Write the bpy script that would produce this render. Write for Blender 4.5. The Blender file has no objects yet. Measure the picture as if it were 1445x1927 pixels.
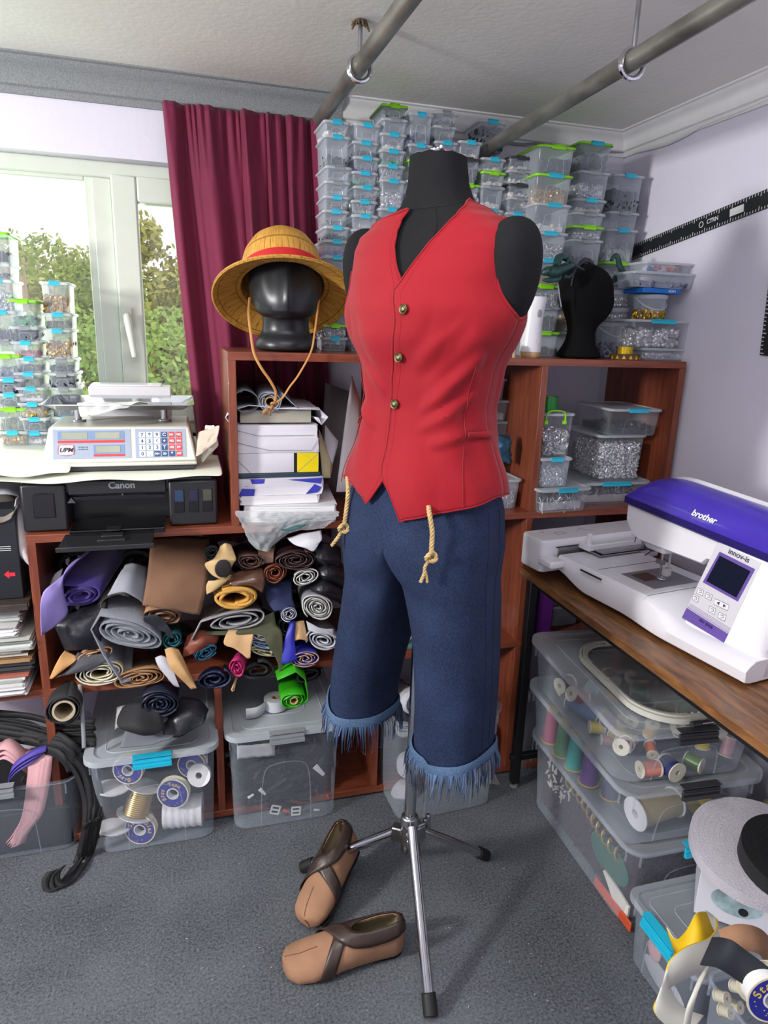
import bpy, bmesh, math, random
from mathutils import Vector as V, Matrix, Euler, noise as mn
PI = math.pi
C = bpy.context.scene.collection
sc = bpy.context.scene
rnd = random.Random(7)

# ---------------- camera ----------------
F = 1279.2
CR = V((0.96120681, -0.2740165, 0.03156611))
CU = V((0.04187125, 0.25806888, 0.96521876))
CF = V((0.27263209, 0.92645314, -0.25953098))
EYE = V((0, 0, 1.45))
cd = bpy.data.cameras.new('camera'); cam = bpy.data.objects.new('camera', cd); C.objects.link(cam)
cd.sensor_fit = 'HORIZONTAL'; cd.sensor_width = 36; cd.lens = 36 * F / 1445
cd.clip_start = .02; cd.clip_end = 200
m = Matrix((CR, CU, -CF)).transposed().to_4x4(); m.translation = EYE
cam.matrix_world = m
sc.camera = cam
# ---------------- view, world, lights ----------------
sc.view_settings.view_transform = 'Standard'; sc.view_settings.look = 'None'
sc.view_settings.exposure = 0.0; sc.view_settings.gamma = 1
sc.view_settings.use_curve_mapping = False
sc.cycles.transparent_max_bounces = 40; sc.cycles.max_bounces = 8
sc.cycles.diffuse_bounces = 4; sc.cycles.glossy_bounces = 4; sc.cycles.transmission_bounces = 6
sc.cycles.sample_clamp_indirect = 4
sc.cycles.caustics_reflective = False; sc.cycles.caustics_refractive = False
w = bpy.data.worlds.new('world'); sc.world = w; w.use_nodes = True
bg = w.node_tree.nodes['Background']; bg.inputs[0].default_value = (.97, .99, 1, 1); bg.inputs[1].default_value = 1.25

def area(name, loc, to, size, power, col=(1, 1, 1), sy=None):
    d = bpy.data.lights.new(name, 'AREA'); d.energy = power; d.color = col
    d.shape = 'RECTANGLE'; d.size = size; d.size_y = sy or size
    o = bpy.data.objects.new(name, d); C.objects.link(o); o.location = loc
    o.rotation_euler = (V(to) - V(loc)).to_track_quat('-Z', 'Y').to_euler()
    return o
area('assumed_side_key', (-2.3, .55, 1.72), (1.0, 1.7, 1.5), .30, 82, (1, .98, .94), .36)  # key light assumed from the shadow directions; no window is built in wall_left
area('overhead_fill', (.15, .60, 2.09), (.15, .65, 0), 1.0, 13, (1, .98, 1))  # added soft fill from above, not a fixture of the room
area('rear_fill', (-.7, -1.05, 1.25), (0, 1.5, 1.55), 1.3, 9, (1, .99, .97), .9)  # added fill behind the camera, lifts the ceiling and front faces
area('back_window_daylight', (-.65, 2.42, 1.6), (-.2, 0, 1.0), 1.1, 9, (.9, 1, .88), .8)

# ---------------- helpers ----------------
def ray(x, y): return (x - 722.5) / F * CR + (963.5 - y) / F * CU + CF
def at(x, y, X=None, Y=None, Z=None):
    d = ray(x, y)
    t = (X - EYE.x) / d.x if X is not None else (Y - EYE.y) / d.y if Y is not None else (Z - EYE.z) / d.z
    return EYE + t * d
def lin(c):
    return tuple(((v / 255 / 12.92) if v / 255 <= .04045 else ((v / 255 + .055) / 1.055) ** 2.4) for v in c)

class G:
    """collects faces of one mesh"""
    def __init__(s, T=None): s.v = []; s.f = []; s.m = []; s.uv = []; s.T = T; s.mi = 0
    def add(s, vs, fs, uvs=None, T=None):
        n = len(s.v)
        for p in vs:
            p = V(p)
            if T is not None: p = T @ p
            if s.T is not None: p = s.T @ p
            s.v.append(p)
        for i, f in enumerate(fs):
            s.f.append([n + k for k in f]); s.m.append(s.mi); s.uv.append(uvs[i] if uvs else None)
    def box(s, c, d, T=None, r=None):
        x, y, z = (k / 2 for k in d); c = V(c)
        vs = [V((a * x, b * y, e * z)) for a in (-1, 1) for b in (-1, 1) for e in (-1, 1)]
        if r is not None: R = Euler(r).to_matrix(); vs = [R @ p for p in vs]
        s.add([p + c for p in vs], [(0, 1, 3, 2), (4, 6, 7, 5), (0, 4, 5, 1), (2, 3, 7, 6), (0, 2, 6, 4), (1, 5, 7, 3)], T=T)
    def hexa(s, p):  # 8 points: bottom 4 ccw, top 4 ccw
        s.add(p, [(3, 2, 1, 0), (4, 5, 6, 7), (0, 1, 5, 4), (1, 2, 6, 5), (2, 3, 7, 6), (3, 0, 4, 7)])
    def grid(s, rows, cu=False, cv=False, capa=False, capb=False, T=None):
        nr, nc = len(rows), len(rows[0])
        vs = [p for r in rows for p in r]; fs = []; uv = []
        for i in range(nr if cv else nr - 1):
            for j in range(nc if cu else nc - 1):
                i2, j2 = (i + 1) % nr, (j + 1) % nc
                fs.append((i * nc + j, i * nc + j2, i2 * nc + j2, i2 * nc + j))
                u0, u1, v0, v1 = j / nc, (j + 1) / nc, i / nr, (i + 1) / nr
                uv.append(((u0, v0), (u1, v0), (u1, v1), (u0, v1)))
        if capa: fs.append(tuple(reversed(range(nc)))); uv.append(None)
        if capb: fs.append(tuple((nr - 1) * nc + k for k in range(nc))); uv.append(None)
        s.add(vs, fs, uv, T)
    def tube(s, pts, r, n=8, closed=False, caps=True, flat=None, T=None):
        pts = [V(p) for p in pts]; rs = r if isinstance(r, (list, tuple)) else [r] * len(pts)
        rows = []; up = None
        for i, p in enumerate(pts):
            a = pts[(i - 1) % len(pts)] if (closed or i > 0) else p
            b = pts[(i + 1) % len(pts)] if (closed or i < len(pts) - 1) else p
            t = (b - a).normalized() if (b - a).length > 1e-9 else V((0, 0, 1))
            if up is None:
                up = V((0, 0, 1)) if abs(t.z) < .9 else V((1, 0, 0))
            x = up.cross(t); x = x.normalized() if x.length > 1e-6 else V((1, 0, 0)); y = t.cross(x).normalized(); up = y
            fl = flat or (1, 1)
            rows.append([p + (x * math.cos(2 * PI * k / n) * fl[0] + y * math.sin(2 * PI * k / n) * fl[1]) * rs[i] for k in range(n)])
        s.grid(rows, cu=True, cv=closed, capa=caps and not closed, capb=caps and not closed, T=T)
    def cyl(s, a, b, r, r2=None, n=16, T=None): s.tube([a, b], [r, r if r2 is None else r2], n, T=T)
    def lathe(s, prof, n=24, T=None, caps=False, a0=0, a1=2 * PI):
        full = abs(a1 - a0 - 2 * PI) < 1e-6; k = n if full else n + 1
        rows = [[V((r * math.cos(a0 + (a1 - a0) * j / n), r * math.sin(a0 + (a1 - a0) * j / n), z)) for j in range(k)] for r, z in prof]
        s.grid(rows, cu=full, capa=caps, capb=caps, T=T)
    def prism(s, poly, a, b, T=None):  # poly in xz, extruded y a..b
        n = len(poly)
        vs = [V((x, a, z)) for x, z in poly] + [V((x, b, z)) for x, z in poly]
        s.add(vs, [tuple(range(n)), tuple(reversed(range(n, 2 * n)))] + [((i + 1) % n, i, n + i, n + (i + 1) % n) for i in range(n)], T=T)
    def ball(s, c, r, n=8, T=None):
        r = r if isinstance(r, (tuple, list)) else (r, r, r); c = V(c)
        rows = []
        for i in range(1, n):
            a = PI * i / n - PI / 2
            rows.append([c + V((r[0] * math.cos(a) * math.cos(2 * PI * k / (2 * n)), r[1] * math.cos(a) * math.sin(2 * PI * k / (2 * n)), r[2] * math.sin(a))) for k in range(2 * n)])
        s.grid(rows, cu=True, capa=True, capb=True, T=T)
    def torus(s, c, R, r, n=10, k=5, T=None):
        rows = []
        for i in range(n):
            a = 2 * PI * i / n
            rows.append([V(c) + V(((R + r * math.cos(2 * PI * j / k)) * math.cos(a), (R + r * math.cos(2 * PI * j / k)) * math.sin(a), r * math.sin(2 * PI * j / k))) for j in range(k)])
        s.grid(rows, cu=True, cv=True, T=T)
    def mesh(s, name):
        me = bpy.data.meshes.new(name); me.from_pydata(s.v, [], s.f)
        me.polygons.foreach_set('material_index', s.m)
        uvl = me.uv_layers.new(name='uv')
        for p, u in zip(me.polygons, s.uv):
            if u:
                for li, c in zip(p.loop_indices, u): uvl.data[li].uv = c
        bm = bmesh.new(); bm.from_mesh(me); bmesh.ops.recalc_face_normals(bm, faces=bm.faces); bm.to_mesh(me); bm.free()
        return me

def mk(g, name, mats, parent=None, bevel=0, seg=2, smooth=True, solid=0, soff=0, sub=0, disp=None):
    me = g.mesh(name) if isinstance(g, G) else g
    if isinstance(g, G):
        for mm in (mats if isinstance(mats, (list, tuple)) else [mats]): me.materials.append(mm)
        if smooth:
            me.polygons.foreach_set('use_smooth', [True] * len(me.polygons))
            me.set_sharp_from_angle(angle=math.radians(38))
    o = bpy.data.objects.new(name, me); C.objects.link(o)
    if parent is not None: o.parent = parent
    if solid: md = o.modifiers.new('solid', 'SOLIDIFY'); md.thickness = solid; md.offset = soff
    if sub: md = o.modifiers.new('sub', 'SUBSURF'); md.levels = sub; md.render_levels = sub
    if bevel: md = o.modifiers.new('bevel', 'BEVEL'); md.width = bevel; md.segments = seg; md.limit_method = 'ANGLE'; md.angle_limit = math.radians(40); md.harden_normals = False
    return o
def tag(o, label, cat=None, group=None, kind=None):
    if label: o['label'] = label
    if cat: o['category'] = cat
    if group: o['group'] = group
    if kind: o['kind'] = kind
    return o
def thing(name, label, cat, loc=(0, 0, 0), rz=0, group=None, rot=None):
    o = bpy.data.objects.new(name, None); C.objects.link(o); o.location = loc
    o.rotation_euler = rot if rot else (0, 0, rz); o.empty_display_size = .05
    return tag(o, label, cat, group)
def struct(g, name, mats, **k):
    o = mk(g, name, mats, **k); o['kind'] = 'structure'; return o
def frame(o, x, y, z=None):
    """matrix from origin and x / y direction"""
    x = V(x).normalized(); y = V(y); y = (y - x * y.dot(x)).normalized(); z = x.cross(y)
    mm = Matrix((x, y, z)).transposed().to_4x4(); mm.translation = V(o); return mm
def text(s, o, xd, up, size, mat, parent, name='lettering', al='CENTER', ext=.0003, bold=0, shear=0):
    c = bpy.data.curves.new(name, 'FONT'); c.body = s; c.size = size; c.extrude = ext; c.align_x = al; c.align_y = 'CENTER'; c.offset = bold; c.shear = shear
    tmp = bpy.data.objects.new(name, c); C.objects.link(tmp); bpy.context.view_layer.update()
    me = bpy.data.meshes.new_from_object(tmp.evaluated_get(bpy.context.evaluated_depsgraph_get())); me.materials.clear(); me.materials.append(mat)
    bpy.data.objects.remove(tmp); bpy.data.curves.remove(c)
    ob = bpy.data.objects.new(name, me); C.objects.link(ob)
    if parent is not None: ob.parent = parent
    ob.matrix_local = frame(o, xd, up); return ob
def lerp(a, b, t): return a + (b - a) * t
def interp(tab, x):
    if x <= tab[0][0]: return tab[0][1:]
    for a, b in zip(tab, tab[1:]):
        if x <= b[0]:
            t = (x - a[0]) / (b[0] - a[0]); t = t * t * (3 - 2 * t) * .5 + t * .5
            return tuple(lerp(p, q, t) for p, q in zip(a[1:], b[1:]))
    return tab[-1][1:]
def crom(pts, n=6):
    pts = [V(p) for p in pts]; out = []
    for i in range(len(pts) - 1):
        p0, p1, p2, p3 = pts[max(i - 1, 0)], pts[i], pts[i + 1], pts[min(i + 2, len(pts) - 1)]
        for k in range(n):
            t = k / n; out.append(.5 * ((2 * p1) + (p2 - p0) * t + (2 * p0 - 5 * p1 + 4 * p2 - p3) * t * t + (3 * p1 - p0 - 3 * p2 + p3) * t ** 3))
    return out + [pts[-1]]

def dense(rows, n=5, wr=0, seed=1):
    a = [crom(r, n) for r in rows]; cols = [crom([r[j] for r in a], n) for j in range(len(a[0]))]
    out = [[c[i] for c in cols] for i in range(len(cols[0]))]
    if wr: out = [[p + V((0, wr * mn.noise(p * 28 + V((seed, 0, 0))), wr * .6 * mn.noise(p * 28 + V((0, seed, 9))))) for p in r] for r in out]
    return out
# ---------------- materials ----------------
MC = {}
def nt(name):
    m = bpy.data.materials.new(name); m.use_nodes = True; t = m.node_tree; b = t.nodes['Principled BSDF']
    return m, t, b, lambda k: t.nodes.new(k)
def mat(name, rgb, rough=.6, metal=0, var=.08, scale=18, bump=0, bs=300, isl=0, coat=0, sheen=0, alpha=1, stretch=None, spec=.5, emit=0):
    if name in MC: return MC[name]
    m, t, b, N = nt(name); L = t.links.new
    c = lin(rgb)
    tc = N('ShaderNodeTexCoord'); mp = N('ShaderNodeMapping'); L(tc.outputs['Object'], mp.inputs[0])
    if stretch: mp.inputs['Scale'].default_value = stretch
    nz = N('ShaderNodeTexNoise'); nz.inputs['Scale'].default_value = scale; nz.inputs['Detail'].default_value = 4; L(mp.outputs[0], nz.inputs[0])
    mr = N('ShaderNodeMapRange'); mr.inputs[1].default_value = .3; mr.inputs[2].default_value = .7
    mr.inputs[3].default_value = 1 - var; mr.inputs[4].default_value = 1 + var; L(nz.outputs[0], mr.inputs[0])
    val = mr.outputs[0]
    if isl:
        ge = N('ShaderNodeNewGeometry'); m2 = N('ShaderNodeMapRange'); m2.inputs[3].default_value = 1 - isl; m2.inputs[4].default_value = 1 + isl * .6
        L(ge.outputs['Random Per Island'], m2.inputs[0]); mu = N('ShaderNodeMath'); mu.operation = 'MULTIPLY'; L(val, mu.inputs[0]); L(m2.outputs[0], mu.inputs[1]); val = mu.outputs[0]
    vm = N('ShaderNodeVectorMath'); vm.operation = 'SCALE'; vm.inputs[0].default_value = c; L(val, vm.inputs['Scale'])
    L(vm.outputs[0], b.inputs['Base Color'])
    b.inputs['Roughness'].default_value = rough; b.inputs['Metallic'].default_value = metal
    b.inputs['Specular IOR Level'].default_value = spec
    b.inputs['Coat Weight'].default_value = coat; b.inputs['Sheen Weight'].default_value = sheen; b.inputs['Alpha'].default_value = alpha
    if emit: b.inputs['Emission Color'].default_value = (*c, 1); b.inputs['Emission Strength'].default_value = emit
    if bump:
        n2 = N('ShaderNodeTexNoise'); n2.inputs['Scale'].default_value = bs; n2.inputs['Detail'].default_value = 3; L(mp.outputs[0], n2.inputs[0])
        bp = N('ShaderNodeBump'); bp.inputs['Strength'].default_value = min(1, bump); bp.inputs['Distance'].default_value = .002 * max(1, bump); L(n2.outputs[0], bp.inputs['Height']); L(bp.outputs[0], b.inputs['Normal'])
    MC[name] = m; return m
def clear(name, rgb, a0=.16, a1=.75, rough=.18):
    if name in MC: return MC[name]
    m, t, b, N = nt(name); L = t.links.new
    b.inputs['Base Color'].default_value = (*lin(rgb), 1); b.inputs['Roughness'].default_value = rough
    lw = N('ShaderNodeLayerWeight'); lw.inputs[0].default_value = .35
    mr = N('ShaderNodeMapRange'); mr.inputs[3].default_value = a0; mr.inputs[4].default_value = a1; L(lw.outputs['Facing'], mr.inputs[0])
    L(mr.outputs[0], b.inputs['Alpha']); MC[name] = m; return m
def wood(name, c1, c2, rough=.35, sc_=(1, 1, 12), s=6, coat=.15):
    m, t, b, N = nt(name); L = t.links.new
    tc = N('ShaderNodeTexCoord'); mp = N('ShaderNodeMapping'); mp.inputs['Scale'].default_value = sc_; L(tc.outputs['Object'], mp.inputs[0])
    nz = N('ShaderNodeTexNoise'); nz.inputs['Scale'].default_value = s; nz.inputs['Detail'].default_value = 8; nz.inputs['Roughness'].default_value = .62; nz.inputs['Distortion'].default_value = .6; L(mp.outputs[0], nz.inputs[0])
    cr = N('ShaderNodeValToRGB'); cr.color_ramp.elements[0].position = .3; cr.color_ramp.elements[1].position = .7
    cr.color_ramp.elements[0].color = (*lin(c1), 1); cr.color_ramp.elements[1].color = (*lin(c2), 1)
    L(nz.outputs[0], cr.inputs[0]); L(cr.outputs[0], b.inputs['Base Color'])
    b.inputs['Roughness'].default_value = rough; b.inputs['Coat Weight'].default_value = coat
    MC[name] = m; return m
W_H = wood('cherry_wood_h', (102, 48, 32), (148, 78, 53), sc_=(1, 14, 14))
W_V = wood('cherry_wood_v', (96, 44, 30), (142, 74, 50), sc_=(14, 14, 1))
W_T = wood('rustic_table_wood', (66, 44, 28), (146, 98, 56), rough=.42, sc_=(9, 1.6, 9), s=6)
M_black = mat('black_plastic', (26, 26, 30), .35)
M_dkgrey = mat('dark_grey_plastic', (52, 53, 58), .4)
M_white = mat('white_plastic', (224, 224, 230), .3, var=.03)
M_steel = mat('steel', (176, 178, 182), .28, 1, var=.15)
M_chrome = mat('chrome', (205, 207, 212), .08, 1, var=.05)
M_pipe = mat('galvanised_pipe', (136, 134, 128), .42, .7, var=.42, scale=22, stretch=(1, .35, 1), bump=.3, bs=60)
M_gold = mat('brass_bits', (205, 165, 62), .3, .8, var=.1, isl=.4)
M_silver = mat('nickel_bits', (208, 210, 214), .22, .55, var=.1, isl=.45)
M_dbit = mat('gunmetal_bits', (60, 62, 70), .35, .6, var=.1, isl=.5)
M_wbit = mat('white_bits', (225, 222, 216), .4, 0, isl=.15)
M_cbit = mat('mixed_grey_bits', (128, 128, 132), .4, .3, isl=.6)
M_bronze = mat('antique_bronze_bits', (150, 118, 62), .35, .8, isl=.5)
M_clear = clear('clear_plastic', (212, 222, 236), .24, .7)
M_lid = clear('frosted_lid_plastic', (208, 216, 224), .5, .85, .3)
M_cloud = clear('cloudy_clear_plastic', (190, 200, 214), .11, .5, .25)
M_crys = clear('crystal_clear_plastic', (206, 214, 224), .07, .45, .1)
M_bluep = mat('turquoise_clip_plastic', (36, 182, 214), .35, var=.03)
M_greenp = mat('lime_plastic', (136, 215, 26), .35, var=.03)
M_greyp = mat('grey_clip_plastic', (138, 142, 148), .4, var=.03)
M_paper = mat('white_paper', (226, 226, 228), .7, var=.05, scale=8, bump=.2, bs=25)
M_rubber = mat('black_rubber', (22, 22, 23), .6)
M_card = mat('brown_cardboard', (176, 146, 104), .8, var=.08)
# ================= SETTING =================
YB, XR, ZC = 2.28, 1.50, 2.12
# carpet
def carpet():
    m, t, b, N = nt('grey_carpet'); L = t.links.new
    tc = N('ShaderNodeTexCoord'); n1 = N('ShaderNodeTexNoise'); n1.inputs['Scale'].default_value = 160; n1.inputs['Detail'].default_value = 6; n1.inputs['Roughness'].default_value = .8
    L(tc.outputs['Object'], n1.inputs[0])
    n2 = N('ShaderNodeTexNoise'); n2.inputs['Scale'].default_value = 3; n2.inputs['Detail'].default_value = 4; L(tc.outputs['Object'], n2.inputs[0])
    ad = N('ShaderNodeMath'); ad.operation = 'MULTIPLY_ADD'; L(n2.outputs[0], ad.inputs[0]); ad.inputs[1].default_value = .30; L(n1.outputs[0], ad.inputs[2])
    cr = N('ShaderNodeValToRGB'); cr.color_ramp.elements[0].position = .42; cr.color_ramp.elements[1].position = .8
    cr.color_ramp.elements[0].color = (*lin((26, 28, 32)), 1); cr.color_ramp.elements[1].color = (*lin((132, 137, 144)), 1)
    L(ad.outputs[0], cr.inputs[0]); L(cr.outputs[0], b.inputs['Base Color']); b.inputs['Roughness'].default_value = .95; b.inputs['Specular IOR Level'].default_value = .1
    bp = N('ShaderNodeBump'); bp.inputs['Strength'].default_value = .9; bp.inputs['Distance'].default_value = .004; L(n1.outputs[0], bp.inputs['Height']); L(bp.outputs[0], b.inputs['Normal'])
    return m
g = G(); g.box((-.5, .64, -.025), (4.3, 3.7, .05)); struct(g, 'floor', carpet(), smooth=False)
M_wall = mat('lilac_plaster', (222, 219, 235), .85, var=.03, scale=4, bump=.35, bs=45)
M_ceil = mat('white_plaster', (230, 229, 224), .85, var=.03, scale=5, bump=.4, bs=60)
M_trim = mat('white_painted_moulding', (222, 222, 224), .6, var=.03)
M_gtrim = mat('speckled_grey_moulding', (136, 140, 144), .8, var=.2, scale=260, bump=.7, bs=320)
M_pvc = mat('white_window_pvc', (208, 215, 204), .35, var=.02)
g = G(); g.box((-.5, .64, ZC + .03), (4.3, 3.7, .06)); struct(g, 'ceiling', M_ceil, smooth=False)
# back wall with window opening
WX0, WX1, WZ0, WZ1 = -1.35, .20, 1.095, 1.90
g = G()
for x0, x1, z0, z1 in ((-2.6, WX0, 0, ZC), (WX1, XR, 0, ZC), (WX0, WX1, 0, WZ0), (WX0, WX1, WZ1, ZC)):
    g.box(((x0 + x1) / 2, YB + .09, (z0 + z1) / 2), (x1 - x0, .18, z1 - z0))
struct(g, 'wall_back', M_wall, smooth=False)
g = G(); g.box((XR + .05, .59, ZC / 2), (.1, 3.58, ZC)); struct(g, 'wall_right', M_wall, smooth=False)
g = G(); g.box((-2.55, .6, ZC / 2), (.1, 3.6, ZC)); struct(g, 'wall_left', M_wall, smooth=False)
g = G(); g.box((-.5, -1.15, ZC / 2), (4.2, .1, ZC)); struct(g, 'wall_front', M_wall, smooth=False)
# cornices: profile stepping from wall to ceiling
def cornice(a, b, name, m, inward, hh=.07, ww=.06):
    a = V(a); b = V(b); d = (b - a).normalized(); n = V(inward)
    prof = [(0, -hh), (.008, -hh), (.012, -hh * .8), (.02, -hh * .75), (.026, -hh * .45), (ww * .62, -hh * .25), (ww * .75, -hh * .2), (ww * .85, -.006), (ww, -.004), (ww, 0), (0, 0)]
    g = G(); g.grid([[p + n * u + V((0, 0, v)) for u, v in prof] for p in (a, b)], cu=True, capa=True, capb=True)
    return struct(g, name, m)
cornice((-1.8, YB, ZC), (.49, YB, ZC), 'trim_1', M_gtrim, (0, -1, 0), .085, .075)
cornice((.49, YB, ZC), (XR, YB, ZC), 'trim_2', M_trim, (0, -1, 0))
cornice((XR, YB, ZC), (XR, -.6, ZC), 'trim_3', M_trim, (-1, 0, 0))
# window
wf = G()
yw = YB + .09
def fr(x0, x1, z0, z1, t, y, d):
    for c, s in (((x0 + t / 2, y, (z0 + z1) / 2), (t, d, z1 - z0)), ((x1 - t / 2, y, (z0 + z1) / 2), (t, d, z1 - z0)),
                 (((x0 + x1) / 2, y, z0 + t / 2), (x1 - x0 - 2 * t, d, t)), (((x0 + x1) / 2, y, z1 - t / 2), (x1 - x0 - 2 * t, d, t))):
        wf.box(c, s)
fr(WX0, WX1, WZ0, WZ1, .045, yw, .07)
wf.box((-.215, yw, (WZ0 + WZ1) / 2), (.055, .07, WZ1 - WZ0 - .09))
win = struct(wf, 'window_1', M_pvc, bevel=.004)
wf = G(); fr(-.188, WX1 - .04, WZ0 + .04, WZ1 - .035, .072, yw - .02, .06); mk(wf, 'sash', M_pvc, win, bevel=.006)
wf = G(); fr(-1.31, -.241, WZ0 + .03, WZ1 - .035, .022, yw - .01, .03); mk(wf, 'glazing_bead', M_pvc, win, bevel=.003)
M_glass = clear('window_glass', (240, 250, 246), .05, .35, .03)
g = G(); g.box((-.78, yw, 1.51), (1.06, .006, .70)); g.box((-.014, yw - .02, 1.51), (.215, .006, .60)); mk(g, 'glass', M_glass, win, smooth=False)
hp = at(240, 590, Y=yw - .05)
g = G(); g.box((hp.x, yw - .055, hp.z - .012), (.028, .014, .06)); g.tube([(hp.x, yw - .06, hp.z - .005), (hp.x, yw - .085, hp.z - .008), (hp.x + .002, yw - .09, hp.z - .02), (hp.x + .016, yw - .088, hp.z - .13)], [.009, .010, .012, .009], 10)
mk(g, 'handle', M_pvc, win, bevel=.003)
g = G(); g.box((-.64, YB - .05, 1.08), (1.42, .34, .03)); struct(g, 'window_sill', M_pvc, bevel=.006)
# plaster head above window slightly proud, as a shelf of the reveal
# wall cable
g = G(); pts = [at(x, y, Y=YB - .012) for x, y in ((-60, 128), (0, 134), (40, 146), (90, 150), (140, 148), (200, 156), (255, 160), (300, 164), (340, 170))]
g.tube(crom(pts, 4), .006, 8); tag(mk(g, 'wall_cable', M_trim), 'white painted cable running under the grey cornice above the window', 'cable')
g = G(); pts = [at(x, y, X=XR - .008) for x, y in ((1195, 286), (1260, 268), (1330, 232), (1400, 205), (1500, 160))]
g.tube(crom(pts, 4), .006, 8); tag(mk(g, 'wall_cable', M_trim), 'white painted cable running under the white cornice of the right wall', 'cable')
g = G(); pts = [at(x, y, Y=YB - .01) for x, y in ((950, 268), (985, 272), (1040, 268), (1100, 284), (1180, 286))]
g.tube(crom(pts, 4), .005, 8); tag(mk(g, 'wall_cable', M_greyp), 'thin cable on the back wall above the green lidded boxes', 'cable')
# outside
M_leaf = mat('sunlit_leaves', (160, 172, 78), .7, isl=.35, var=.25, scale=2)
M_leaf2 = mat('yellow_green_leaves', (190, 184, 96), .7, isl=.35, var=.25, scale=2)
M_bark = mat('bark', (120, 104, 84), .9)
def tree(name, label, loc, h, rad, ml, seed, n=2600, zc=.62, sq=.9):
    r = random.Random(seed); t = thing(name, label, 'tree', loc)
    g = G(); g.tube([(0, 0, 0), (.06 * h * .2, 0, h * .3), (0, .05, h * .8)], [.12, .08, .03], 8)
    for k in range(7):
        a = r.uniform(0, 6.3); z0 = h * r.uniform(.3, .6); g.tube([(0, 0, z0), (math.cos(a) * rad * .6, math.sin(a) * rad * .6, z0 + h * .22)], [.04, .01], 6)
    mk(g, 'trunk', M_bark, t)
    g = G(); blobs = [(V((r.uniform(-1, 1) * rad * .65, r.uniform(-1, 1) * rad * .5, h * (zc + .02) + r.uniform(-1, 1) * h * .3)), rad * r.uniform(.3, .55)) for _ in range(16)]
    for k in range(n):
        c, br = r.choice(blobs); d = V((r.gauss(0, 1), r.gauss(0, 1), r.gauss(0, 1))).normalized() * br * r.uniform(.55, 1.05); p = c + d
        s = rad * r.uniform(.035, .07); u = V((r.gauss(0, 1), r.gauss(0, 1), r.gauss(0, 1))).normalized(); v = u.orthogonal().normalized()
        g.add([p - u * s, p + v * s * .55, p + u * s, p - v * s * .55], [(0, 1, 2, 3)])
    tag(mk(g, 'crown', ml, t, smooth=False), None)
def wp(x, y, Y): return at(x, y, Y=Y)
def tre(px, ytop, Y, rad, ml, lb, seed, n):
    p = wp(px, ytop, Y); tree('garden_tree', lb, (p.x, Y, -1.0), p.z + 1.0, rad, ml, seed, n)
tre(150, 448, 9.0, .75, M_leaf, 'leafy tree with a pointed top just left of the window post', 3, 5200)
tre(62, 478, 17.0, 1.7, M_leaf2, 'pale yellow green tree far behind the windowsill boxes', 5, 5200)
tre(315, 370, 12.0, 1.3, M_leaf2, 'tall hazy tree filling the pane left of the curtain', 9, 8500)
tre(225, 520, 20.5, 1.5, M_leaf, 'broad green tree seen behind the window handle', 12, 4200)
for i, (px, Yq, lb) in enumerate(((140, 5.6, 'low bright green shrub below the window post outside'), (325, 6.0, 'low bright green shrub below the pane beside the curtain outside'), (-60, 5.0, 'low bright green shrub behind the leftmost windowsill boxes'))):
    p = wp(px, 690, Yq); t = thing('garden_shrub', lb, 'shrub', (p.x, Yq, .0)); g = G(); r = random.Random(40 + i)
    for k in range(2600):
        d = V((r.gauss(0, 1), r.gauss(0, 1), r.gauss(0, 1))).normalized(); q = V((0, 0, .75)) + V((d.x * .62, d.y * .4, d.z * .78)) * r.uniform(.75, 1.05); s = .03 * r.uniform(.6, 1.4)
        u = V((r.gauss(0, 1), r.gauss(0, 1), r.gauss(0, 1))).normalized(); v = u.orthogonal().normalized(); g.add([q - u * s, q + v * s * .6, q + u * s, q - v * s * .6], [(0, 1, 2, 3)])
    mk(g, 'foliage', mat('fresh_leaves', (168, 196, 96), .7, isl=.3), t, smooth=False)
# house gable and brick chimney
p = wp(170, 620, 14); t = thing('garden_shed', 'small gabled shed with a pale roof seen past the window post', 'shed', (p.x + 1.2, 14.2, 0))
g = G(); g.prism([(-.7, 0), (.9, 0), (.9, 1.15), (.25, 1.75), (-.7, 1.05)], 0, 1.2); mk(g, 'wall', mat('weathered_boards', (176, 160, 146), .9), t, smooth=False)
g = G(); g.prism([(-.85, .98), (.25, 1.83), (.25, 1.9), (-.9, 1.03)], -.1, 1.3); g.prism([(1.05, 1.08), (.25, 1.83), (.25, 1.9), (1.1, 1.13)], -.1, 1.3); mk(g, 'roof', mat('pale_roof', (205, 198, 190), .8), t, smooth=False)
p0 = wp(38, 600, 10); p1 = wp(34, 482, 10)
g = G(); g.box((p0.x, 10, p1.z / 2), (.20, .20, p1.z)); g.box((p0.x, 10, p1.z - .05), (.26, .26, .1)); tag(mk(g, 'brick_chimney', mat('pale_brick', (206, 170, 148), .9, var=.15), smooth=False), 'pale brick chimney rising behind the windowsill boxes', 'chimney')
g = G(); g.box((-3, 11.5, -.3), (30, 18, .1)); struct(g, 'ground', mat('garden_ground', (150, 165, 100), .95), smooth=False)

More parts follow.
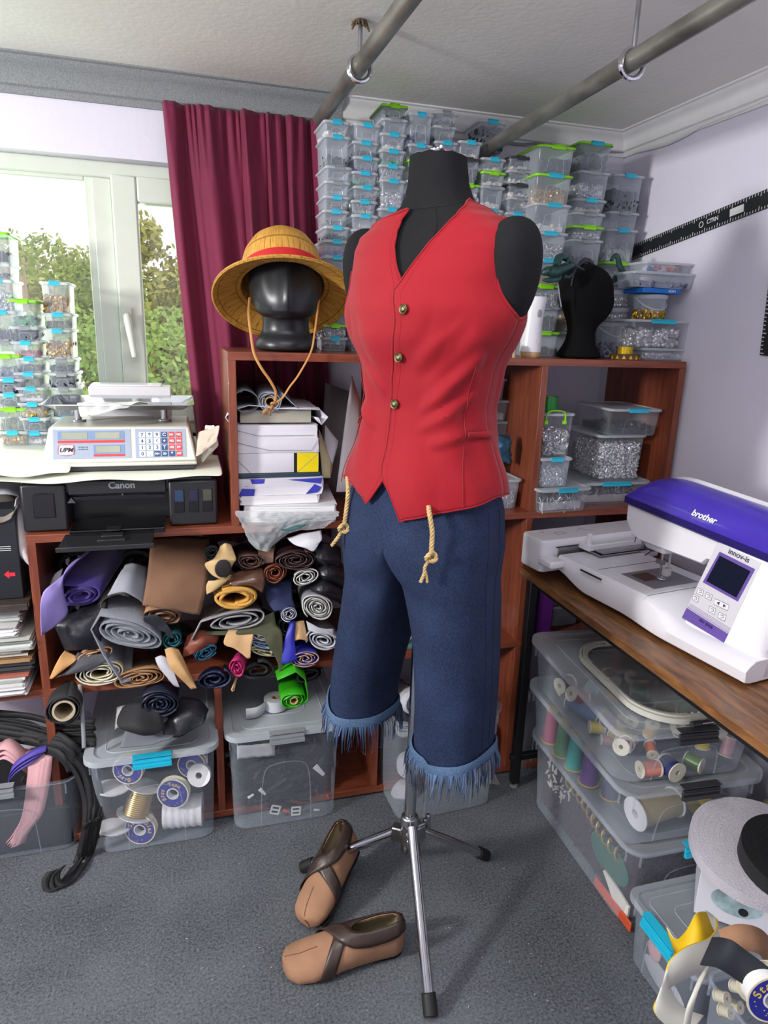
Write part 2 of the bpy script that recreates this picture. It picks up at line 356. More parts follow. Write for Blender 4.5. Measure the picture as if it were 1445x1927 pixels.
# curtain: wavy velvet sheet with gathers
M_cur = mat('burgundy_velvet', (112, 14, 58), .75, var=.12, scale=5, sheen=.12, bump=.2, bs=120)
g = G(); rows = []
ztop = 2.045; zbot = .75; nz_, nx_ = 60, 170
for i in range(nz_ + 1):
    v = i / nz_; z = lerp(ztop, zbot, v)
    xl = lerp(-.035, .028, min(1, v * 1.25)); xr = lerp(.415, .465, min(1, v * 1.1))
    row = []
    for j in range(nx_ + 1):
        u = j / nx_; amp = lerp(.02, .03, min(1, v * 3))
        ph = u * 2 * PI * 5.2 + 1.3 * math.sin(u * 8 + .6) + .5 * math.sin(v * 3.5 + u * 9)
        y = YB - .062 + amp * (.75 * math.cos(ph) + .3 * math.cos(2 * ph + 1 + u * 5)) * (.8 + .3 * math.sin(u * 13 + 2)) + .005 * math.sin(u * 2 * PI * 19) * max(0, 1 - v * 6)
        if v < .015: y += .004
        row.append(V((lerp(xl, xr, u) + .008 * math.cos(ph), y, z)))
    rows.append(row)
g.grid(rows); t = thing('curtain', 'burgundy velvet curtain gathered at the top beside the window', 'curtain', (0, 0, 0)); mk(g, 'curtain_fabric', M_cur, t, solid=.003)

# pipes hung from ceiling hooks
def pipe(a, b, r, label):
    a = V(a); b = V(b); t = thing('hanging_pipe', label, 'pipe', (0, 0, 0), group=None)
    g = G(); d = (b - a).normalized(); x = d.orthogonal().normalized(); y = d.cross(x)
    prof = [(r * .86, .05), (r * .86, 0), (r, 0), (r, 1), (r * .86, 1)]
    L = (b - a).length; T = frame(a, x, y)
    g.lathe([(q, (u if u == .05 else u * L)) for q, u in prof], 28, T=T); mk(g, 'tube', M_pipe, t)
def rodpts(z, e0, e1, far):
    a = at(*e0, Z=z); b = at(*e1, Z=z); return a, a + (b - a) * far
ZR = 2.03
a, b = rodpts(ZR, (601, 226), (768, 0), 1.5); pipe(a, b, .019, 'grey metal pipe hanging under the ceiling, ending above the curtain')
A_ = (a, b)
a, b = rodpts(1.985, (908, 285), (1378, 0), 1.5); pipe(a, b, .019, 'grey metal pipe hanging under the ceiling, ending above the right boxes')
B_ = (a, b)
def hook(a, b, px, top, label):
    # point on rod axis at screen x,y = px
    best = min((a + (b - a) * k / 400 for k in range(401)), key=lambda q: abs((q - EYE).dot(CR) / (q - EYE).dot(CF) * F + 722.5 - px[0]))
    q = best; d = (b - a).normalized(); t = thing('ceiling_eye_hook', label, 'hook', q)
    x = d.cross(V((0, 0, 1))).normalized(); T = frame(V((0, 0, -.006)), x, V((0, 0, 1)))
    g = G(); g.torus((0, 0, 0), .026, .0055, 28, 8, T=T); mk(g, 'eye', M_chrome, t)
    g = G(); g.tube([(0, 0, .018), (0, 0, ZC - q.z + .01)], .005, 10); mk(g, 'shank', M_steel, t)
    g = G(); r = random.Random(int(px[0]))
    for k in range(14):
        aa = r.uniform(0, 6.3); g.tube([(0, 0, ZC - q.z), (.012 * math.cos(aa), .012 * math.sin(aa), ZC - q.z - .004), (.02 * math.cos(aa), .02 * math.sin(aa), ZC - q.z - r.uniform(.002, .022))], [.004, .004, .002], 6)
    mk(g, 'plug_fibre', mat('brown_tow', (104, 88, 66), .95), t)
hook(*A_, (677, 116), None, 'steel eye hook holding the left pipe to the ceiling')
hook(*B_, (1191, 103), None, 'steel eye hook holding the right pipe to the ceiling')

# steel rulers on the right wall
def ruler(c4, label, logo=False):
    p = [V(q) for q in c4]  # far-bottom, near-bottom, near-top, far-top
    t = thing('wall_ruler', label, 'ruler')
    n = V((-.004, 0, 0)); g = G(); g.hexa([p[0], p[1], p[1] + n, p[0] + n, p[3], p[2], p[2] + n, p[3] + n]); mk(g, 'blade', mat('black_anodised_ruler', (30, 34, 36), .4), t, smooth=False)
    g = G(); L = (p[1] - p[0]).length; N_ = int(L / .01)
    for s_ in (0, 1):
        g = G()
        for k in range(N_):
            u = (k + .5) / N_; ln = .22 if k % 5 == 0 else .13
            e0 = lerp(p[0], p[1], u); e1 = lerp(p[3], p[2], u); d = (e1 - e0); a0 = e0 + d * (.03 if s_ == 0 else .97); a1 = e0 + d * (.03 + ln if s_ == 0 else .97 - ln)
            dd = (p[1] - p[0]).normalized() * .0012; nn = V((-.0046, 0, 0)); g.add([a0 + nn - dd, a0 + nn + dd, a1 + nn + dd, a1 + nn - dd], [(0, 1, 2, 3)])
        mk(g, 'scale_marks', M_white, t, smooth=False)
    return t, p
c = [(XR - .001, 2.17, 1.705), (XR - .001, 1.16, 1.855), (XR - .001, 1.16, 1.905), (XR - .001, 2.17, 1.755)]
t, p = ruler(c, 'long black steel ruler with white scale fixed slanting on the right wall')
xd = V((0, -1, .149)).normalized(); up = V((0, .149, 1)).normalized()
g = G(); T = frame((XR - .006, 1.70, 1.80), xd, up); g.box((0, 0, 0), (.05, .02, .001), T=T); mk(g, 'price_label', M_paper, t)
text('CTRN', (XR - .0065, 1.79, 1.787), xd, up, .017, M_white, t, bold=.0003)
g = G(); g.torus((0, 0, 0), .008, .0012, 20, 6, T=frame((XR - .0065, 1.835, 1.78), xd, up)); mk(g, 'ring_mark', M_white, t)
c = [(XR - .001, 1.555, 1.41), (XR - .001, 1.50, 1.41), (XR - .001, 1.53, 1.66), (XR - .001, 1.585, 1.66)]
p0 = at(1432, 668, X=XR); p1 = at(1444, 545, X=XR)
c = [(XR - .001, p0.y, p0.z), (XR - .001, p1.y, p1.z + .1), (XR - .001, p1.y - .06, p1.z + .1), (XR - .001, p0.y - .055, p0.z - .003)]
ruler(c, 'short black steel ruler hanging upright at the right edge of the wall')

# ================= SHELVING =================
YS, YK = 1.80, 2.18; T_ = .021
def shelf_unit(name, label, boards, loc):
    t = thing(name, label, 'shelving unit', loc)
    for nm, x0, x1, z0, z1, mm in boards:
        g = G(); g.box(((x0 + x1) / 2, (YS + YK) / 2, (z0 + z1) / 2), (x1 - x0, YK - YS, z1 - z0), T=Matrix.Translation(-V(loc))); mk(g, nm, mm, t, bevel=.0012)
    return t
ZT = 1.383
shelf_unit('upper_shelving_unit', 'cherry wood shelf unit carrying the box stacks, four open compartments on the lower unit', [
    ('top_board', .104, 1.484, ZT - T_, ZT, W_H), ('bottom_board', -.40, 1.484, .925 - T_, .925, W_H),
    ('side_panel', .104, .104 + T_, .925, ZT - T_, W_V), ('side_panel', 1.463, 1.484, .925, ZT - T_, W_V),
    ('divider', .55, .55 + T_, .925, ZT - T_, W_V), ('divider', .992, .992 + T_, .925, ZT - T_, W_V)], (.8, 2.0, .92))
shelf_unit('lower_shelving_unit', 'cherry wood shelf unit on the carpet holding rolls and storage boxes', [
    ('side_panel', -.40, -.40 + T_, .033, .475, W_V), ('side_panel', -.40, -.40 + T_, .496, .904, W_V), ('middle_board', -.95, 1.484, .475, .475 + T_, W_H),
    ('bottom_board', -.95, 1.484, .012, .012 + T_, W_H), ('divider', .042, .042 + T_, .033, .475, W_V),
    ('divider', .515, .515 + T_, .033, .475, W_V), ('divider', .985, .985 + T_, .033, .475, W_V), ('divider', .515, .515 + T_, .496, .904, W_V), ('divider', .985, .985 + T_, .496, .904, W_V), ('side_panel', 1.484, 1.497, 0, .904, W_V)], (.3, 2.0, 0))
# ================= DRESS FORM, VEST, TROUSERS =================
AX = V((.496, 1.367, 0)); FA = math.radians(55)
fw = V((-math.sin(FA), -math.cos(FA), 0)); lf = V((-fw.y, fw.x, 0))   # forward, wearer's left
TAB = [(.98, .12, .09, 0), (1.02, .150, .112, 0), (1.08, .162, .118, 0), (1.15, .160, .114, 0), (1.22, .147, .103, .002), (1.30, .134, .096, .004), (1.37, .144, .104, .006), (1.44, .163, .120, .012), (1.49, .172, .122, .012),
       (1.54, .178, .112, .006), (1.60, .183, .096, 0), (1.628, .176, .085, -.002), (1.652, .142, .074, -.002), (1.670, .104, .067, 0), (1.686, .078, .062, .002), (1.705, .065, .059, .004), (1.73, .057, .056, .008), (1.772, .053, .053, .012)]
def body(th, z, off=0):
    a, b, o = interp(TAB, z); s_, c_ = math.sin(th), math.cos(th); e = .86
    return AX + V((0, 0, z)) + lf * (math.copysign(abs(s_) ** e, s_) * (a + off)) + fw * (math.copysign(abs(c_) ** e, c_) * (b + off) + o)
M_form = mat('charcoal_jersey', (24, 24, 27), .9, var=.1, scale=40, bump=.15, bs=900, spec=.2)
form = thing('dress_form', 'black padded dress form on a chrome tripod stand wearing the red vest', 'mannequin', AX)
def loc(p): return V(p) - AX
g = G(); zs = [.98 + (1.772 - .98) * i / 90 for i in range(91)]
rows = [[loc(body(2 * PI * j / 64, z)) for j in range(64)] for z in zs]
top = loc(body(0, 1.772)) * .5 + loc(body(PI, 1.772)) * .5 + V((0, 0, .010))
rows += [[top + (p - top) * .75 + V((0, 0, .004 * math.sin(j)))  for j, p in enumerate(rows[-1])], [top + (p - top) * .05 for p in rows[-1]]]
g.grid(rows, cu=True, capa=True, capb=True); mk(g, 'torso', M_form, form)
for s_ in (-1, 1):
    c = loc(AX + lf * .178 * s_ + V((0, 0, 1.560)) + fw * .004); T = Matrix((lf * s_, fw, V((0, 0, 1)))).transposed().to_4x4(); T.translation = c
    g = G(); rows = []
    for i in range(1, 20):
        a = PI * i / 20 - PI / 2; zz = math.sin(a) * .096; rr = math.cos(a) ** .8
        rows.append([V((.046 * rr * math.cos(2 * PI * k / 28) * (1 + .2 * math.sin(a)), (.062 + .012 * math.sin(a)) * rr * math.sin(2 * PI * k / 28), zz)) for k in range(28)])
    g.grid(rows, cu=True, capa=True, capb=True, T=T); mk(g, 'arm_cap', M_form, form)
# seams on neck and bust
M_seam = mat('dark_seam', (14, 14, 16), .9)
g = G(); g.tube([loc(body(2 * PI * j / 48, 1.692 - .018 * math.cos(2 * PI * j / 48), .0008)) for j in range(48)], .0007, 5, closed=True)
g.tube([loc(body(.30 - .1 * math.sin(k / 14 * PI), 1.675 - .2 * k / 14, .001)) for k in range(15)], .0007, 5); mk(g, 'seam', M_seam, form)
g = G(); g.cyl((0, 0, .205), (0, 0, .90), .0145, n=20); mk(g, 'pole', M_chrome, form)
hub = V((0, 0, .225)); g = G(); g.cyl((0, 0, .17), (0, 0, .262), .021, n=20); g.cyl((0, 0, .25), (0, 0, .275), .025, .021, n=20)
feet = [at(810, 1907, Z=.012), at(913, 1609, Z=.018), at(572, 1631, Z=.018)]
for f in feet:
    d = (loc(f) - V((0, 0, loc(f).z))).normalized(); g.box(d * .03 + V((0, 0, .215)), (.028, .028, .04), r=(0, 0, math.atan2(d.y, d.x)))
mk(g, 'hub', M_steel, form, bevel=.004)
d0 = (loc(feet[0]) * V((1, 1, 0))).normalized() if False else V((loc(feet[0]).x, loc(feet[0]).y, 0)).normalized()
g = G(); sd = V((d0.y, -d0.x, 0)); g.cyl(d0 * .03 + V((0, 0, .2)) - d0 * 0 + sd * .018, d0 * .03 + V((0, 0, .2)) + sd * -.022, .012, n=16); mk(g, 'pivot_bolt', M_dkgrey, form, bevel=.002)
g = G(); kd = V((1, .1, 0)).normalized(); g.cyl(kd * .02 + V((0, 0, .235)), kd * .045 + V((0, 0, .24)), .006, n=10); g.box(kd * .052 + V((0, 0, .243)), (.012, .012, .042)); g.box(kd * .044 + V((0, 0, .243)), (.012, .010, .02)); mk(g, 'clamp_knob', M_steel, form, bevel=.004)
for i, f in enumerate(feet):
    q = loc(f); d = V((q.x, q.y, 0)).normalized(); a = d * .028 + V((0, 0, .262 if i == 0 else .222)); e = q
    g = G(); dr = (e - a).normalized(); g.cyl(a, e - dr * .03, .0125, n=18); leg = mk(g, 'leg', M_chrome, form)
    g = G(); g.cyl(e - dr * .038, e + dr * .006, .0165, n=18); mk(g, 'rubber_foot', M_rubber, leg, bevel=.003)
# pins on the neck
for i, (px, py, h, col) in enumerate(((812, 283, .022, 0), (817, 281, .018, 0), (824, 280, .024, 0), (830, 276, .028, 0), (838, 285, .02, 1), (826, 290, .014, 0), (850, 293, .012, 0), (820, 291, .016, 0))):
    r = random.Random(i); base = AX + top + V((r.uniform(-.028, .02), r.uniform(-.03, .03), -.004))
    p = at(px, py, Y=base.y)
    g = G(); g.tube([base, p], .0008, 5); g.mi = 1; g.ball(p, .0034, 6)
    o = mk(g, 'dressmaker_pin', [M_steel, mat('pink_pin_head', (220, 120, 160), .3) if col else M_white])
    tag(o, 'pink headed pin stuck in the neck of the black dress form' if col else 'white headed pin stuck in the neck of the black dress form', 'pin', 'white pins in the neck' if not col else None)

# ---- red vest ----
def vestmat():
    m, t, b, N = nt('red_jersey'); L = t.links.new
    tc = N('ShaderNodeTexCoord'); n1 = N('ShaderNodeTexNoise'); n1.inputs['Scale'].default_value = 700; L(tc.outputs['Object'], n1.inputs[0])
    cr = N('ShaderNodeValToRGB'); cr.color_ramp.elements[0].color = (*lin((122, 4, 20)), 1); cr.color_ramp.elements[1].color = (*lin((155, 8, 27)), 1); L(n1.outputs[0], cr.inputs[0]); L(cr.outputs[0], b.inputs['Base Color'])
    b.inputs['Roughness'].default_value = .75; b.inputs['Sheen Weight'].default_value = .12; b.inputs['Specular IOR Level'].default_value = .25
    bp = N('ShaderNodeBump'); bp.inputs['Strength'].default_value = .25; bp.inputs['Distance'].default_value = .001; L(n1.outputs[0], bp.inputs['Height']); L(bp.outputs[0], b.inputs['Normal']); return m
M_vest = vestmat()
vest = thing('vest', 'red sleeveless button-front vest with a V neck on the dress form', 'vest', AX + V((0, 0, 1.1)))
def vl(p): return V(p) - AX - V((0, 0, 1.1))
R_ = math.radians
def arm(t, side):  # armhole edge from bottom (t=0) to shoulder tip (t=1); side +1 front, -1 back
    th = R_(90) - side * R_(34) * math.sin(PI * t) ** .8 * (1 - .3 * t); z = lerp(1.46, 1.644, t)
    return th, z
def smooth(t): return t * t * (3 - 2 * t)
def fold(th, z):   # draping folds
    f = 0
    f += .0055 * math.sin(3.2 * th + 9 * z) * math.exp(-((z - 1.30) / .09) ** 2)
    f += .0060 * math.sin(26 * (z - 1.3) + 3.5 * th) * math.exp(-((th - .9) / .5) ** 2) * math.exp(-((z - 1.29) / .06) ** 2)
    f += .0038 * math.sin(5 * th - 16 * z) + .0025 * math.sin(9 * th + 21 * z)
    for t0, z0, t1, z1, w_, h_ in ((1.15, 1.40, .35, 1.30, .012, .006), (1.2, 1.33, .3, 1.265, .010, .0055), (1.25, 1.27, .5, 1.235, .009, .0045), (-.9, 1.42, -.25, 1.33, .012, .005), (.75, 1.46, .25, 1.38, .014, .005), (-1.0, 1.30, -.3, 1.25, .010, .0045)):
        dx, dz = (t1 - t0) * .15, z1 - z0; px_, pz_ = (th - t0) * .15, z - z0; u_ = max(0, min(1, (px_ * dx + pz_ * dz) / (dx * dx + dz * dz))); d_ = math.hypot(px_ - u_ * dx, pz_ - u_ * dz)
        f += h_ * math.exp(-(d_ / w_) ** 2) * math.sin(PI * (.15 + .7 * u_)) - h_ * .5 * math.exp(-((d_ - w_ * 1.8) / w_) ** 2)
    return max(-.0035, f) * (1 - max(0, min(1, (z - 1.46) / .1)))
def hemz(th, s_):  # th >= 0 measured from centre
    d = math.degrees(th)
    tab = [(0, 1.163), (13 if s_ > 0 else 11, 1.078 if s_ > 0 else 1.098), (40, 1.105 if s_ > 0 else 1.125), (90, 1.135), (180, 1.10)]
    for (a, za), (b, zb) in zip(tab, tab[1:]):
        if d <= b: return lerp(za, zb, (d - a) / (b - a))
    return 1.10
def cen(z, s_):
    c = -6 + 11 * max(0, min(1, (z - 1.30) / .2)); return c if s_ > 0 else -c - 7
def scr(p): d = p - EYE; q = d.dot(CF); return (722.5 + F * d.dot(CR) / q, 963.5 - F * d.dot(CU) / q)
def solve(px, py, th, z, off):
    for _ in range(40):
        a = scr(body(th, z, off)); b = scr(body(th + .002, z, off)); c = scr(body(th, z + .001, off))
        J = ((b[0] - a[0]) / .002, (c[0] - a[0]) / .001, (b[1] - a[1]) / .002, (c[1] - a[1]) / .001)
        D = J[0] * J[3] - J[1] * J[2]; ex, ey = px - a[0], py - a[1]
        if abs(D) < 1: break
        dt = (ex * J[3] - J[1] * ey) / D; dz = (J[0] * ey - J[2] * ex) / D
        th += max(-.12, min(.12, dt)); z += max(-.02, min(.02, dz)); th = max(-1.6, min(1.9, th)); z = max(1.0, min(1.70, z))
    return th, z
def curve(pts, th, z, off, end=None):
    out = []
    for p in pts: th, z = solve(p[0], p[1], th, z, off); out.append((th, z))
    if end: out.append(end)
    return out
def sample(cv, t):
    n = len(cv) - 1; i = min(int(t * n), n - 1); f = t * n - i
    q = [V((*cv[max(0, min(n, i + k))], 0)) for k in (-1, 0, 1, 2)]; v = .5 * ((2 * q[1]) + (q[2] - q[0]) * f + (2 * q[0] - 5 * q[1] + 4 * q[2] - q[3]) * f * f + (3 * q[1] - q[0] - 3 * q[2] + q[3]) * f ** 3)
    return v.x, v.y
NK = {1: curve([(744, 545), (766, 514), (790, 482), (815, 451), (840, 424), (862, 400)], R_(4), 1.535, .009, (R_(74), 1.690)),
      -1: [(a, b) for a, b in curve([(758, 538), (749, 512), (744, 486), (743, 460), (749, 432), (757, 412), (770, 393)], R_(-2), 1.53, .009)]}
ARM = curve([(955, 598), (946, 576), (938, 545), (935, 510), (937, 470), (942, 435), (948, 408)], R_(85), 1.45, .011, (R_(90), 1.644))
def panel(s_, back, off):
    rows = []; nC = 44
    def flare(z): return .018 * smooth(max(0, min(1, (1.26 - z) / .16)))
    N1, N2 = 56, 56
    for i in range(N1 + N2 + 1):
        row = []
        for j in range(nC + 1):
            u = j / nC
            if i <= N1:
                t = i / N1
                if not back:
                    th = lerp(R_(-6 if s_ > 0 else 8), R_(90), u)
                    zt = lerp(NK[s_][0][1], ARM[0][1] if s_ > 0 else 1.46, u ** 1.3); zb = hemz(max(0, th + (R_(6) if s_ > 0 else R_(1))) , s_)
                    z = lerp(zb, zt, t); th = lerp(R_(cen(z, s_)) if z < 1.45 else lerp(R_(cen(z, s_)), NK[s_][0][0] * s_, smooth((z - 1.45) / max(.01, NK[s_][0][1] - 1.45))), lerp(R_(90), ARM[0][0] if s_ > 0 else R_(90), t), u)
                    if z < 1.18 and u < .2 :
                        open_ = (1.18 - z) / .1; th += R_(9 if s_ > 0 else 15) * open_ * (1 - u / .2)
                else:
                    oe = ARM[0] if s_ > 0 else (R_(90), 1.46)
                    th = lerp(PI, lerp(R_(90), oe[0], t), u); zt = lerp(1.52, oe[1], u); zb = lerp(1.10, 1.135, u); z = lerp(zb, zt, t)
            else:
                t = (i - N1) / N2; tho, zo = arm(t, -1 if back else 1)
                if not back:
                    thi, zi = sample(NK[s_], t); thi *= s_
                    if s_ > 0: tho, zo = sample(ARM, t)
                    e = lerp(1.3, 1, t)
                    oa = 0
                else:
                    if s_ > 0: k_ = max(0, 1 - t * 3); tho = lerp(tho, ARM[0][0], k_); zo = lerp(zo, ARM[0][1], k_)
                    e_ = abs(NK[s_][-1][0]); thi = lerp(PI, e_, t ** 2); zi = lerp(1.52, NK[s_][-1][1], t ** .7); e = 1
                th = lerp(thi, tho, u); z = lerp(zi, zo, u ** e)
            o = off + flare(z) + fold(th * s_, z) * (1 if z < 1.6 else .3) + .024 * math.exp(-((z - 1.465) / .055) ** 2) * math.exp(-((abs(th) - R_(98)) / R_(32)) ** 2)
            o = lerp(o, off + .002, smooth(max(0, min(1, (z - 1.52) / .09))))
            row.append(vl(body(th * s_, z, o)))
        rows.append(row)
    return rows
for s_ in (1, -1):
    g = G(); g.grid(panel(s_, False, .0105 if s_ > 0 else .0075)); pn = mk(g, 'front_panel', M_vest, vest, solid=.002)
    # piping along the edges
    rw = panel(s_, False, .0115 if s_ > 0 else .0085)
    g = G(); edge = [r[0] for r in rw]; g.tube(edge, .0022, 6); hem = rw[0]; g.tube(hem, .0016, 6); g.tube([r[-1] for r in rw[56:]], .0028, 6)
    inner = [r[0] + (r[2] - r[0]) * 1.0 for r in rw]; g.tube([p for p in inner], .0006, 5)
    mk(g, 'edge_piping', M_vest, pn)
    # princess seam and pocket welt
    g = G(); g.tube([vl(body(s_ * R_(lerp(52, 62, smooth(min(1, k / 30)))) if k < 30 else s_ * R_(lerp(62, 66, (k - 30) / 20)), lerp(1.12, 1.55, k / 50), .0125 + .018 * smooth(max(0, min(1, (1.26 - lerp(1.12, 1.55, k / 50)) / .16))) + fold(s_ * 1.0, lerp(1.12, 1.55, k / 50)))) for k in range(51)], .0011, 5)
    mk(g, 'seam', mat('dark_red_stitching', (128, 8, 22), .8), pn)
    g = G(); rr = []
    for k in range(17):
        th = s_ * R_(lerp(60, 88, k / 16)); rr.append([vl(body(th, zz, .0165 + .018 * smooth(max(0, min(1, (1.26 - zz) / .16))) + fold(th, zz))) for zz in (1.250, 1.262)])
    g.grid(rr); mk(g, 'pocket_welt', M_vest, pn, solid=.0022)
for s_ in (1, -1):
    g = G(); rw = panel(s_, True, .009); g.grid(rw); pn = mk(g, 'back_panel', M_vest, vest, solid=.002)
    g = G(); g.tube([r[-1] for r in rw[56:]], .0028, 6); g.tube(rw[0], .0016, 6); g.tube([r[0] for r in rw[56:]], .0024, 6); mk(g, 'edge_piping', M_vest, pn)
M_btn = mat('antique_brass_button', (104, 94, 66), .3, .9, var=.25, scale=300, bump=.3, bs=700)
for z in (1.487, 1.398, 1.306):
    p = body(R_(cen(z, 1) + 4), z, .0105 + fold(0, z) + .004); nrm = (fw + lf * -.05).normalized()
    T = frame(vl(p), lf, V((0, 0, 1))); 
    T = Matrix((lf, V((0, 0, 1)), fw)).transposed().to_4x4(); T.translation = vl(p)
    g = G(); g.lathe([(0.0001, .0066), (.003, .0064), (.0055, .0052), (.0068, .0038), (.0085, .0044), (.0095, .0036), (.0098, .001), (.009, -.001), (.003, -.004), (.0001, -.004)], 28, T=T); mk(g, 'button', M_btn, vest)

# ---- trousers ----
def denim(name, c1, c2):
    m, t, b, N = nt(name); L = t.links.new
    tc = N('ShaderNodeTexCoord'); mp = N('ShaderNodeMapping'); mp.inputs['Scale'].default_value = (1, 1, .3); L(tc.outputs['Object'], mp.inputs[0])
    n1 = N('ShaderNodeTexNoise'); n1.inputs['Scale'].default_value = 800; n1.inputs['Detail'].default_value = 3; L(mp.outputs[0], n1.inputs[0])
    n2 = N('ShaderNodeTexNoise'); n2.inputs['Scale'].default_value = 9; L(tc.outputs['Object'], n2.inputs[0])
    ma = N('ShaderNodeMath'); ma.operation = 'MULTIPLY_ADD'; L(n2.outputs[0], ma.inputs[0]); ma.inputs[1].default_value = .35; L(n1.outputs[0], ma.inputs[2])
    cr = N('ShaderNodeValToRGB'); cr.color_ramp.elements[0].position = .45; cr.color_ramp.elements[1].position = .92
    cr.color_ramp.elements[0].color = (*lin(c1), 1); cr.color_ramp.elements[1].color = (*lin(c2), 1); L(ma.outputs[0], cr.inputs[0]); L(cr.outputs[0], b.inputs['Base Color'])
    b.inputs['Roughness'].default_value = .85; b.inputs['Specular IOR Level'].default_value = .2
    bp = N('ShaderNodeBump'); bp.inputs['Strength'].default_value = .4; bp.inputs['Distance'].default_value = .001; L(n1.outputs[0], bp.inputs['Height']); L(bp.outputs[0], b.inputs['Normal']); MC[name] = m; return m
M_den = denim('dark_denim', (18, 26, 46), (46, 60, 92))
M_den2 = denim('light_denim', (44, 64, 90), (94, 120, 152))
tr = thing('trousers', 'dark blue denim cropped trousers with frayed cuffs on the dress form', 'trousers', AX + V((0, 0, .5)))
def tl(p): return V(p) - AX - V((0, 0, .5))
def legring(s_, z, n=56, off=0):
    # leg centre / radii vary from hip to hem ; s_=+1 wearer's left
    t = (1.18 - z) / (1.18 - .50)
    cl = lerp(.078, .112, smooth(min(1, t * 1.25))); rb = lerp(.122, .100 if s_ > 0 else .092, t)
    rl = lerp(.086, .078 if s_ > 0 else .068, min(1, max(0, (1.0 - z) / .42)))
    out = []
    for j in range(n):
        th = 2 * PI * j / n; c_, s2 = math.cos(th), math.sin(th)
        w_ = 1 + .022 * math.sin(3 * th + s_ * 1.3 + z * 5) + .014 * math.sin(5 * th - z * 7 + s_) + .02 * math.exp(-((z - .92) / .05) ** 2) * math.sin(th * 2 + z * 40)
        e_ = .85 if s2 > 0 else lerp(.85, .5, max(0, min(1, (z - .80) / .15))); q = abs(s2) ** e_ * (1 if s2 > 0 else -1); q2 = abs(c_) ** e_ * (1 if c_ > 0 else -1)
        l = cl + q * (rl + off) * w_; f = q2 * (rb + off) * w_ + .004
        k = smooth(max(0, min(1, (1.02 - z) / .14)))
        if k < 1:
            a_, b_, _o = interp([(.9, .180 if s_ > 0 else .193, .146, 0), (1.0, .180 if s_ > 0 else .192, .146, 0), (1.08, .174 if s_ > 0 else .182, .135, 0), (1.13, .164, .118, 0), (1.2, .15, .106, 0)], z)
            if s2 >= 0: L2 = (a_ + off) * abs(s2) ** .8; F2 = (b_ + off) * q2
            else: L2 = -.003 - .02 * abs(s2); F2 = (b_ + off) * q2 * (1 - .35 * abs(s2))
            l = lerp(L2, l, k); f = lerp(F2, f, k)
        hm = smooth(max(0, min(1, (.72 - z) / .25)))
        hs = smooth(max(0, min(1, (.93 - z) / .42)))
        if s_ < 0: l += .048 * hs; zz_ = z + hm * .055 * max(0, q) ** 1.5
        else: l += .006 * hs; zz_ = z + hm * (.022 * abs(q) ** 1.5 + (.012 if q < 0 else 0))
        out.append(AX + V((0, 0, zz_)) + lf * l * s_ + fw * f)
    return out
LZ = {1: .512, -1: .515}
for s_ in (1, -1):
    g = G(); rows = []
    for i in range(61):
        z = lerp(1.18, LZ[s_] - .0, i / 60)
        tilt = smooth(i / 60)
        rows.append([tl(p) for p in legring(s_, z)])
    g.grid(rows, cu=True); lg = mk(g, 'trouser_leg', M_den, tr, solid=.003)
    g = G(); rg = [legring(s_, z, off=.0018) for z in [lerp(1.1, LZ[s_] + .03, k / 40) for k in range(41)]]
    g.tube([tl(r[15]) for r in rg], .0009, 5); g.tube([tl(r[13]) for r in rg], .0006, 5); mk(g, 'side_seam', mat('navy_thread', (14, 18, 34), .8), lg)
    # cuff with fringe
    g = G(); rows = [[tl(p) for p in legring(s_, z, off=o)] for z, o in ((LZ[s_] + .004, .001), (LZ[s_] + .022, .006), (LZ[s_] + .018, .0085), (LZ[s_] + .002, .0095), (LZ[s_] - .004, .009))]
    g.grid(rows, cu=True); cf = mk(g, 'cuff', M_den2, lg, solid=.002)
    g = G(); r = random.Random(5 + s_); base = legring(s_, LZ[s_] + .004, 150, .010); cen = sum(base, V()) / len(base)
    for j, p in enumerate(base):
        q = base[(j + 1) % 150]; tn = (q - p).normalized(); o = (p - cen).normalized(); o.z = 0
        wd = r.uniform(.0013, .0028); L_ = r.uniform(.045, .078); sw = tn * r.uniform(-.012, .012) ; oo = o * r.uniform(.001, .013)
        pts = [p, p + sw * .35 + oo * .8 - V((0, 0, L_ * .4)), p + sw * .8 + oo * .9 - V((0, 0, L_ * .75)), p + sw * r.uniform(.6, 1.6) + oo * r.uniform(.4, 1.5) - V((0, 0, L_))]
        rw = []
        for k, pt in enumerate(pts):
            ww = wd * (1, .8, .7, .35)[k]; tw = (tn * math.cos(k * .9 * r.uniform(.3, 1)) + o * math.sin(k * .9)).normalized(); rw.append([tl(pt - tw * ww), tl(pt + o * .0006), tl(pt + tw * ww)])
        g.grid(rw)
    g.mi = 0; mk(g, 'fringe', [mat('denim_fringe', (66, 88, 122), .85, isl=.8)], cf)
# fly seam
g = G(); g.tube([tl(AX + V((0, 0, z)) + fw * (.1225 + .002) + lf * .002) for z in (1.16, 1.12, 1.08, 1.04)], .001, 5)
mk(g, 'fly_seam', mat('navy_thread', (14, 18, 34), .8), tr)

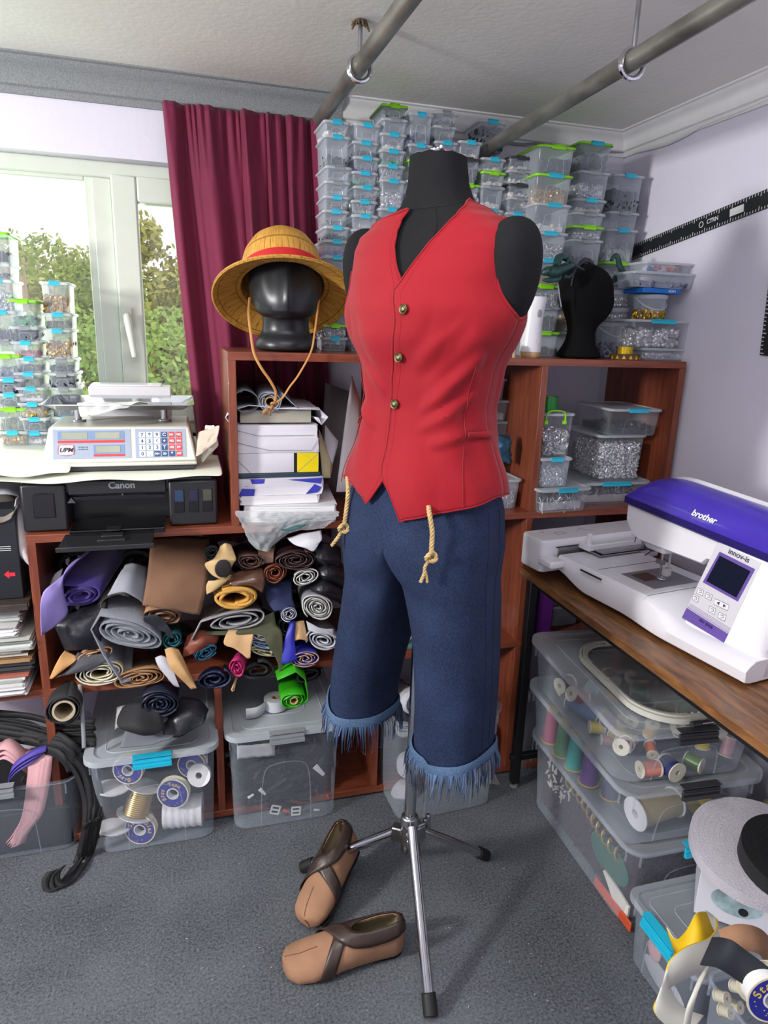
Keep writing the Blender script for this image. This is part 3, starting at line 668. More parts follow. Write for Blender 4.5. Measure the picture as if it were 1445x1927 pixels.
# ---- rope belt: waist loop under the vest with two hanging knotted ends ----
M_rope = mat('jute_rope', (186, 158, 108), .9, var=.12, scale=60, isl=.2)
belt = thing('rope_belt', 'twisted jute rope belt with two knotted ends hanging below the red vest', 'rope belt', AX + V((0, 0, 1.16)))
def bl(p): return V(p) - AX - V((0, 0, 1.16))
def rope(g, pts, r=.0042, pitch=.022, n=3):
    pts = crom(pts, 10); L = 0; cum = [0]
    for a, b in zip(pts, pts[1:]): cum.append(cum[-1] + (b - a).length)
    for k in range(n):
        q = []
        for i, p in enumerate(pts):
            t = (pts[min(i + 1, len(pts) - 1)] - pts[max(i - 1, 0)]).normalized(); x = t.orthogonal() if abs(t.z) > .9 else t.cross(V((0, 0, 1))); x = t.cross(V((0.3, 1, .1))).normalized(); y = t.cross(x)
            a = 2 * PI * (k / n + cum[i] / pitch); q.append(bl(p + x * math.cos(a) * r * .62 + y * math.sin(a) * r * .62))
        g.tube(q, r * .66, 6)
def frayed(g, p, d, seed):
    r = random.Random(seed)
    for k in range(16):
        e = V((r.uniform(-1, 1), r.uniform(-1, 1), r.uniform(-1, 1))) * .006; g.tube([bl(p), bl(p + d * .6 + e * .6), bl(p + d + e)], [.0016, .0012, .0004], 4)
g = G(); rope(g, [AX + V((0, 0, 1.165)) + lf * (.168 * math.cos(a)) + fw * (.122 * math.sin(a)) for a in [2 * PI * k / 24 for k in range(25)]]); mk(g, 'waist_loop', M_rope, belt)
def ysurf(px, py, y): return at(px, py, Y=y)
y1 = 1.183; pts = [ysurf(806, 946, y1 + .045), ysurf(808, 966, y1 + .012), ysurf(813, 1000, y1), ysurf(812, 1030, y1), ysurf(812, 1046, y1)]
g = G(); rope(g, pts); kc = ysurf(810, 1049, y1 - .003)
rope(g, [kc + V((.010 * math.cos(a), .004 * math.sin(2 * a) - .004, .008 * math.sin(a) + .002)) for a in [k * PI / 4 for k in range(9)]], .0038)
rope(g, [kc + V((.002, 0, 0)), ysurf(800, 1066, y1 - .002), ysurf(798, 1080, y1), ysurf(791, 1096, y1)], .003); rope(g, [ysurf(799, 1072, y1 - .002), ysurf(802, 1084, y1), ysurf(804, 1096, y1)], .0026)
mk(g, 'rope_end', M_rope, belt)
y2 = 1.40; pts = [ysurf(654, 898, y2 + .03), ysurf(655, 925, y2), ysurf(652, 955, y2 - .005), ysurf(648, 985, y2 - .005)]
g = G(); rope(g, pts); kc = ysurf(646, 993, y2 - .008)
rope(g, [kc + V((.010 * math.cos(a), .004 * math.sin(2 * a) - .004, .008 * math.sin(a))) for a in [k * PI / 4 for k in range(9)]], .0038)
rope(g, [kc, ysurf(638, 1008, y2 - .005), ysurf(631, 1018, y2 - .004), ysurf(624, 1027, y2)], .0034); mk(g, 'rope_end', M_rope, belt)
# ================= HAT, HEADS, TOP-SHELF THINGS =================
# faceless glossy head
M_head = mat('satin_black_head', (34, 36, 40), .34, .2, var=.05)
hx = at(538, 665, Y=1.92).x; HC = V((hx, 1.92, ZT))
head = thing('display_head', 'faceless glossy black display head wearing the straw hat on the shelf corner', 'display head', HC, rz=R_(-6))
g = G(); rows = []
NH = 48
prof = [(0, .074, .066, 0), (.006, .081, .074, 0), (.018, .084, .076, 0), (.032, .080, .070, 0), (.044, .069, .060, 0), (.056, .063, .056, 0), (.080, .062, .057, .003), (.092, .063, .060, .003)]
for z, a, b, o in prof: rows.append([V((a * math.cos(2 * PI * k / NH), b * math.sin(2 * PI * k / NH) - o, z)) for k in range(NH)])
hp_ = [(.094, .064, .072, -.006), (.098, .074, .090, -.012), (.112, .084, .102, -.014), (.135, .093, .108, -.010), (.160, .098, .110, -.004), (.185, .099, .110, 0), (.21, .096, .106, .006), (.235, .086, .095, .012), (.255, .068, .075, .018), (.270, .042, .05, .022), (.276, .01, .012, .022)]
for z, a, b, o in hp_:
    rw = []
    for k in range(NH):
        th = 2 * PI * k / NH; x = a * math.cos(th); y = b * math.sin(th) + o
        if math.sin(th) < 0:
            e = math.exp(-(x / .016) ** 2) * (-math.sin(th)); ridge = .016 * max(0, min(1, (.24 - z) / .09)) * max(0, min(1, (z - .100) / .02)); y -= e * ridge + (.004 * e if z > .11 else 0)
            y += .010 * math.exp(-((abs(x) - .036) / .02) ** 2) * math.exp(-((z - .185) / .03) ** 2)
        zz = z + (-.012 * max(0, -math.sin(th)) if .093 < z < .12 else 0) + (.022 * max(0, math.sin(th)) if .093 < z < .12 else 0)
        rw.append(V((x, y, zz)))
    rows.append(rw)
g.grid(rows, cu=True, capa=True, capb=True); mk(g, 'head_form', M_head, head, sub=1)
# straw hat
def straw():
    m, t, b, N = nt('woven_straw'); L = t.links.new
    uv = N('ShaderNodeUVMap'); uv.uv_map = 'uv'; mp = N('ShaderNodeMapping'); mp.inputs['Scale'].default_value = (46, 11, 1); L(uv.outputs[0], mp.inputs[0])
    br = N('ShaderNodeTexBrick'); br.inputs['Scale'].default_value = 1; br.inputs['Mortar Size'].default_value = .035; br.inputs['Brick Width'].default_value = 1.0; br.inputs['Row Height'].default_value = 1.0
    br.inputs['Color1'].default_value = (*lin((212, 160, 72)), 1); br.inputs['Color2'].default_value = (*lin((198, 144, 60)), 1); br.inputs['Mortar'].default_value = (*lin((150, 104, 30)), 1); L(mp.outputs[0], br.inputs[0])
    m2 = N('ShaderNodeMapping'); m2.inputs['Scale'].default_value = (240, 16, 1); L(uv.outputs[0], m2.inputs[0]); nz = N('ShaderNodeTexNoise'); nz.inputs['Scale'].default_value = 1; L(m2.outputs[0], nz.inputs[0])
    cr = N('ShaderNodeValToRGB'); cr.color_ramp.elements[0].position = .56; cr.color_ramp.elements[1].position = .66; cr.color_ramp.elements[0].color = (1, 1, 1, 1); cr.color_ramp.elements[1].color = (.42, .33, .14, 1); L(nz.outputs[0], cr.inputs[0])
    mx = N('ShaderNodeMix'); mx.data_type = 'RGBA'; mx.blend_type = 'MULTIPLY'; mx.inputs[0].default_value = .85; L(br.outputs[0], mx.inputs[6]); L(cr.outputs[0], mx.inputs[7]); L(mx.outputs[2], b.inputs['Base Color'])
    b.inputs['Roughness'].default_value = .6; bp = N('ShaderNodeBump'); bp.inputs['Strength'].default_value = .5; bp.inputs['Distance'].default_value = .002; L(br.outputs[1], bp.inputs['Height']); bp.invert = True; L(bp.outputs[0], b.inputs['Normal']); return m
M_straw = straw()
HP = HC + V((-.006, .012, .176)); hr = (R_(-29), R_(2), 0)
hat = thing('straw_hat', 'wide brimmed straw hat with a red band and leather chin cord on the black head', 'hat', HP, rot=hr)
def ring_rows(prof, n=96, sx=1, sy=1.08):
    out = []
    for r, z in prof: out.append([V((r * math.cos(2 * PI * k / n) * sx, r * math.sin(2 * PI * k / n) * sy, z + .006 * (r > .12) * math.cos(4 * PI * k / n))) for k in range(n)])
    return out
g = G()
crown = [(.0005, .150), (.03, .147), (.058, .136), (.082, .115), (.100, .084), (.109, .050), (.112, .018), (.113, .002), (.118, -.006), (.135, -.012), (.16, -.024), (.178, -.034), (.186, -.040), (.188, -.046), (.184, -.048)]
inner = [(.176, -.044), (.158, -.034), (.133, -.022), (.112, -.012), (.108, -.002), (.107, .02), (.098, .078), (.06, .126), (.0005, .142)]
g.grid(ring_rows(crown + inner), cu=True); mk(g, 'hat_body', M_straw, hat)
g = G(); g.grid(ring_rows([(.1105, .030), (.1135, .029), (.1150, .004), (.1145, .0), (.112, .001)]), cu=True); mk(g, 'hat_band', mat('red_ribbon', (190, 26, 34), .6), hat)
# cord in world coordinates, parented with inverse
M_cord = mat('tan_leather_cord', (176, 124, 66), .6)
inv = (Matrix.Translation(HP) @ Euler(hr).to_matrix().to_4x4()).inverted()
def cord(pts, r, flat=(1, 1), g=None): g.tube([inv @ p for p in crom(pts, 6)], r, 8, flat=flat)
g = G(); yf = 1.765
cord([at(470, 560, Y=1.90), at(468, 590, Y=1.82), at(472, 628, Y=1.79), at(478, 665, Y=1.775), at(492, 693, Y=yf), at(508, 716, Y=yf), at(519, 738, Y=yf), at(517, 758, Y=yf)], .0035, (1, .45), g)
cord([at(603, 540, Y=1.92), at(598, 580, Y=1.84), at(592, 625, Y=1.80), at(585, 662, Y=1.775), at(562, 705, Y=yf), at(545, 728, Y=yf), at(532, 748, Y=yf), at(518, 758, Y=yf)], .0028, (1, .5), g)
k = at(515, 760, Y=yf); g.torus(inv @ k, .006, .0035, 12, 8); cord([k, at(512, 770, Y=yf), at(503, 771, Y=yf - .008), at(496, 776, Y=yf - .006), at(500, 781, Y=yf)], .0035, (1, .6), g); cord([k, at(508, 776, Y=yf - .004), at(509, 782, Y=yf)], .003, (1, .6), g)
mk(g, 'chin_cord', M_cord, hat)

# black velvet head with dragon headband at the right
M_vel = mat('black_velvet', (13, 13, 15), .95, spec=.15, bump=.3, bs=500)
p = at(1088, 668, Y=1.90); vh = thing('display_head', 'black velvet display head wearing the green sculpted headband', 'display head', (p.x, 1.90, ZT), rz=R_(28))
g = G(); rows = []
for z, a, b, o in [(0, .062, .066, 0), (.006, .066, .070, 0), (.02, .060, .062, 0), (.045, .044, .046, 0), (.075, .037, .040, 0), (.10, .042, .048, -.004), (.118, .052, .064, -.012), (.14, .060, .076, -.014), (.17, .066, .084, -.010), (.20, .070, .086, -.002), (.225, .068, .084, .002), (.25, .055, .068, .004), (.268, .032, .04, .004), (.275, .008, .01, .004)]:
    rw = []
    for k in range(40):
        th = 2 * PI * k / 40; x = a * math.cos(th); y = b * math.sin(th) + o
        if math.sin(th) < 0 and z > .11: y -= .016 * math.exp(-(x / .010) ** 2) * math.exp(-((z - .155) / .02) ** 2) + .006 * math.exp(-(x / .014) ** 2) * math.exp(-((z - .128) / .006) ** 2); y += .010 * math.exp(-((abs(x) - .026) / .012) ** 2) * math.exp(-((z - .178) / .012) ** 2)
        rw.append(V((x, y, z)))
    rows.append(rw)
g.grid(rows, cu=True, capa=True, capb=True); mk(g, 'head_form', M_vel, vh, sub=1)
M_drg = mat('dark_green_resin', (44, 78, 74), .35, .35, var=.3, scale=60, bump=1.2, bs=120)
dp = at(1052, 520, Y=1.84); db = thing('sculpted_headband', 'dark green horned creature skull on a headband worn by the velvet head', 'headband', (vh.location.x, 1.90, ZT + .20), rz=R_(28))
Dm = (Matrix.Translation(db.location) @ Matrix.Rotation(R_(28), 4, 'Z')).inverted()
def dq(x, y, Y): return Dm @ at(x, y, Y=Y)
g = G(); g.tube([(.070 * math.cos(a), .002, .006 + .078 * math.sin(a)) for a in [PI * k / 16 for k in range(17)]], .004, 8, flat=(1, 2)); mk(g, 'band', M_black, db)
g = G(); Y0 = 1.80
g.tube(crom([dq(1018, 516, Y0), dq(1030, 510, Y0), dq(1045, 512, Y0), dq(1060, 505, Y0 + .01), dq(1078, 500, Y0 + .02)], 4), [.004, .009, .013, .015, .017, .019, .020, .021, .021, .02, .019, .018, .017, .016, .014, .012, .009][:17], 12, flat=(1, .8))
g.tube(crom([dq(1020, 527, Y0), dq(1038, 527, Y0), dq(1056, 523, Y0)], 4), [.003, .005, .006, .008, .008, .009, .009, .008, .006], 8)
mk(g, 'skull', M_drg, db, sub=1)
g = G(); g.ball(dq(1037, 507, Y0 - .014), (.008, .004, .006), 8); mk(g, 'eye_socket', M_black, db)
for pts, rr in (([(1046, 500), (1056, 484), (1072, 492), (1086, 502), (1100, 508)], .010), ([(1044, 500), (1046, 486), (1050, 480), (1060, 476)], .006), ([(1066, 498), (1070, 486), (1074, 476)], .004), ([(1060, 520), (1070, 522), (1078, 514)], .006)):
    g = G(); q = crom([dq(x, y, Y0 + .01 * i) for i, (x, y) in enumerate(pts)], 5); g.tube(q, [lerp(rr, .001, (i / (len(q) - 1)) ** 1.5) for i in range(len(q))], 10); mk(g, 'horn', M_drg, db)
g = G(); q = crom([dq(1150, 490, 1.97), dq(1160, 480, 1.97), dq(1166, 500, 1.96), dq(1172, 514, 1.95), dq(1160, 522, 1.95), dq(1152, 530, 1.94)], 5); g.tube(q, [.008 + .008 * math.sin(i / (len(q) - 1) * PI) for i in range(len(q))], 10, flat=(1, .5)); mk(g, 'ear_piece', M_drg, db)
g = G(); g.tube([dq(1050, 535, 1.83), dq(1053, 560, 1.835), dq(1056, 578, 1.84)], .0022, 6, flat=(1, .4)); mk(g, 'elastic', M_greyp, db); g = G(); g.tube([dq(1147, 540, 1.93), dq(1145, 570, 1.93), dq(1143, 600, 1.92)], .0022, 6, flat=(1, .4)); mk(g, 'elastic', M_greyp, db)

# air freshener dispenser
p = at(997, 664, Y=1.86); af = thing('air_freshener', 'tall white automatic air freshener with a wooden coloured base beside the velvet head', 'air freshener', (p.x, 1.86, ZT))
g = G(); rows = []
for z, a, b in [(.0, .027, .024), (.004, .030, .027), (.016, .031, .028)]: rows.append([V((a * math.cos(t_), b * math.sin(t_), z)) for t_ in [2 * PI * k / 32 for k in range(32)]])
g.grid(rows, cu=True, capa=True, capb=True); mk(g, 'base', mat('pale_wood_plastic', (196, 164, 124), .6), af)
g = G(); rows = []
for z, a, b, dx in [(.0165, .0315, .0285, 0), (.05, .0315, .029, 0), (.09, .028, .026, .001), (.13, .029, .027, .003), (.168, .033, .030, .005), (.1715, .031, .028, .005), (.172, .02, .018, .005)]: rows.append([V((dx + a * math.cos(t_), b * math.sin(t_), z)) for t_ in [2 * PI * k / 32 for k in range(32)]])
g.grid(rows, cu=True, capa=True, capb=True); mk(g, 'shell', M_white, af)
g = G(); g.ball((.006, -.0265, .125), (.0075, .003, .012), 8); mk(g, 'nozzle_opening', M_greyp, af); g = G(); g.cyl((.004, -.026, .048), (.004, -.031, .048), .006); mk(g, 'button', mat('off_white_button', (212, 210, 200), .4), af)
# wooden elephant
p = at(960, 664, Y=1.82); el = thing('elephant_figurine', 'small unpainted wooden elephant standing left of the air freshener', 'figurine', (p.x, 1.82, ZT), rz=R_(-15))
Mw = mat('bare_beech', (176, 146, 116), .7)
g = G(); g.ball((0, 0, .026), (.018, .011, .013), 8); g.ball((-.014, 0, .031), (.010, .009, .010), 8)
for x in (-.011, .010):
    for y in (-.005, .005): g.cyl((x, y, 0), (x, y, .022), .0052, n=10)
g.tube(crom([(-.020, 0, .032), (-.026, 0, .022), (-.025, 0, .008)], 4), [.005] * 5 + [.003] * 4, 8); mk(g, 'body', Mw, el)
for y in (-.0095, .0095):
    g = G(); g.ball((-.010, y, .031), (.006, .002, .008), 6); mk(g, 'ear', Mw, el)
# tape rolls
def ribbon_roll(name, lb, cat, p, r, ri, h, m, mcore=None, rot=None, group=None):
    t = thing(name, lb, cat, p, rot=rot or (0, 0, 0), group=group)
    g = G(); n = 10; prof = [(ri, 0)]; 
    for k in range(n): a = lerp(ri, r, (k + .5) / n); prof += [(a - .0002, 0), (a, .0008), (a + .0002, 0)]
    prof += [(r, 0), (r, h)]
    for k in reversed(range(n)): a = lerp(ri, r, (k + .5) / n); prof += [(a + .0002, h), (a, h - .0008), (a - .0002, h)]
    prof += [(ri, h), (ri, 0)]
    g.lathe(prof, 40); mk(g, 'wound_tape', m, t)
    g = G(); g.lathe([(ri - .0002, .0005), (ri - .0002, h - .0005), (ri - .003, h - .0005), (ri - .003, .0005), (ri - .0002, .0005)], 32); mk(g, 'core', mcore or M_card, t); return t
p = at(1176, 671, Y=1.85); ribbon_roll('trim_roll', 'roll of brown trim with golden triangle pattern lying on the shelf top', 'trim roll', (p.x, 1.85, ZT), .044, .03, .017, mat('brown_gold_trim', (92, 60, 26), .5, var=.5, scale=70))
g = G(); tt = bpy.data.objects['trim_roll']
for k in range(14):
    a = 2 * PI * k / 14; T = Matrix.Rotation(a, 4, 'Z'); g.add([(.0446, -.006, .003), (.0446, .006, .003), (.0446, 0, .014)], [(0, 1, 2)], T=T)
mk(g, 'gold_pattern', mat('gold_thread', (226, 186, 52), .4, .3), tt, smooth=False)
ribbon_roll('ribbon_roll', 'roll of glittering gold ribbon on top of the brown trim roll', 'ribbon roll', (p.x - .002, 1.85, ZT + .0175), .022, .013, .021, mat('gold_glitter', (214, 178, 20), .35, .4, var=.35, scale=400))

# ================= CLEAR STORAGE BOXES =================
def rr(w, d, r, z, n=5, cx=0, cy=0):
    out = []
    for qx, qy, a0 in ((1, -1, -PI / 2), (1, 1, 0), (-1, 1, PI / 2), (-1, -1, PI)):
        for k in range(n + 1):
            a = a0 + PI / 2 * k / n; out.append(V((cx + qx * (w / 2 - r) + r * math.cos(a), cy + qy * (d / 2 - r) + r * math.sin(a), z)))
    return out
MESH = {}
def boxmeshes(w, d, h, big):
    key = (round(w, 3), round(d, 3), round(h, 3), big)
    if key in MESH: return MESH[key]
    lh = .007 if not big else .016; t_ = .8; r = min(w, d) * .12; ov = .004 if not big else .010
    tp = .93
    g = G(); rows = [rr(w * tp * .9, d * tp * .95, r, .002), rr(w * tp * .97, d * tp * .98, r, .0), rr(w * tp, d * tp, r, .004), rr(w * .985, d * .985, r, h - lh * 1.3), rr(w * .985 + ov, d * .985 + ov, r, h - lh * 1.3), rr(w * .985 + ov, d * .985 + ov, r, h - lh * .6)]
    g.grid(rows, cu=True, capa=True)
    # moulded arch on the front face and corner ribs
    aw, ah = w * .23, (h - lh) * .68; a0 = .004; rs = .0009 if not big else .0016
    def fy(z): return -(d * lerp(tp, .985, z / h)) / 2 - .0004
    pts = [(-aw, a0), (-aw * .92, ah * .75), (-aw * .6, ah), (aw * .6, ah), (aw * .92, ah * .75), (aw, a0)]
    g.tube([V((x, fy(z), z)) for x, z in [(q.x, q.y) for q in crom([V((x, z, 0)) for x, z in pts], 4)]], rs, 5)
    if big:
        for x in (-.43 * w, .43 * w): g.box((x, -d * .49, h - lh - .025), (.004, .004, .03)); g.box((x, d * .49, h - lh - .025), (.004, .004, .03))
        for y in (-.44 * d, .44 * d): g.box((-w * .49, y, h - lh - .025), (.004, .004, .03))
    body_ = g.mesh('storage_box_body')
    g = G(); W2, D2 = w + ov * 2.2, d + ov * 2.2
    g.grid([rr(W2, D2, r * 1.1, h - lh), rr(W2, D2, r * 1.1, h - lh * .25), rr(W2 - .004, D2 - .004, r, h), rr(W2 * .86, D2 * .93, r, h), rr(W2 * .84, D2 * .92, r, h - lh * .3), rr(W2 * .3, D2 * .3, r * .4, h - lh * .3)], cu=True, capb=True)
    if big: 
        for q in (.7, .42): 
            ring = rr(W2 * q, D2 * (q + .1), r * .8, h - lh * .28, 4); g.tube(ring, .0015, 5, closed=True)
    lid_ = g.mesh('storage_box_lid')
    cw = w * .38 if not big else .10; cth = .003 if not big else .006; y0 = -D2 / 2
    g = G(); ch = .011 if not big else .034
    g.box((0, y0 - cth / 2, h - ch * .55), (cw, cth, ch * .8)); g.box((0, y0 + .003, h + .0012), (cw, .010 if not big else .02, .0024)); 
    if big: g.box((0, y0 - cth - .002, h - ch * .75), (cw, .004, ch * .3)); g.box((0, y0 - cth - .001, h - ch * .35), (cw * .96, .003, .004))
    else: g.box((0, y0 - cth, h - ch * .2), (cw * .6, .001, ch * .25))
    clip_ = g.mesh('storage_box_clip')
    for me in (body_, lid_):
        me.polygons.foreach_set('use_smooth', [True] * len(me.polygons)); me.set_sharp_from_angle(angle=R_(38))
    MESH[key] = (body_, lid_, clip_); return MESH[key]
HEAP = {}
def heapmesh(w, d, h, kind, size, seed, n):
    """lumpy heap in a box w x d x h (local, base 0): hidden core + pieces at front, left and top"""
    r = random.Random(seed); g = G()
    g.box((0, 0, h * .42), (w * .88, d * .9, h * .8))
    spots = []
    for _ in range(n):
        q = r.random(); A = w * h; B = d * h; Cc = w * d; tot = A + B + Cc; u = q * tot
        if u < A: p = V((r.uniform(-.46, .46) * w, -d * .46, r.uniform(.05, 1) * h))
        elif u < A + B: p = V((-w * .455, r.uniform(-.46, .3) * d, r.uniform(.05, 1) * h))
        else: p = V((r.uniform(-.46, .46) * w, r.uniform(-.46, .3) * d, h * r.uniform(.82, 1.0)))
        spots.append(p)
    for p in spots:
        s = size * r.uniform(.8, 1.15); T = Matrix.Translation(p) @ Euler((r.uniform(0, 6), r.uniform(0, 6), r.uniform(0, 6))).to_matrix().to_4x4()
        if kind == 'ring': g.torus((0, 0, 0), s * .5, s * .2, 9, 4, T=T)
        elif kind == 'bead': g.ball((0, 0, 0), s * .5, 5, T=T)
        elif kind == 'pin': g.tube([(-s, 0, 0), (0, s * .25, 0), (s, 0, 0)], s * .09, 4, T=T)
        elif kind == 'disc': g.cyl((0, 0, -s * .12), (0, 0, s * .12), s * .5, n=9, T=T)
        else: g.box((0, 0, 0), (s * r.uniform(.5, 1.4), s * r.uniform(.3, .9), s * .35), T=T)
    return g
def storage_box(x, y, z, w, d, h, rz, clip, label, big=False, lid=None, body=None, fill=None, group=None, tiltx=0, noclip=False):
    t = thing('storage_box', label, 'storage box', (x, y, z), rot=(tiltx, 0, rz), group=group)
    b_, l_, c_ = boxmeshes(w, d, h, big)
    def inst(me, nm, m):
        o = bpy.data.objects.new(nm, me); C.objects.link(o); o.parent = t
        if not me.materials: me.materials.append(m)
        o.material_slots[0].link = 'OBJECT'; o.material_slots[0].material = m; return o
    inst(b_, 'body', body or (M_cloud if big else M_clear))
    if lid != 'none': inst(l_, 'lid', lid or M_lid)
    if not noclip and clip is not None: inst(c_, 'clip', clip)
    if fill:
        kind, m, frac, size, n, lb = fill
        hh = (h - .012) * frac; g = heapmesh(w * .88, d * .9, hh, kind, size, hash_(label), n)
        T = Matrix.Translation((x, y, z + .003)) @ Euler((tiltx, 0, rz)).to_matrix().to_4x4(); g.v = [T @ p for p in g.v]
        o = mk(g, 'loose_hardware', m, None, smooth=kind != 'bit'); tag(o, lb, 'loose hardware', None, 'stuff')
    return t
def hash_(s): return sum((i + 1) * ord(c) for i, c in enumerate(s)) % 99991
ORD = ['topmost'] + [k + ' from top' for k in 'second third fourth fifth sixth seventh eighth ninth tenth eleventh twelfth thirteenth fourteenth'.split()] + ['lowest']
FI = {
 'dark': ('bit', M_dbit, .35, .012, 60, 'dark metal bits'), 'grey': ('ring', M_cbit, .3, .010, 60, 'small grey rings'), 'white': ('bead', M_wbit, .3, .012, 40, 'white beads'),
 'gold': ('ring', M_gold, .55, .013, 260, 'golden eyelets'), 'brass': ('bit', M_gold, .6, .012, 200, 'brass pieces'), 'silver': ('bead', M_silver, .6, .013, 240, 'shiny silver studs'),
 'rings': ('ring', M_silver, .6, .014, 220, 'nickel rings'), 'purple': ('bead', mat('purple_bits', (110, 80, 150), .5, isl=.3), .2, .012, 40, 'purple beads'), 'green': ('bead', mat('green_bits', (60, 150, 100), .4, isl=.4), .3, .016, 30, 'green beads'),
 'darkrings': ('ring', M_dbit, .6, .014, 220, 'black rings'), 'rivets': ('bead', mat('dark_rivet', (58, 62, 72), .4, .4, isl=.5), .6, .014, 160, 'dark rivets'), 'pins': ('pin', M_silver, .5, .016, 120, 'silver hooks'), 'pink': ('bit', mat('pink_bits', (214, 120, 130), .5, isl=.4), .2, .014, 30, 'pink pieces'),
 'ol': ('bit', mat('olive_bits', (110, 116, 60), .5, isl=.4), .4, .012, 110, 'olive green pieces'), 'mix': ('bead', mat('mixed_buttons', (96, 100, 130), .4, isl=.7, var=.5, scale=60), .35, .016, 60, 'mixed buttons')}
BASEZ = ZT
def column(cx, xoff, ybase, w, d, stack, where, group=None, rz=0, zb=None, lidpx=None):
    """stack: list top->bottom of (lid top pixel y, clip, fill, lid) ; px column centre cx ; returns"""
    X0, Y0 = xoff, ybase; zb = ZT if zb is None else zb
    zs_ = []
    for e in stack: zs_.append(at(cx, e[0], Y=Y0).z)
    ztop0 = zs_[0]
    # measured total versus true base -> linear map keeps the boxes touching
    yb_ = at(cx, stack[-1][4] if len(stack[-1]) > 4 else 655, Y=Y0).z
    k = (ztop0 - zb) / (ztop0 - yb_); zs_ = [zb + (z - yb_) * k for z in zs_] + [zb]
    r = random.Random(int(cx))
    for i, e in enumerate(stack):
        z1, z0 = zs_[i], zs_[i + 1]
        clip = {'b': M_bluep, 'y': M_greyp, 'g': M_greenp, 'k': M_dkgrey, 'n': None}[e[1]]; lid = M_lid
        cn = {'b': 'turquoise-clipped', 'y': 'grey-clipped', 'g': 'green-lidded', 'k': 'dark-lidded', 'n': 'plain-lidded'}[e[1]]
        if e[1] == 'g': lid = M_greenp
        if e[1] == 'k': lid = M_dkgrey
        if len(e) > 3 and e[3] == 'gb': lid = M_greenp; clip = M_bluep; cn = 'green-lidded turquoise-clipped'
        pos = ORD[i] if i < len(stack) - 1 else 'lowest'
        lb = f'{cn} clear box, {pos} in {where}'
        f = FI[e[2]] if e[2] else None
        if f: f = f[:5] + (f"{f[5]} in the {pos} box of {where}",)
        storage_box(X0 + r.uniform(-.003, .003), Y0 + d / 2 + r.uniform(-.004, .004), z0 + .0006, w, d, z1 - z0 - .0012, rz + r.uniform(-.03, .03), clip, lb, fill=f, lid=lid, group=group)
def colx(px, py, Y): return at(px, py, Y=Y).x
S1 = [(226, 'b', 'white'), (255, 'b', 'dark'), (311, 'y', None), (338, 'y', None), (365, 'b', 'grey'), (392, 'b', 'grey'), (422, 'b', 'dark'), (448, 'b', 'purple'), (477, 'b', None), (503, 'b', 'white'), (529, 'y', None), (555, 'b', 'grey'), (579, 'y', None), (603, 'g', 'rings'), (627, 'b', 'dark', None, 653)]
def col(px, S, Y, wpx, d, where, rz=0.0, ymid=440):
    w = wpx / F * ((at(px, ymid, Y=Y) - EYE).dot(CF))
    column(px, colx(px, ymid, Y), Y, w, d, S, where, rz=rz)
col(633, S1, 2.02, 45, .13, 'first stack right of the curtain')
S2 = [(232, 'b', None), (265, 'b', 'dark'), (293, 'b', 'purple'), (321, 'b', 'green'), (348, 'b', 'grey'), (374, 'b', 'pins'), (401, 'b', None), (428, 'y', 'grey'), (455, 'b', None), (483, 'y', None), (511, 'b', 'dark'), (540, 'y', None), (568, 'b', 'grey'), (597, 'b', None), (627, 'b', 'grey', None, 655)]
col(686, S2, 2.02, 46, .13, 'second stack right of the curtain')
S3 = [(196, 'g', 'dark'), (222, 'y', None), (250, 'b', 'white'), (281, 'b', 'green'), (309, 'b', 'pins'), (336, 'b', 'silver'), (389, 'b', 'grey'), (418, 'y', None), (450, 'b', 'grey'), (500, 'y', None), (560, 'b', 'dark'), (610, 'y', None, None, 657)]
col(735, S3, 2.02, 45, .13, 'third stack right of the curtain')
S4 = [(211, 'b', 'mix'), (269, 'b', 'grey'), (298, 'g', None), (338, 'y', None), (369, 'y', 'grey'), (400, 'b', None), (450, 'y', None), (500, 'b', 'dark'), (560, 'y', None), (610, 'b', None, None, 658)]
col(785, S4, 2.02, 43, .13, 'stack behind the dress form neck')
S5 = [(208, 'y', 'dark'), (235, 'y', 'dark'), (264, 'b', 'grey'), (296, 'y', None), (340, 'b', None), (400, 'y', None), (470, 'b', None), (540, 'y', None), (600, 'b', None, None, 659)]
col(831, S5, 2.03, 42, .12, 'stack right of the neck pins')
S6 = [(264, 'b', 'white'), (297, 'k', 'rivets'), (344, 'g', 'rings'), (380, 'y', None), (440, 'b', None), (520, 'y', None), (600, 'b', None, None, 660)]
col(876, S6, 2.03, 42, .12, 'stack behind the right edge of the neck')
S7 = [(296, 'b', 'white'), (322, 'g', 'white'), (349, 'y', 'white'), (392, 'b', 'white'), (430, 'y', None), (500, 'b', None), (580, 'b', None, None, 661)]
col(922, S7, 2.03, 45, .12, 'stack above the vest right shoulder')
S8 = [(293, 'k', 'white'), (319, 'y', 'white'), (345, 'k', 'white'), (370, 'y', 'grey'), (398, 'b', None), (430, 'y', None), (480, 'b', None), (560, 'b', None, None, 662)]
col(971, S8, 2.03, 43, .12, 'stack with two dark lids')
S9 = [(272, 'g', 'rivets'), (326, 'b', 'gold', 'gb'), (381, 'b', 'white'), (434, 'b', 'rings'), (484, 'b', 'brass'), (532, 'g', 'rings'), (572, 'y', 'darkrings'), (618, 'g', 'dark', None, 664)]
col(1037, S9, 1.97, 74, .19, 'stack holding golden eyelets')
S10 = [(265, 'b', 'darkrings', 'gb'), (320, 'y', 'rings'), (372, 'b', 'white'), (398, 'y', None), (423, 'g', 'silver'), (448, 'y', 'dark'), (500, 'y', 'grey'), (560, 'y', 'brass'), (620, 'y', 'dark', None, 666)]
col(1107, S10, 2.02, 66, .17, 'tall stack left of the room corner')
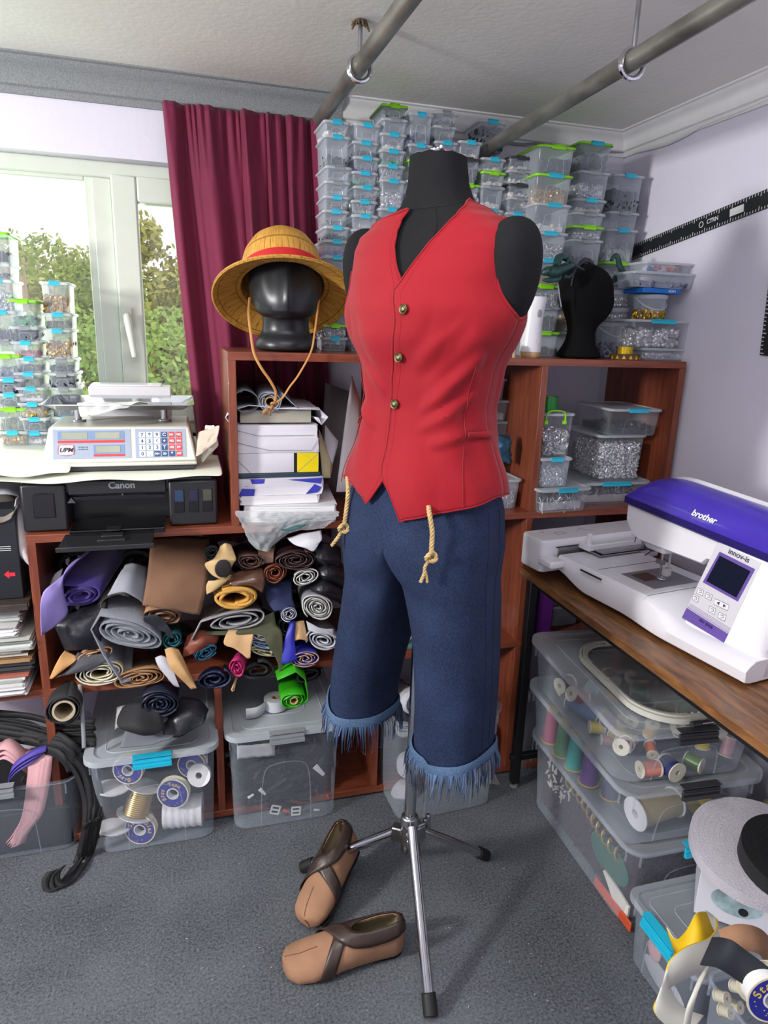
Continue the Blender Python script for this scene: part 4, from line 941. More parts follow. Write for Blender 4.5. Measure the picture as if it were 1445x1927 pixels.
S11 = [(327, 'b', 'darkrings'), (380, 'y', None), (405, 'b', 'pins'), (452, 'g', 'silver'), (480, 'y', 'grey', None, 528)]
w11 = 66 / F * ((at(1172, 440, Y=2.06) - EYE).dot(CF))
# big dark filled box beneath the second pipe
bx = at(923, 292, Y=2.12); storage_box(bx.x, 2.18, bx.z + .01, .085, .12, .085, 0, M_bluep, 'clear box full of dark snap fasteners at the end of the right pipe', fill=('ring', M_dbit, .85, .014, 260, 'dark snap fasteners in the box at the end of the right pipe'))
col_ = lambda px, S, Y, wpx, d, where, zb, ymid: column(px, colx(px, ymid, Y), Y, wpx / F * ((at(px, ymid, Y=Y) - EYE).dot(CF)), d, S, where, zb=zb)
col_(1172, S11, 2.08, 64, .14, 'corner stack above the round tubs', 1.5205, 440)
# windowsill stacks
SA = [(436, 'g', 'dark'), (490, 'y', 'grey'), (519, 'b', 'silver'), (574, 'b', 'dark'), (627, 'y', None), (651, 'g', 'mix'), (693, 'b', 'darkrings'), (719, 'b', 'dark'), (745, 'g', 'ol'), (786, 'b', 'brass', None, 812)]
SB = [(564, 'g', 'green'), (609, 'y', 'darkrings'), (634, 'b', 'pink'), (661, 'b', 'grey'), (687, 'b', 'ol'), (712, 'b', 'white'), (738, 'b', 'gold'), (763, 'b', 'dark'), (787, 'b', 'white', None, 811)]
SC = [(530, 'b', 'gold'), (584, 'b', 'ol'), (612, 'b', 'gold'), (663, 'y', 'dark'), (688, 'y', 'darkrings'), (713, 'y', 'white'), (738, 'b', 'grey'), (763, 'b', None), (787, 'b', 'grey', None, 811)]
col_(6, SA, 2.14, 50, .13, 'leftmost stack on the windowsill', 1.095, 640)
col_(54, SB, 2.14, 46, .13, 'middle stack on the windowsill', 1.095, 700)
col_(112, SC, 2.16, 46, .13, 'windowsill stack nearest the window post', 1.095, 650)

def pbox(x0, x1, yt, yb, Y, d, clip, label, zb=None, rz=0, fill=None, lid=None, big=False, body=None, flabel=None, **k):
    cx = (x0 + x1) / 2; a = at(x0, yb, Y=Y); b = at(x1, yb, Y=Y); zt_ = at(cx, yt, Y=Y).z; z0 = at(cx, yb, Y=Y).z if zb is None else zb
    w = (b.x - a.x) / math.cos(rz); h = zt_ - z0
    cxx = (a.x + b.x) / 2 - math.sin(rz) * d / 2; cy = Y + math.cos(rz) * d / 2
    f = None
    if fill: f = FI[fill][:5] + (flabel or (FI[fill][5] + ' inside the ' + label),)
    o = storage_box(cxx, cy, z0 + .0006, w, d, h - .0012, rz, clip, label, big=big, fill=f, lid=lid, body=body, **k)
    return z0 + h
ZM = .925
# right compartment of the upper unit
z1 = pbox(1085, 1222, 908, 948, 1.845, .25, M_bluep, 'wide flat clear box of metal fittings under the tall bead box', zb=ZM, body=M_crys, fill='pins', flabel='assorted metal fittings in the wide flat box of the right compartment')
z2 = pbox(1121, 1207, 819, 905, 1.86, .22, None, 'tall clear box nearly full of silver studs', zb=z1, body=M_crys, flabel='hundreds of silver studs filling the tall box in the right compartment')
def studs(name, lb, x0, x1, y0, y1, Y, d, kind, m, size, n, seed, z0=None):
    a = at(x0, y1, Y=Y); b = at(x1, y1, Y=Y); z0 = a.z if z0 is None else z0; h = at(x0, y0, Y=Y).z - z0
    g = heapmesh(b.x - a.x, d, h, kind, size, seed, n); g.v = [p + V(((a.x + b.x) / 2, Y + d / 2, z0)) for p in g.v]
    return tag(mk(g, name, m), lb, 'studs', None, 'stuff')
studs('loose_studs', 'hundreds of silver studs filling the tall box in the right compartment', 1125, 1203, 836, 903, 1.866, .20, 'bead', M_silver, .010, 1500, 3, z1 + .003)
z3 = pbox(1150, 1240, 770, 815, 1.835, .24, M_bluep, 'clear box of tangled chain on top of the silver stud box', zb=z2, body=M_crys, rz=R_(-4), fill='dark', flabel='dark tangled chain pieces in the top box of the right compartment')
z1 = pbox(1013, 1112, 920, 968, 1.775, .26, M_bluep, 'clear box of open hooks jutting over the shelf edge', zb=ZM, body=M_crys, rz=R_(5), fill='pins', flabel='open silver hooks in the box jutting over the shelf edge')
z2 = pbox(1014, 1071, 862, 913, 1.80, .16, M_bluep, 'small clear box of large washers, second from the bottom right of the divider', zb=z1, fill='rings', flabel='large nickel washers in the small box right of the divider')
z3 = pbox(1019, 1073, 778, 860, 1.82, .13, None, 'tall clear box of eyelets with a lime green handle clip', zb=z2, body=M_crys, fill='rings', flabel='nickel eyelets in the tall box with the green handle clip')
q = at(1046, 775, Y=1.815); g = G(); g.tube(crom([V((-.032, 0, -.028)), V((-.030, -.002, .0)), V((-.016, -.002, .008)), V((.016, -.002, .008)), V((.030, -.002, .0)), V((.032, 0, -.028))], 4), .0035, 8, flat=(1, .6))
for s_ in (-1, 1): g.box((s_ * .031, 0, -.026), (.011, .006, .01))
g.v = [p + V((q.x, 1.813, z3)) for p in g.v]; 
tb = [o for o in bpy.data.objects if o.get('label', '') == 'tall clear box of eyelets with a lime green handle clip'][0]
g.v = [tb.matrix_basis.inverted() @ p for p in g.v]; mk(g, 'handle_clip', M_greenp, tb)
qg = at(1040, 770, Y=1.86); ribbon_roll('tape_roll', 'roll of shiny green tape on top of the tall eyelet box', 'tape roll', (qg.x, 1.885, z3 + .001), .026, .018, .044, mat('green_tape', (14, 128, 44), .3))
# middle compartment, right of the vest
z1 = pbox(900, 977, 903, 962, 1.84, .24, None, 'clear lidded box of small rings right beside the vest hem', zb=ZM, fill='rings', flabel='small rings in the box beside the vest hem')
z2 = pbox(880, 944, 864, 900, 1.92, .12, M_greenp, 'small box with a lime green lid behind the vest hem', zb=z1, lid=M_greenp, fill='white', flabel='white beads in the green lidded box behind the vest hem')
z3 = pbox(885, 958, 793, 838, 2.0, .12, None, 'clear box in the dark middle compartment, third from its top', zb=z2 + .006, fill='dark', flabel='dark pieces in the third box of the middle compartment')
z4 = pbox(885, 957, 753, 791, 2.0, .12, None, 'clear box of pearly beads in the middle compartment, second from its top', zb=z3 + .0, fill='white', flabel='pearly beads in the second box of the middle compartment')
z5 = pbox(885, 951, 712, 751, 2.0, .12, None, 'clear box in the middle compartment, topmost one under the shelf top', zb=z4, fill='brass', flabel='brass pieces in the topmost box of the middle compartment')
# shiny blue foil bag
g = G(); rows = []; r = random.Random(4)
for i in range(9):
    row = []
    for j in range(9):
        u, v = i / 8, j / 8; p = at(lerp(915, 961, u), lerp(815, 864, v) + 12 * abs(u - .3), Y=1.87 - .03 * math.sin(PI * u) * math.sin(PI * v)); row.append(p + V((r.uniform(-1, 1), r.uniform(-1, 1), r.uniform(-1, 1))) * .004)
    rows.append(row)
g.grid(rows); tag(mk(g, 'foil_bag', mat('blue_foil', (70, 140, 180), .2, .6, var=.3, scale=30), solid=.002), 'crumpled shiny blue foil bag on the green lidded box beside the vest', 'bag')

# right end of shelf top: tubs and boxes
zs1 = pbox(1208, 1293, 655, 675, 1.84, .12, None, 'small shallow box of silver studs at the right end of the shelf top', zb=ZT, fill='silver', flabel='silver studs in the shallow box at the right end of the shelf top')
zs2 = pbox(1180, 1300, 602, 653, 1.835, .13, M_bluep, 'clear box of large silver domes second from the bottom at the right end', zb=zs1, body=M_crys, fill=None)
g = heapmesh(.155, .115, .05, 'bead', .017, 11, 300); a = at(1240, 653, Y=1.835); g.v = [p + V((a.x + .002, 1.905, zs1 + .003)) for p in g.v]; tag(mk(g, 'loose_studs', M_silver), 'large silver dome studs filling the box at the right end of the shelf top', 'studs', None, 'stuff')
def tub(px, yt, yb, Y, rad, z0, label, lidm, fill=None, handle=True, fl=None):
    c = at(px, yb, Y=Y); h = at(px, yt, Y=Y).z - z0; t = thing('round_tub', label, 'tub', (c.x, Y + rad, z0 + .0005))
    g = G(); g.lathe([(.0005, .001), (rad * .86, .001), (rad * .88, .004), (rad * .97, h - .012), (rad * .975, h - .012)], 36); mk(g, 'body', M_clear, t)
    g = G(); g.lathe([(rad * 1.02, h - .014), (rad * 1.03, h - .004), (rad, h - .002), (rad * .9, h - .002), (rad * .88, h - .005), (.0005, h - .005)], 36); mk(g, 'lid', lidm, t)
    if handle: g = G(); g.tube([(-rad * 1.02 * math.cos(a), -rad * 1.03 * math.sin(a) * .9, h - .012 - .035 * math.sin(a)) for a in [PI * k / 16 for k in range(17)]], .002, 6, flat=(1, 1.6)); mk(g, 'handle', M_lid, t)
    if fill:
        kind, m, fr_, sz, n, _ = fill; r = random.Random(int(px)); g = G(); hh = h * fr_
        g.lathe([(.0005, 0), (rad * .78, 0), (rad * .8, hh * .9), (.0005, hh * .95)], 20)
        for _i in range(n):
            a = r.uniform(PI * .9, PI * 2.1); zz = r.uniform(.05, 1) * hh; p = V((math.cos(a) * rad * .84, math.sin(a) * rad * .84, zz)) if r.random() < .7 else V((r.uniform(-.6, .6) * rad, r.uniform(-.6, .6) * rad, hh * .98))
            T = Matrix.Translation(p) @ Euler((r.uniform(0, 6), r.uniform(0, 6), 0)).to_matrix().to_4x4()
            (g.ball((0, 0, 0), sz * .5, 5, T=T) if kind != 'ring' else g.torus((0, 0, 0), sz * .5, sz * .2, 8, 4, T=T))
        g.v = [p + V((c.x, Y + rad, z0 + .003)) for p in g.v]; tag(mk(g, 'loose_beads', m), fl, 'beads', None, 'stuff')
    return z0 + h
def tubfill(k, n=120, fr_=.35, sz=.013): return (FI[k][0] if FI[k][0] in ('ring', 'bead') else 'bead', FI[k][1], fr_, sz, n, '')
zt1 = tub(1238, 553, 600, 1.835, .050, zs2, 'round clear tub with gold beads under the blue flat box', M_lid, tubfill('gold', 130, .3), fl='gold coloured beads in the round tub at the right end', handle=True)
g = G(); g.box((0, 0, 0), (.132, .10, .014)); t = thing('blue_flat_box', 'bright blue flat box numbered 46264 under the clear organiser boxes', 'box', (at(1248, 545, Y=1.83).x, 1.885, zt1 + .009)); mk(g, 'carton', mat('bright_blue_card', (16, 110, 200), .45), t, bevel=.002)
text('46264', (.035, -.0503, 0), (1, 0, 0), (0, 0, 1), .011, M_white, t)
zz = zt1 + .017
zo = pbox(1192, 1308, 512, 533, 1.835, .10, None, 'flat clear organiser box with blue and pink stones above the blue box', zb=zz, fill='mix', flabel='blue and pink stones in the flat organiser box')
zo2 = pbox(1214, 1300, 493, 511, 1.845, .09, None, 'small topmost organiser with blue, red and orange pieces at the right end', zb=zo)
for k, (px, c, nm) in enumerate(((1222, (30, 90, 170), 'blue'), (1238, (190, 40, 70), 'red'), (1259, (240, 90, 30), 'orange'), (1276, (150, 60, 50), 'brown'))):
    r = random.Random(k); g = G()
    for _ in range(10): p = at(px + r.uniform(-6, 6), 505 + r.uniform(-3, 4), Y=1.86 + r.uniform(0, .05)); p.z = max(p.z, zo + .008); g.ball(p, r.uniform(.004, .0065), 6)
    tag(mk(g, 'plastic_beads', mat(nm + '_beads', c, .4)), nm + ' plastic beads in the topmost organiser at the right end', 'beads', None, 'stuff')
zz = tub(1165, 606, 668, 1.93, .052, ZT, 'lowest round clear tub with red and pale pieces behind the ribbon rolls', M_lid, tubfill('mix', 120, .4), fl='red and pale pieces in the lowest round tub')
zz = tub(1168, 578, 604, 1.945, .048, zz, 'shallow round tub, second from the bottom in the corner', M_lid, tubfill('silver', 60, .4), fl='silver pieces in the shallow corner tub', handle=False)
zz = tub(1168, 545, 577, 1.945, .046, zz, 'round tub of silver domes, topmost in the corner', M_lid, tubfill('silver', 90, .5), fl='silver domes in the topmost corner tub', handle=False)
# corner stack support box (under the corner column)
pbox(1140, 1206, 528, 664, 2.08, .13, None, 'tall cloudy box carrying the stack in the room corner', zb=ZT, body=M_cloud, fill='grey', flabel='grey rings in the tall box below the corner stack')

# ---------- printer ----------
XP0 = at(45, 985, Y=1.83).x; XP1 = at(412, 985, Y=1.83).x - .002; PW = XP1 - XP0; ZP = at(220, 895, Y=1.83).z; PH = ZP - ZM
pr = thing('printer', 'black inkjet printer with ink tank windows standing on the shelf under the scale', 'printer', ((XP0 + XP1) / 2, 1.83, ZM))
M_pb = mat('printer_black', (30, 30, 34), .38, var=.05); M_pd = mat('printer_black_gloss', (14, 14, 17), .15)
h = PH; w2 = PW / 2
g = G(); g.box((0, .165, h * .84), (PW - .02, .33, h * .32)); g.box((0, .2, h * .35), (PW - .2, .25, h * .68)); mk(g, 'body', M_pb, pr, bevel=.006)
for s_, nm, ww in ((-1, 'left_tank_cover', .105), (1, 'right_tank_cover', .125)):
    g = G(); g.box((s_ * (w2 - ww / 2), .155, h * .45), (ww, .33, h * .88)); tk = mk(g, 'tank_cover', M_pb, pr, bevel=.006)
    xs = [(-.0, .046)] if s_ < 0 else [(-.036, .022), (0, .022), (.036, .022)]
    for k, (dx, wd) in enumerate(xs):
        g = G(); xx = s_ * (w2 - ww / 2) + dx; g.box((xx, -.0095, h * .5), (wd + .005, .003, h * .46)); wn = mk(g, 'window_frame', M_pd, tk, bevel=.002)
        g = G(); g.box((xx, -.0115, h * (.60 if s_ > 0 else .5)), (wd, .002, h * (.22 if s_ > 0 else .4))); mk(g, 'ink_window', [mat('ink_cyan', (40, 60, 92), .2), mat('ink_magenta', (34, 36, 62), .2), mat('ink_yellow', (72, 74, 62), .2)][k] if s_ > 0 else mat('ink_black', (26, 25, 30), .15), wn)
g = G(); g.box((-.01, -.004, h * .80), (PW - .24, .012, h * .26)); mk(g, 'front_cover', M_pb, pr, bevel=.003)
g = G(); g.box((-.01, .002, h * .60), (PW - .25, .01, h * .06)); g.box((-.01, -.004, h * .63), (.14, .006, .004)); mk(g, 'exit_slot', M_pd, pr)
g = G(); g.box((-.01, -.02, h * .12), (PW - .25, .12, .006)); g.box((-.01, -.075, h * .12 - .004), (PW - .25, .006, .014)); mk(g, 'paper_tray', M_pd, pr, bevel=.002)
g = G(); g.box((-.03, -.115, .004), (.21, .11, .006)); g.box((-.03, -.17, .0015), (.22, .006, .012)); g.box((-.02, -.10, .012), (.05, .03, .006)); g.box((-.02, -.13, .009), (.065, .02, .006)); g.box((-.02, -.07, .02), (.034, .04, .003)); mk(g, 'tray_extension', M_pb, pr, bevel=.002)
text('Canon', (-.0, -.0105, h * .83), (1, 0, 0), (0, 0, 1), .024, M_greyp, pr, bold=.0006)
text('G', (-.0, -.0105, h * .66), (1, 0, 0), (0, 0, 1), .006, M_greyp, pr)
g = G(); g.add([(-.132, -.0105, h * .53), (-.112, -.0105, h * .53), (-.122, -.0105, h * .53 + .014)], [(0, 1, 2)]); mk(g, 'warning_mark', mat('faint_grey_print', (66, 66, 70), .5), pr, smooth=False)
# ---------- paper sheets under the scale ----------
M_pap2 = mat('greenish_white_paper', (226, 230, 216), .7, var=.04, scale=6, bump=.2, bs=20)
r = random.Random(8)
def sheet_grid(rows, name, label, m, solid=.0015, cat='paper', parent=None):
    g = G(); g.grid(rows); o = mk(g, name, m, parent, solid=solid, sub=1); 
    if label: tag(o, label, cat)
    return o
zp = ZP + .0045
for k, (x0, x1, dy, lb) in enumerate(((-.72, -.285, 0, 'large white paper sheet lying left of the scale'), (-.62, .085, .004, 'white paper sheet under the scale hanging over the front of the printer'), )):
    rows = []
    for i in range(15):
        v = i / 14; row = []
        for j in range(30):
            u = j / 29; x = lerp(x0, x1, u); y = lerp(1.795 + .01 * math.sin(u * 7 + k), 2.06, v)
            z = zp + .003 * k + .002 * math.sin(u * 13 + v * 4) * (1 if k == 0 else .3)
            if k == 0: z += .022 + .012 * math.sin(u * 4) * v 
            if i == 0: z -= .012 + (.004 * math.sin(u * 19))
            if i == 1: z -= .003
            row.append(V((x, y, z)))
        rows.append(row)
    sheet_grid(rows, 'paper_sheet', lb, M_pap2)
# crumpled paper by the shelf side
for k, (pts, lb) in enumerate(((((368, 862), (408, 832), (414, 800), (372, 812)), 'crumpled brownish paper squeezed between scale and shelf side'), (((378, 872), (412, 838), (404, 800), (386, 800)), 'folded white card corner leaning at the right of the scale'))):
    P4 = [at(x, y, Y=1.83 + .03 * k + .02 * i) for i, (x, y) in enumerate(pts)]
    rows = [[lerp(lerp(P4[0], P4[1], u / 6), lerp(P4[3], P4[2], u / 6), v / 6) + V((0, r.uniform(-.006, .006), r.uniform(-.003, .003))) for u in range(7)] for v in range(7)]
    sheet_grid(rows, 'crumpled_paper', lb, mat('kraft_white_paper', (206, 192, 176), .7) if k == 0 else M_pap2)
# ---------- scale ----------
XA = at(77, 868, Y=1.835).x; XB = at(371, 866, Y=1.835).x; SW = XB - XA
zs_ = zp + .006; scl = thing('price_scale', 'white electronic price computing scale with steel tray standing on the papers', 'scale', ((XA + XB) / 2, 1.835, zs_))
M_scb = mat('cream_scale_plastic', (222, 222, 208), .4, var=.02); M_panel = mat('blue_grey_panel', (158, 170, 190), .4, var=.02)
H1 = at(220, 800, Y=1.875).z - zs_ - .004
g = G(); g.box((0, .13, .006), (SW - .01, .25, .012)); mk(g, 'base', M_dkgrey, scl, bevel=.003)
g = G(); a_ = SW / 2; b_ = SW / 2 - .018
g.hexa([V((-a_, 0, .012)), V((a_, 0, .012)), V((a_, .27, .012)), V((-a_, .27, .012)), V((-a_, .002, .022)), V((a_, .002, .022)), V((a_, .27, .022)), V((-a_, .27, .022))])
g.hexa([V((-a_, .002, .022)), V((a_, .002, .022)), V((a_, .27, .022)), V((-a_, .27, .022)), V((-b_, .038, H1)), V((b_, .038, H1)), V((b_, .26, H1)), V((-b_, .26, H1))]); mk(g, 'housing', M_scb, scl, bevel=.005)
fx = V((1, 0, 0)); fu = (V((0, .038, H1)) - V((0, .002, .022))).normalized(); fn = fx.cross(fu)
def ff(x, t, off=.0): return V((x, .002, .022)) + V((0, .036, H1 - .022)) * t + fn * off
def plate(parent, name, m, x0, x1, t0, t1, off, bev=0, th=.0015):
    g = G(); g.hexa([ff(x0, t0, off - th), ff(x1, t0, off - th), ff(x1, t0, off), ff(x0, t0, off), ff(x0, t1, off - th), ff(x1, t1, off - th), ff(x1, t1, off), ff(x0, t1, off)]); return mk(g, name, m, parent, bevel=bev, smooth=False)
xs = lambda px: (px - 76) / (371.5 - 76) * SW * .98 - SW * .49
dp_ = plate(scl, 'display_panel', M_panel, xs(95), xs(243), .12, .93, .0014)
M_lcd = mat('lcd_grey_green', (158, 164, 146), .2); M_red = mat('red_print', (214, 66, 66), .5); M_navy = mat('navy_print', (44, 80, 124), .5)
plate(dp_, 'lcd_surround', mat('light_blue_print', (122, 146, 182), .4), xs(104), xs(231), .64, .88, .0019); plate(dp_, 'lcd', M_lcd, xs(112), xs(160), .66, .84, .0026); plate(dp_, 'lcd', M_lcd, xs(175), xs(222), .66, .84, .0026)
plate(dp_, 'red_stripe', M_red, xs(104), xs(231), .555, .625, .0022); plate(dp_, 'lcd_surround', MC['light_blue_print'], xs(171), xs(231), .24, .50, .0019); plate(dp_, 'lcd', M_lcd, xs(176), xs(222), .28, .46, .0026); plate(dp_, 'red_stripe', M_red, xs(171), xs(231), .175, .235, .0022)
plate(dp_, 'badge', M_white, xs(105), xs(134), .22, .50, .0022, bev=.0005)
g = G(); g.tube([ff(xs(x), t, .003) for x, t in ((105, .24), (104, .36), (106, .50), (120, .51), (133, .50), (134, .36), (133, .24), (120, .21))], .0007, 5, closed=True); mk(g, 'badge_rim', M_red, dp_)
text('UPM', ff(xs(119), .36, .003), fx, fu, .016, mat('dark_print', (40, 42, 52), .5), dp_, shear=.3, bold=.0003)
for t_ in (.44, .38): text('Max 40kg  e=5g', ff(xs(151), t_, .002), fx, fu, .0035, MC['dark_print'], dp_)
kp = plate(scl, 'keypad_panel', M_panel, xs(252), xs(353), .12, .93, .0014)
keys = [['7', '8', '9', 'C', 'M1', 'M2'], ['4', '5', '6', '+', 'M3', 'M4'], ['1', '2', '3', 'T', 'M5', 'M6'], ['0', '.', 'M+', '50', '*', 'M7']]
for i, row in enumerate(keys):
    for j, ch in enumerate(row):
        x0 = xs(259.5 + 14.7 * j); t1 = .84 - .18 * i
        bl_ = j == 3 or (i == 3 and j in (2, 3, 4)); rd = (j > 3) and not (i == 3 and j == 4)
        k_ = plate(kp, 'key', M_navy if bl_ else M_red if rd else M_white, x0, x0 + (xs(270) - xs(258)), t1 - .155, t1, .0024)
        text(ch, ff(x0 + (xs(270) - xs(258)) / 2, t1 - .08, .0027), fx, fu, .0125 if len(ch) == 1 else .0085, M_white if (bl_ or rd) else M_navy, kp, bold=.0003)
for x in (-.115, .105):
    g = G(); g.cyl((x, .15, H1), (x, .15, H1 + .006), .020, n=24); g.cyl((x, .15, H1), (x, .15, H1 + .042), .009, n=16); mk(g, 'tray_post', M_steel, scl, bevel=.001)
g = G(); tw = SW * .5; zt_ = H1 + .041
def rrz(w, d, z): return rr(w, d, .012, z, 4, cx=.0, cy=.145)
g.grid([rrz(SW * .80, .17, zt_), rrz(SW * .84, .19, zt_ + .001), rrz(SW * .97, .235, zt_ + .016), rrz(SW * .99, .25, zt_ + .017), rrz(SW * .99, .25, zt_ + .0155), rrz(SW * .97, .233, zt_ + .0145)], cu=True, capa=True); mk(g, 'steel_tray', M_chrome, scl, solid=.0008)
# clear bag on tray
g = G(); rows = []; r = random.Random(12)
P4 = [V((-.115, .10, zt_ + .004)), V((-.085, -.008, zt_ - .012)), V((.075, .03, zt_ + .012)), V((.05, .17, zt_ + .006))]
for i in range(13):
    row = []
    for j in range(13):
        u, v = i / 12, j / 12; p = lerp(lerp(P4[0], P4[1], v), lerp(P4[3], P4[2], v), u); e = V((r.uniform(-1, 1) * .002, r.uniform(-1, 1) * .002, abs(r.uniform(0, 1)) * .007)); 
        lipz = zt_ + .019 if p.y < .05 else zt_ + .002
        if p.y > .02: p.z = max(p.z, lipz if p.y < .05 else zt_ + .003)
        row.append(p + e)
    rows.append(row)
g.v = []; g.grid([[q + scl.location for q in rw] for rw in rows]); tag(mk(g, 'plastic_bag', clear('bag_film', (236, 240, 240), .45, .9, .12), solid=.0006, sub=1), 'crumpled clear plastic zip bag lying in the steel tray of the scale', 'bag')
# white box behind the scale on the sill
q = at(240, 740, Y=2.12); wb_l = at(165, 720, Y=2.12).x; wb_r = at(320, 720, Y=2.12).x; zt2 = at(240, 728, Y=2.12).z
g = G(); g.box(((wb_l + wb_r) / 2, 2.16, (1.0955 + zt2) / 2), (wb_r - wb_l, .08, zt2 - 1.0955)); g.box(((wb_l + wb_r) / 2 - .01, 2.16, zt2 + .003), (wb_r - wb_l - .03, .07, .006)); tag(mk(g, 'white_carton', M_white, bevel=.002), 'long white carton lying on the windowsill behind the scale', 'box')
# ================= PAPERS IN THE UPPER LEFT COMPARTMENT =================
def slab(name, label, cat, x0, x1, yt, yb, Y, d, m, z0, rz=0, wob=.0, bevel=.002, parent=None):
    """flat packet: px extents, resting on z0 ; returns top z"""
    a = at(x0, yb, Y=Y); b = at(x1, yb, Y=Y); h = at((x0 + x1) / 2, yt, Y=Y).z - at((x0 + x1) / 2, yb, Y=Y).z; w_ = b.x - a.x
    t = thing(name, label, cat, ((a.x + b.x) / 2, Y + d / 2, z0 + .0004), rz=rz)
    r = random.Random(int(x0 + yt)); g = G(); rows = []; n = 14
    for lv in (0, .33, .66, 1):
        ring = rr(w_, d, .006, lv * h, 3); ring = [p + V((r.uniform(-1, 1) * wob, r.uniform(-1, 1) * wob, r.uniform(-1, 1) * wob * .5 * (lv not in (0,)))) for p in ring]; rows.append(ring)
    g.grid(rows, cu=True, capa=True, capb=True); mk(g, 'packet', m, t, bevel=bevel)
    return t, z0 + h + .0008, w_, h
M_p1 = mat('ream_wrap_white', (214, 212, 222), .55, var=.03, bump=.2, bs=30)
M_p2 = mat('office_paper', (228, 228, 232), .7, var=.02)
M_film = clear('plastic_film', (215, 220, 224), .28, .9, .12)
z = ZM
t, z, w_, h = slab('paper_pile', 'loose white sheets at the bottom of the paper stack sticking out to the right', 'paper pile', 470, 640, 952, 985, 1.805, .26, M_p2, z, wob=.004, rz=R_(-6))
g = G()
for k in range(8): g.box((0, -.131, h * (k + .5) / 8), (w_ * .97, .002, .0006))
mk(g, 'sheet_lines', M_greyp, t)
t, z, w_, h = slab('paper_pile', 'crinkled white sheets under the blue and white packet', 'paper pile', 452, 600, 938, 953, 1.82, .26, M_p2, z, wob=.004)
t, z, w_, h = slab('paper_ream', 'blue and white paper packet torn open under the dark blue folder', 'paper packet', 438, 608, 908, 940, 1.825, .27, M_p1, z, wob=.003)
Mb = mat('blue_print_wrap', (56, 62, 176), .5)
g = G(); y = -.1362
for pts in ([(-w_ * .49, h * .98), (-w_ * .15, h * .98), (-w_ * .16, h * .72), (-w_ * .36, h * .55)], [(-w_ * .40, h * .45), (-w_ * .26, h * .40), (-w_ * .27, h * .02), (-w_ * .44, h * .02)], [(w_ * .30, 0.02 * h), (w_ * .40, h * .6), (w_ * .48, h * .4), (w_ * .44, h * .1)], [(w_ * .1, h * .9), (w_ * .49, h * .96), (w_ * .47, h * .6)]):
    g = G(); g.add([V((x, y, zz)) for x, zz in pts], [tuple(range(len(pts)))]); mk(g, 'printed_patch', Mb, t, smooth=False)
t, z, w_, h = slab('folder', 'thin dark blue folder between the paper packets', 'folder', 440, 604, 899, 907, 1.83, .25, mat('dark_teal_card', (42, 62, 76), .5), z)
t, z, w_, h = slab('paper_ream', 'paper ream with a yellow and black end in the middle of the stack', 'paper ream', 438, 600, 861, 898, 1.832, .29, M_p1, z, wob=.001)
g = G(); g.box((w_ * .365, -.1462, h * .5), (w_ * .25, .0016, h * .98)); mk(g, 'yellow_end', mat('yellow_wrap', (232, 208, 10), .5), t); g = G(); g.box((w_ * .22, -.1462, h * .5), (w_ * .035, .0016, h * .98)); mk(g, 'black_stripe', M_black, t)
g = G()
for a in ((w_ * .24, h * .02, w_ * .49, h * .97), (-w_ * .49, h * .9, -w_ * .3, h * .03)): g.tube([V((a[0], -.1472, a[1])), V((a[2], -.1472, a[3]))], .0006, 4)
mk(g, 'fold_lines', M_greyp, t)
t, z, w_, h = slab('paper_ream', 'plain white paper ream directly above the yellow ended one', 'paper ream', 438, 601, 833, 860, 1.83, .29, M_p1, z, wob=.002)
g = G(); g.tube([V((-w_ * .48, -.1462, h * .8)), V((-w_ * .1, -.1475, h * .2)), V((w_ * .4, -.1475, h * .15)), V((w_ * .48, -.1462, h * .9))], .0006, 4); mk(g, 'fold_lines', M_greyp, t)
t, z, w_, h = slab('paper_ream', 'plain white paper ream under the torn open one', 'paper ream', 436, 598, 808, 832, 1.832, .29, M_p1, z, wob=.002)
g = G(); g.tube([V((-w_ * .48, -.1462, h * .7)), V((-w_ * .2, -.1475, h * .2)), V((w_ * .45, -.1475, h * .2))], .0006, 4); mk(g, 'fold_lines', M_greyp, t)
# torn open ream on top
a = at(436, 806, Y=1.83); b = at(604, 806, Y=1.83); w_ = b.x - a.x; h = at(520, 776, Y=1.83).z - at(520, 806, Y=1.83).z
t = thing('paper_ream', 'torn open paper ream on top of the stack under the felt rolls', 'paper ream', ((a.x + b.x) / 2, 1.97, z + .0004))
g = G(); g.box((0, .01, h * .48), (w_ * .80, .26, h * .8)); mk(g, 'sheets', mat('greyish_sheets', (168, 166, 152), .7), t, bevel=.001)
r = random.Random(2); g = G(); rows = []
for i in range(9):
    y = lerp(-.145, .14, i / 8); k = 1 - .0 * i; f = 1.12 if i == 0 else 1.04 if i == 1 else 1
    sec = [(-.42 * f, .02), (-.50, .0), (-.51 * f, h * .5), (-.50, h * .95), (-.30, h * (1.08 if i else 1.25)), (0, h * 1.02), (.3, h * 1.05), (.5, h * .98), (.52 * f, h * .5), (.5, .0), (.42 * f, .02)]
    rows.append([V((x * w_ + r.uniform(-.003, .003), y + r.uniform(-.003, .003), max(.0004, zz + r.uniform(-.002, .002)))) for x, zz in sec])
g.grid(rows); mk(g, 'torn_wrapper', M_p1, t, solid=.0012)
zr = z + h * 1.12
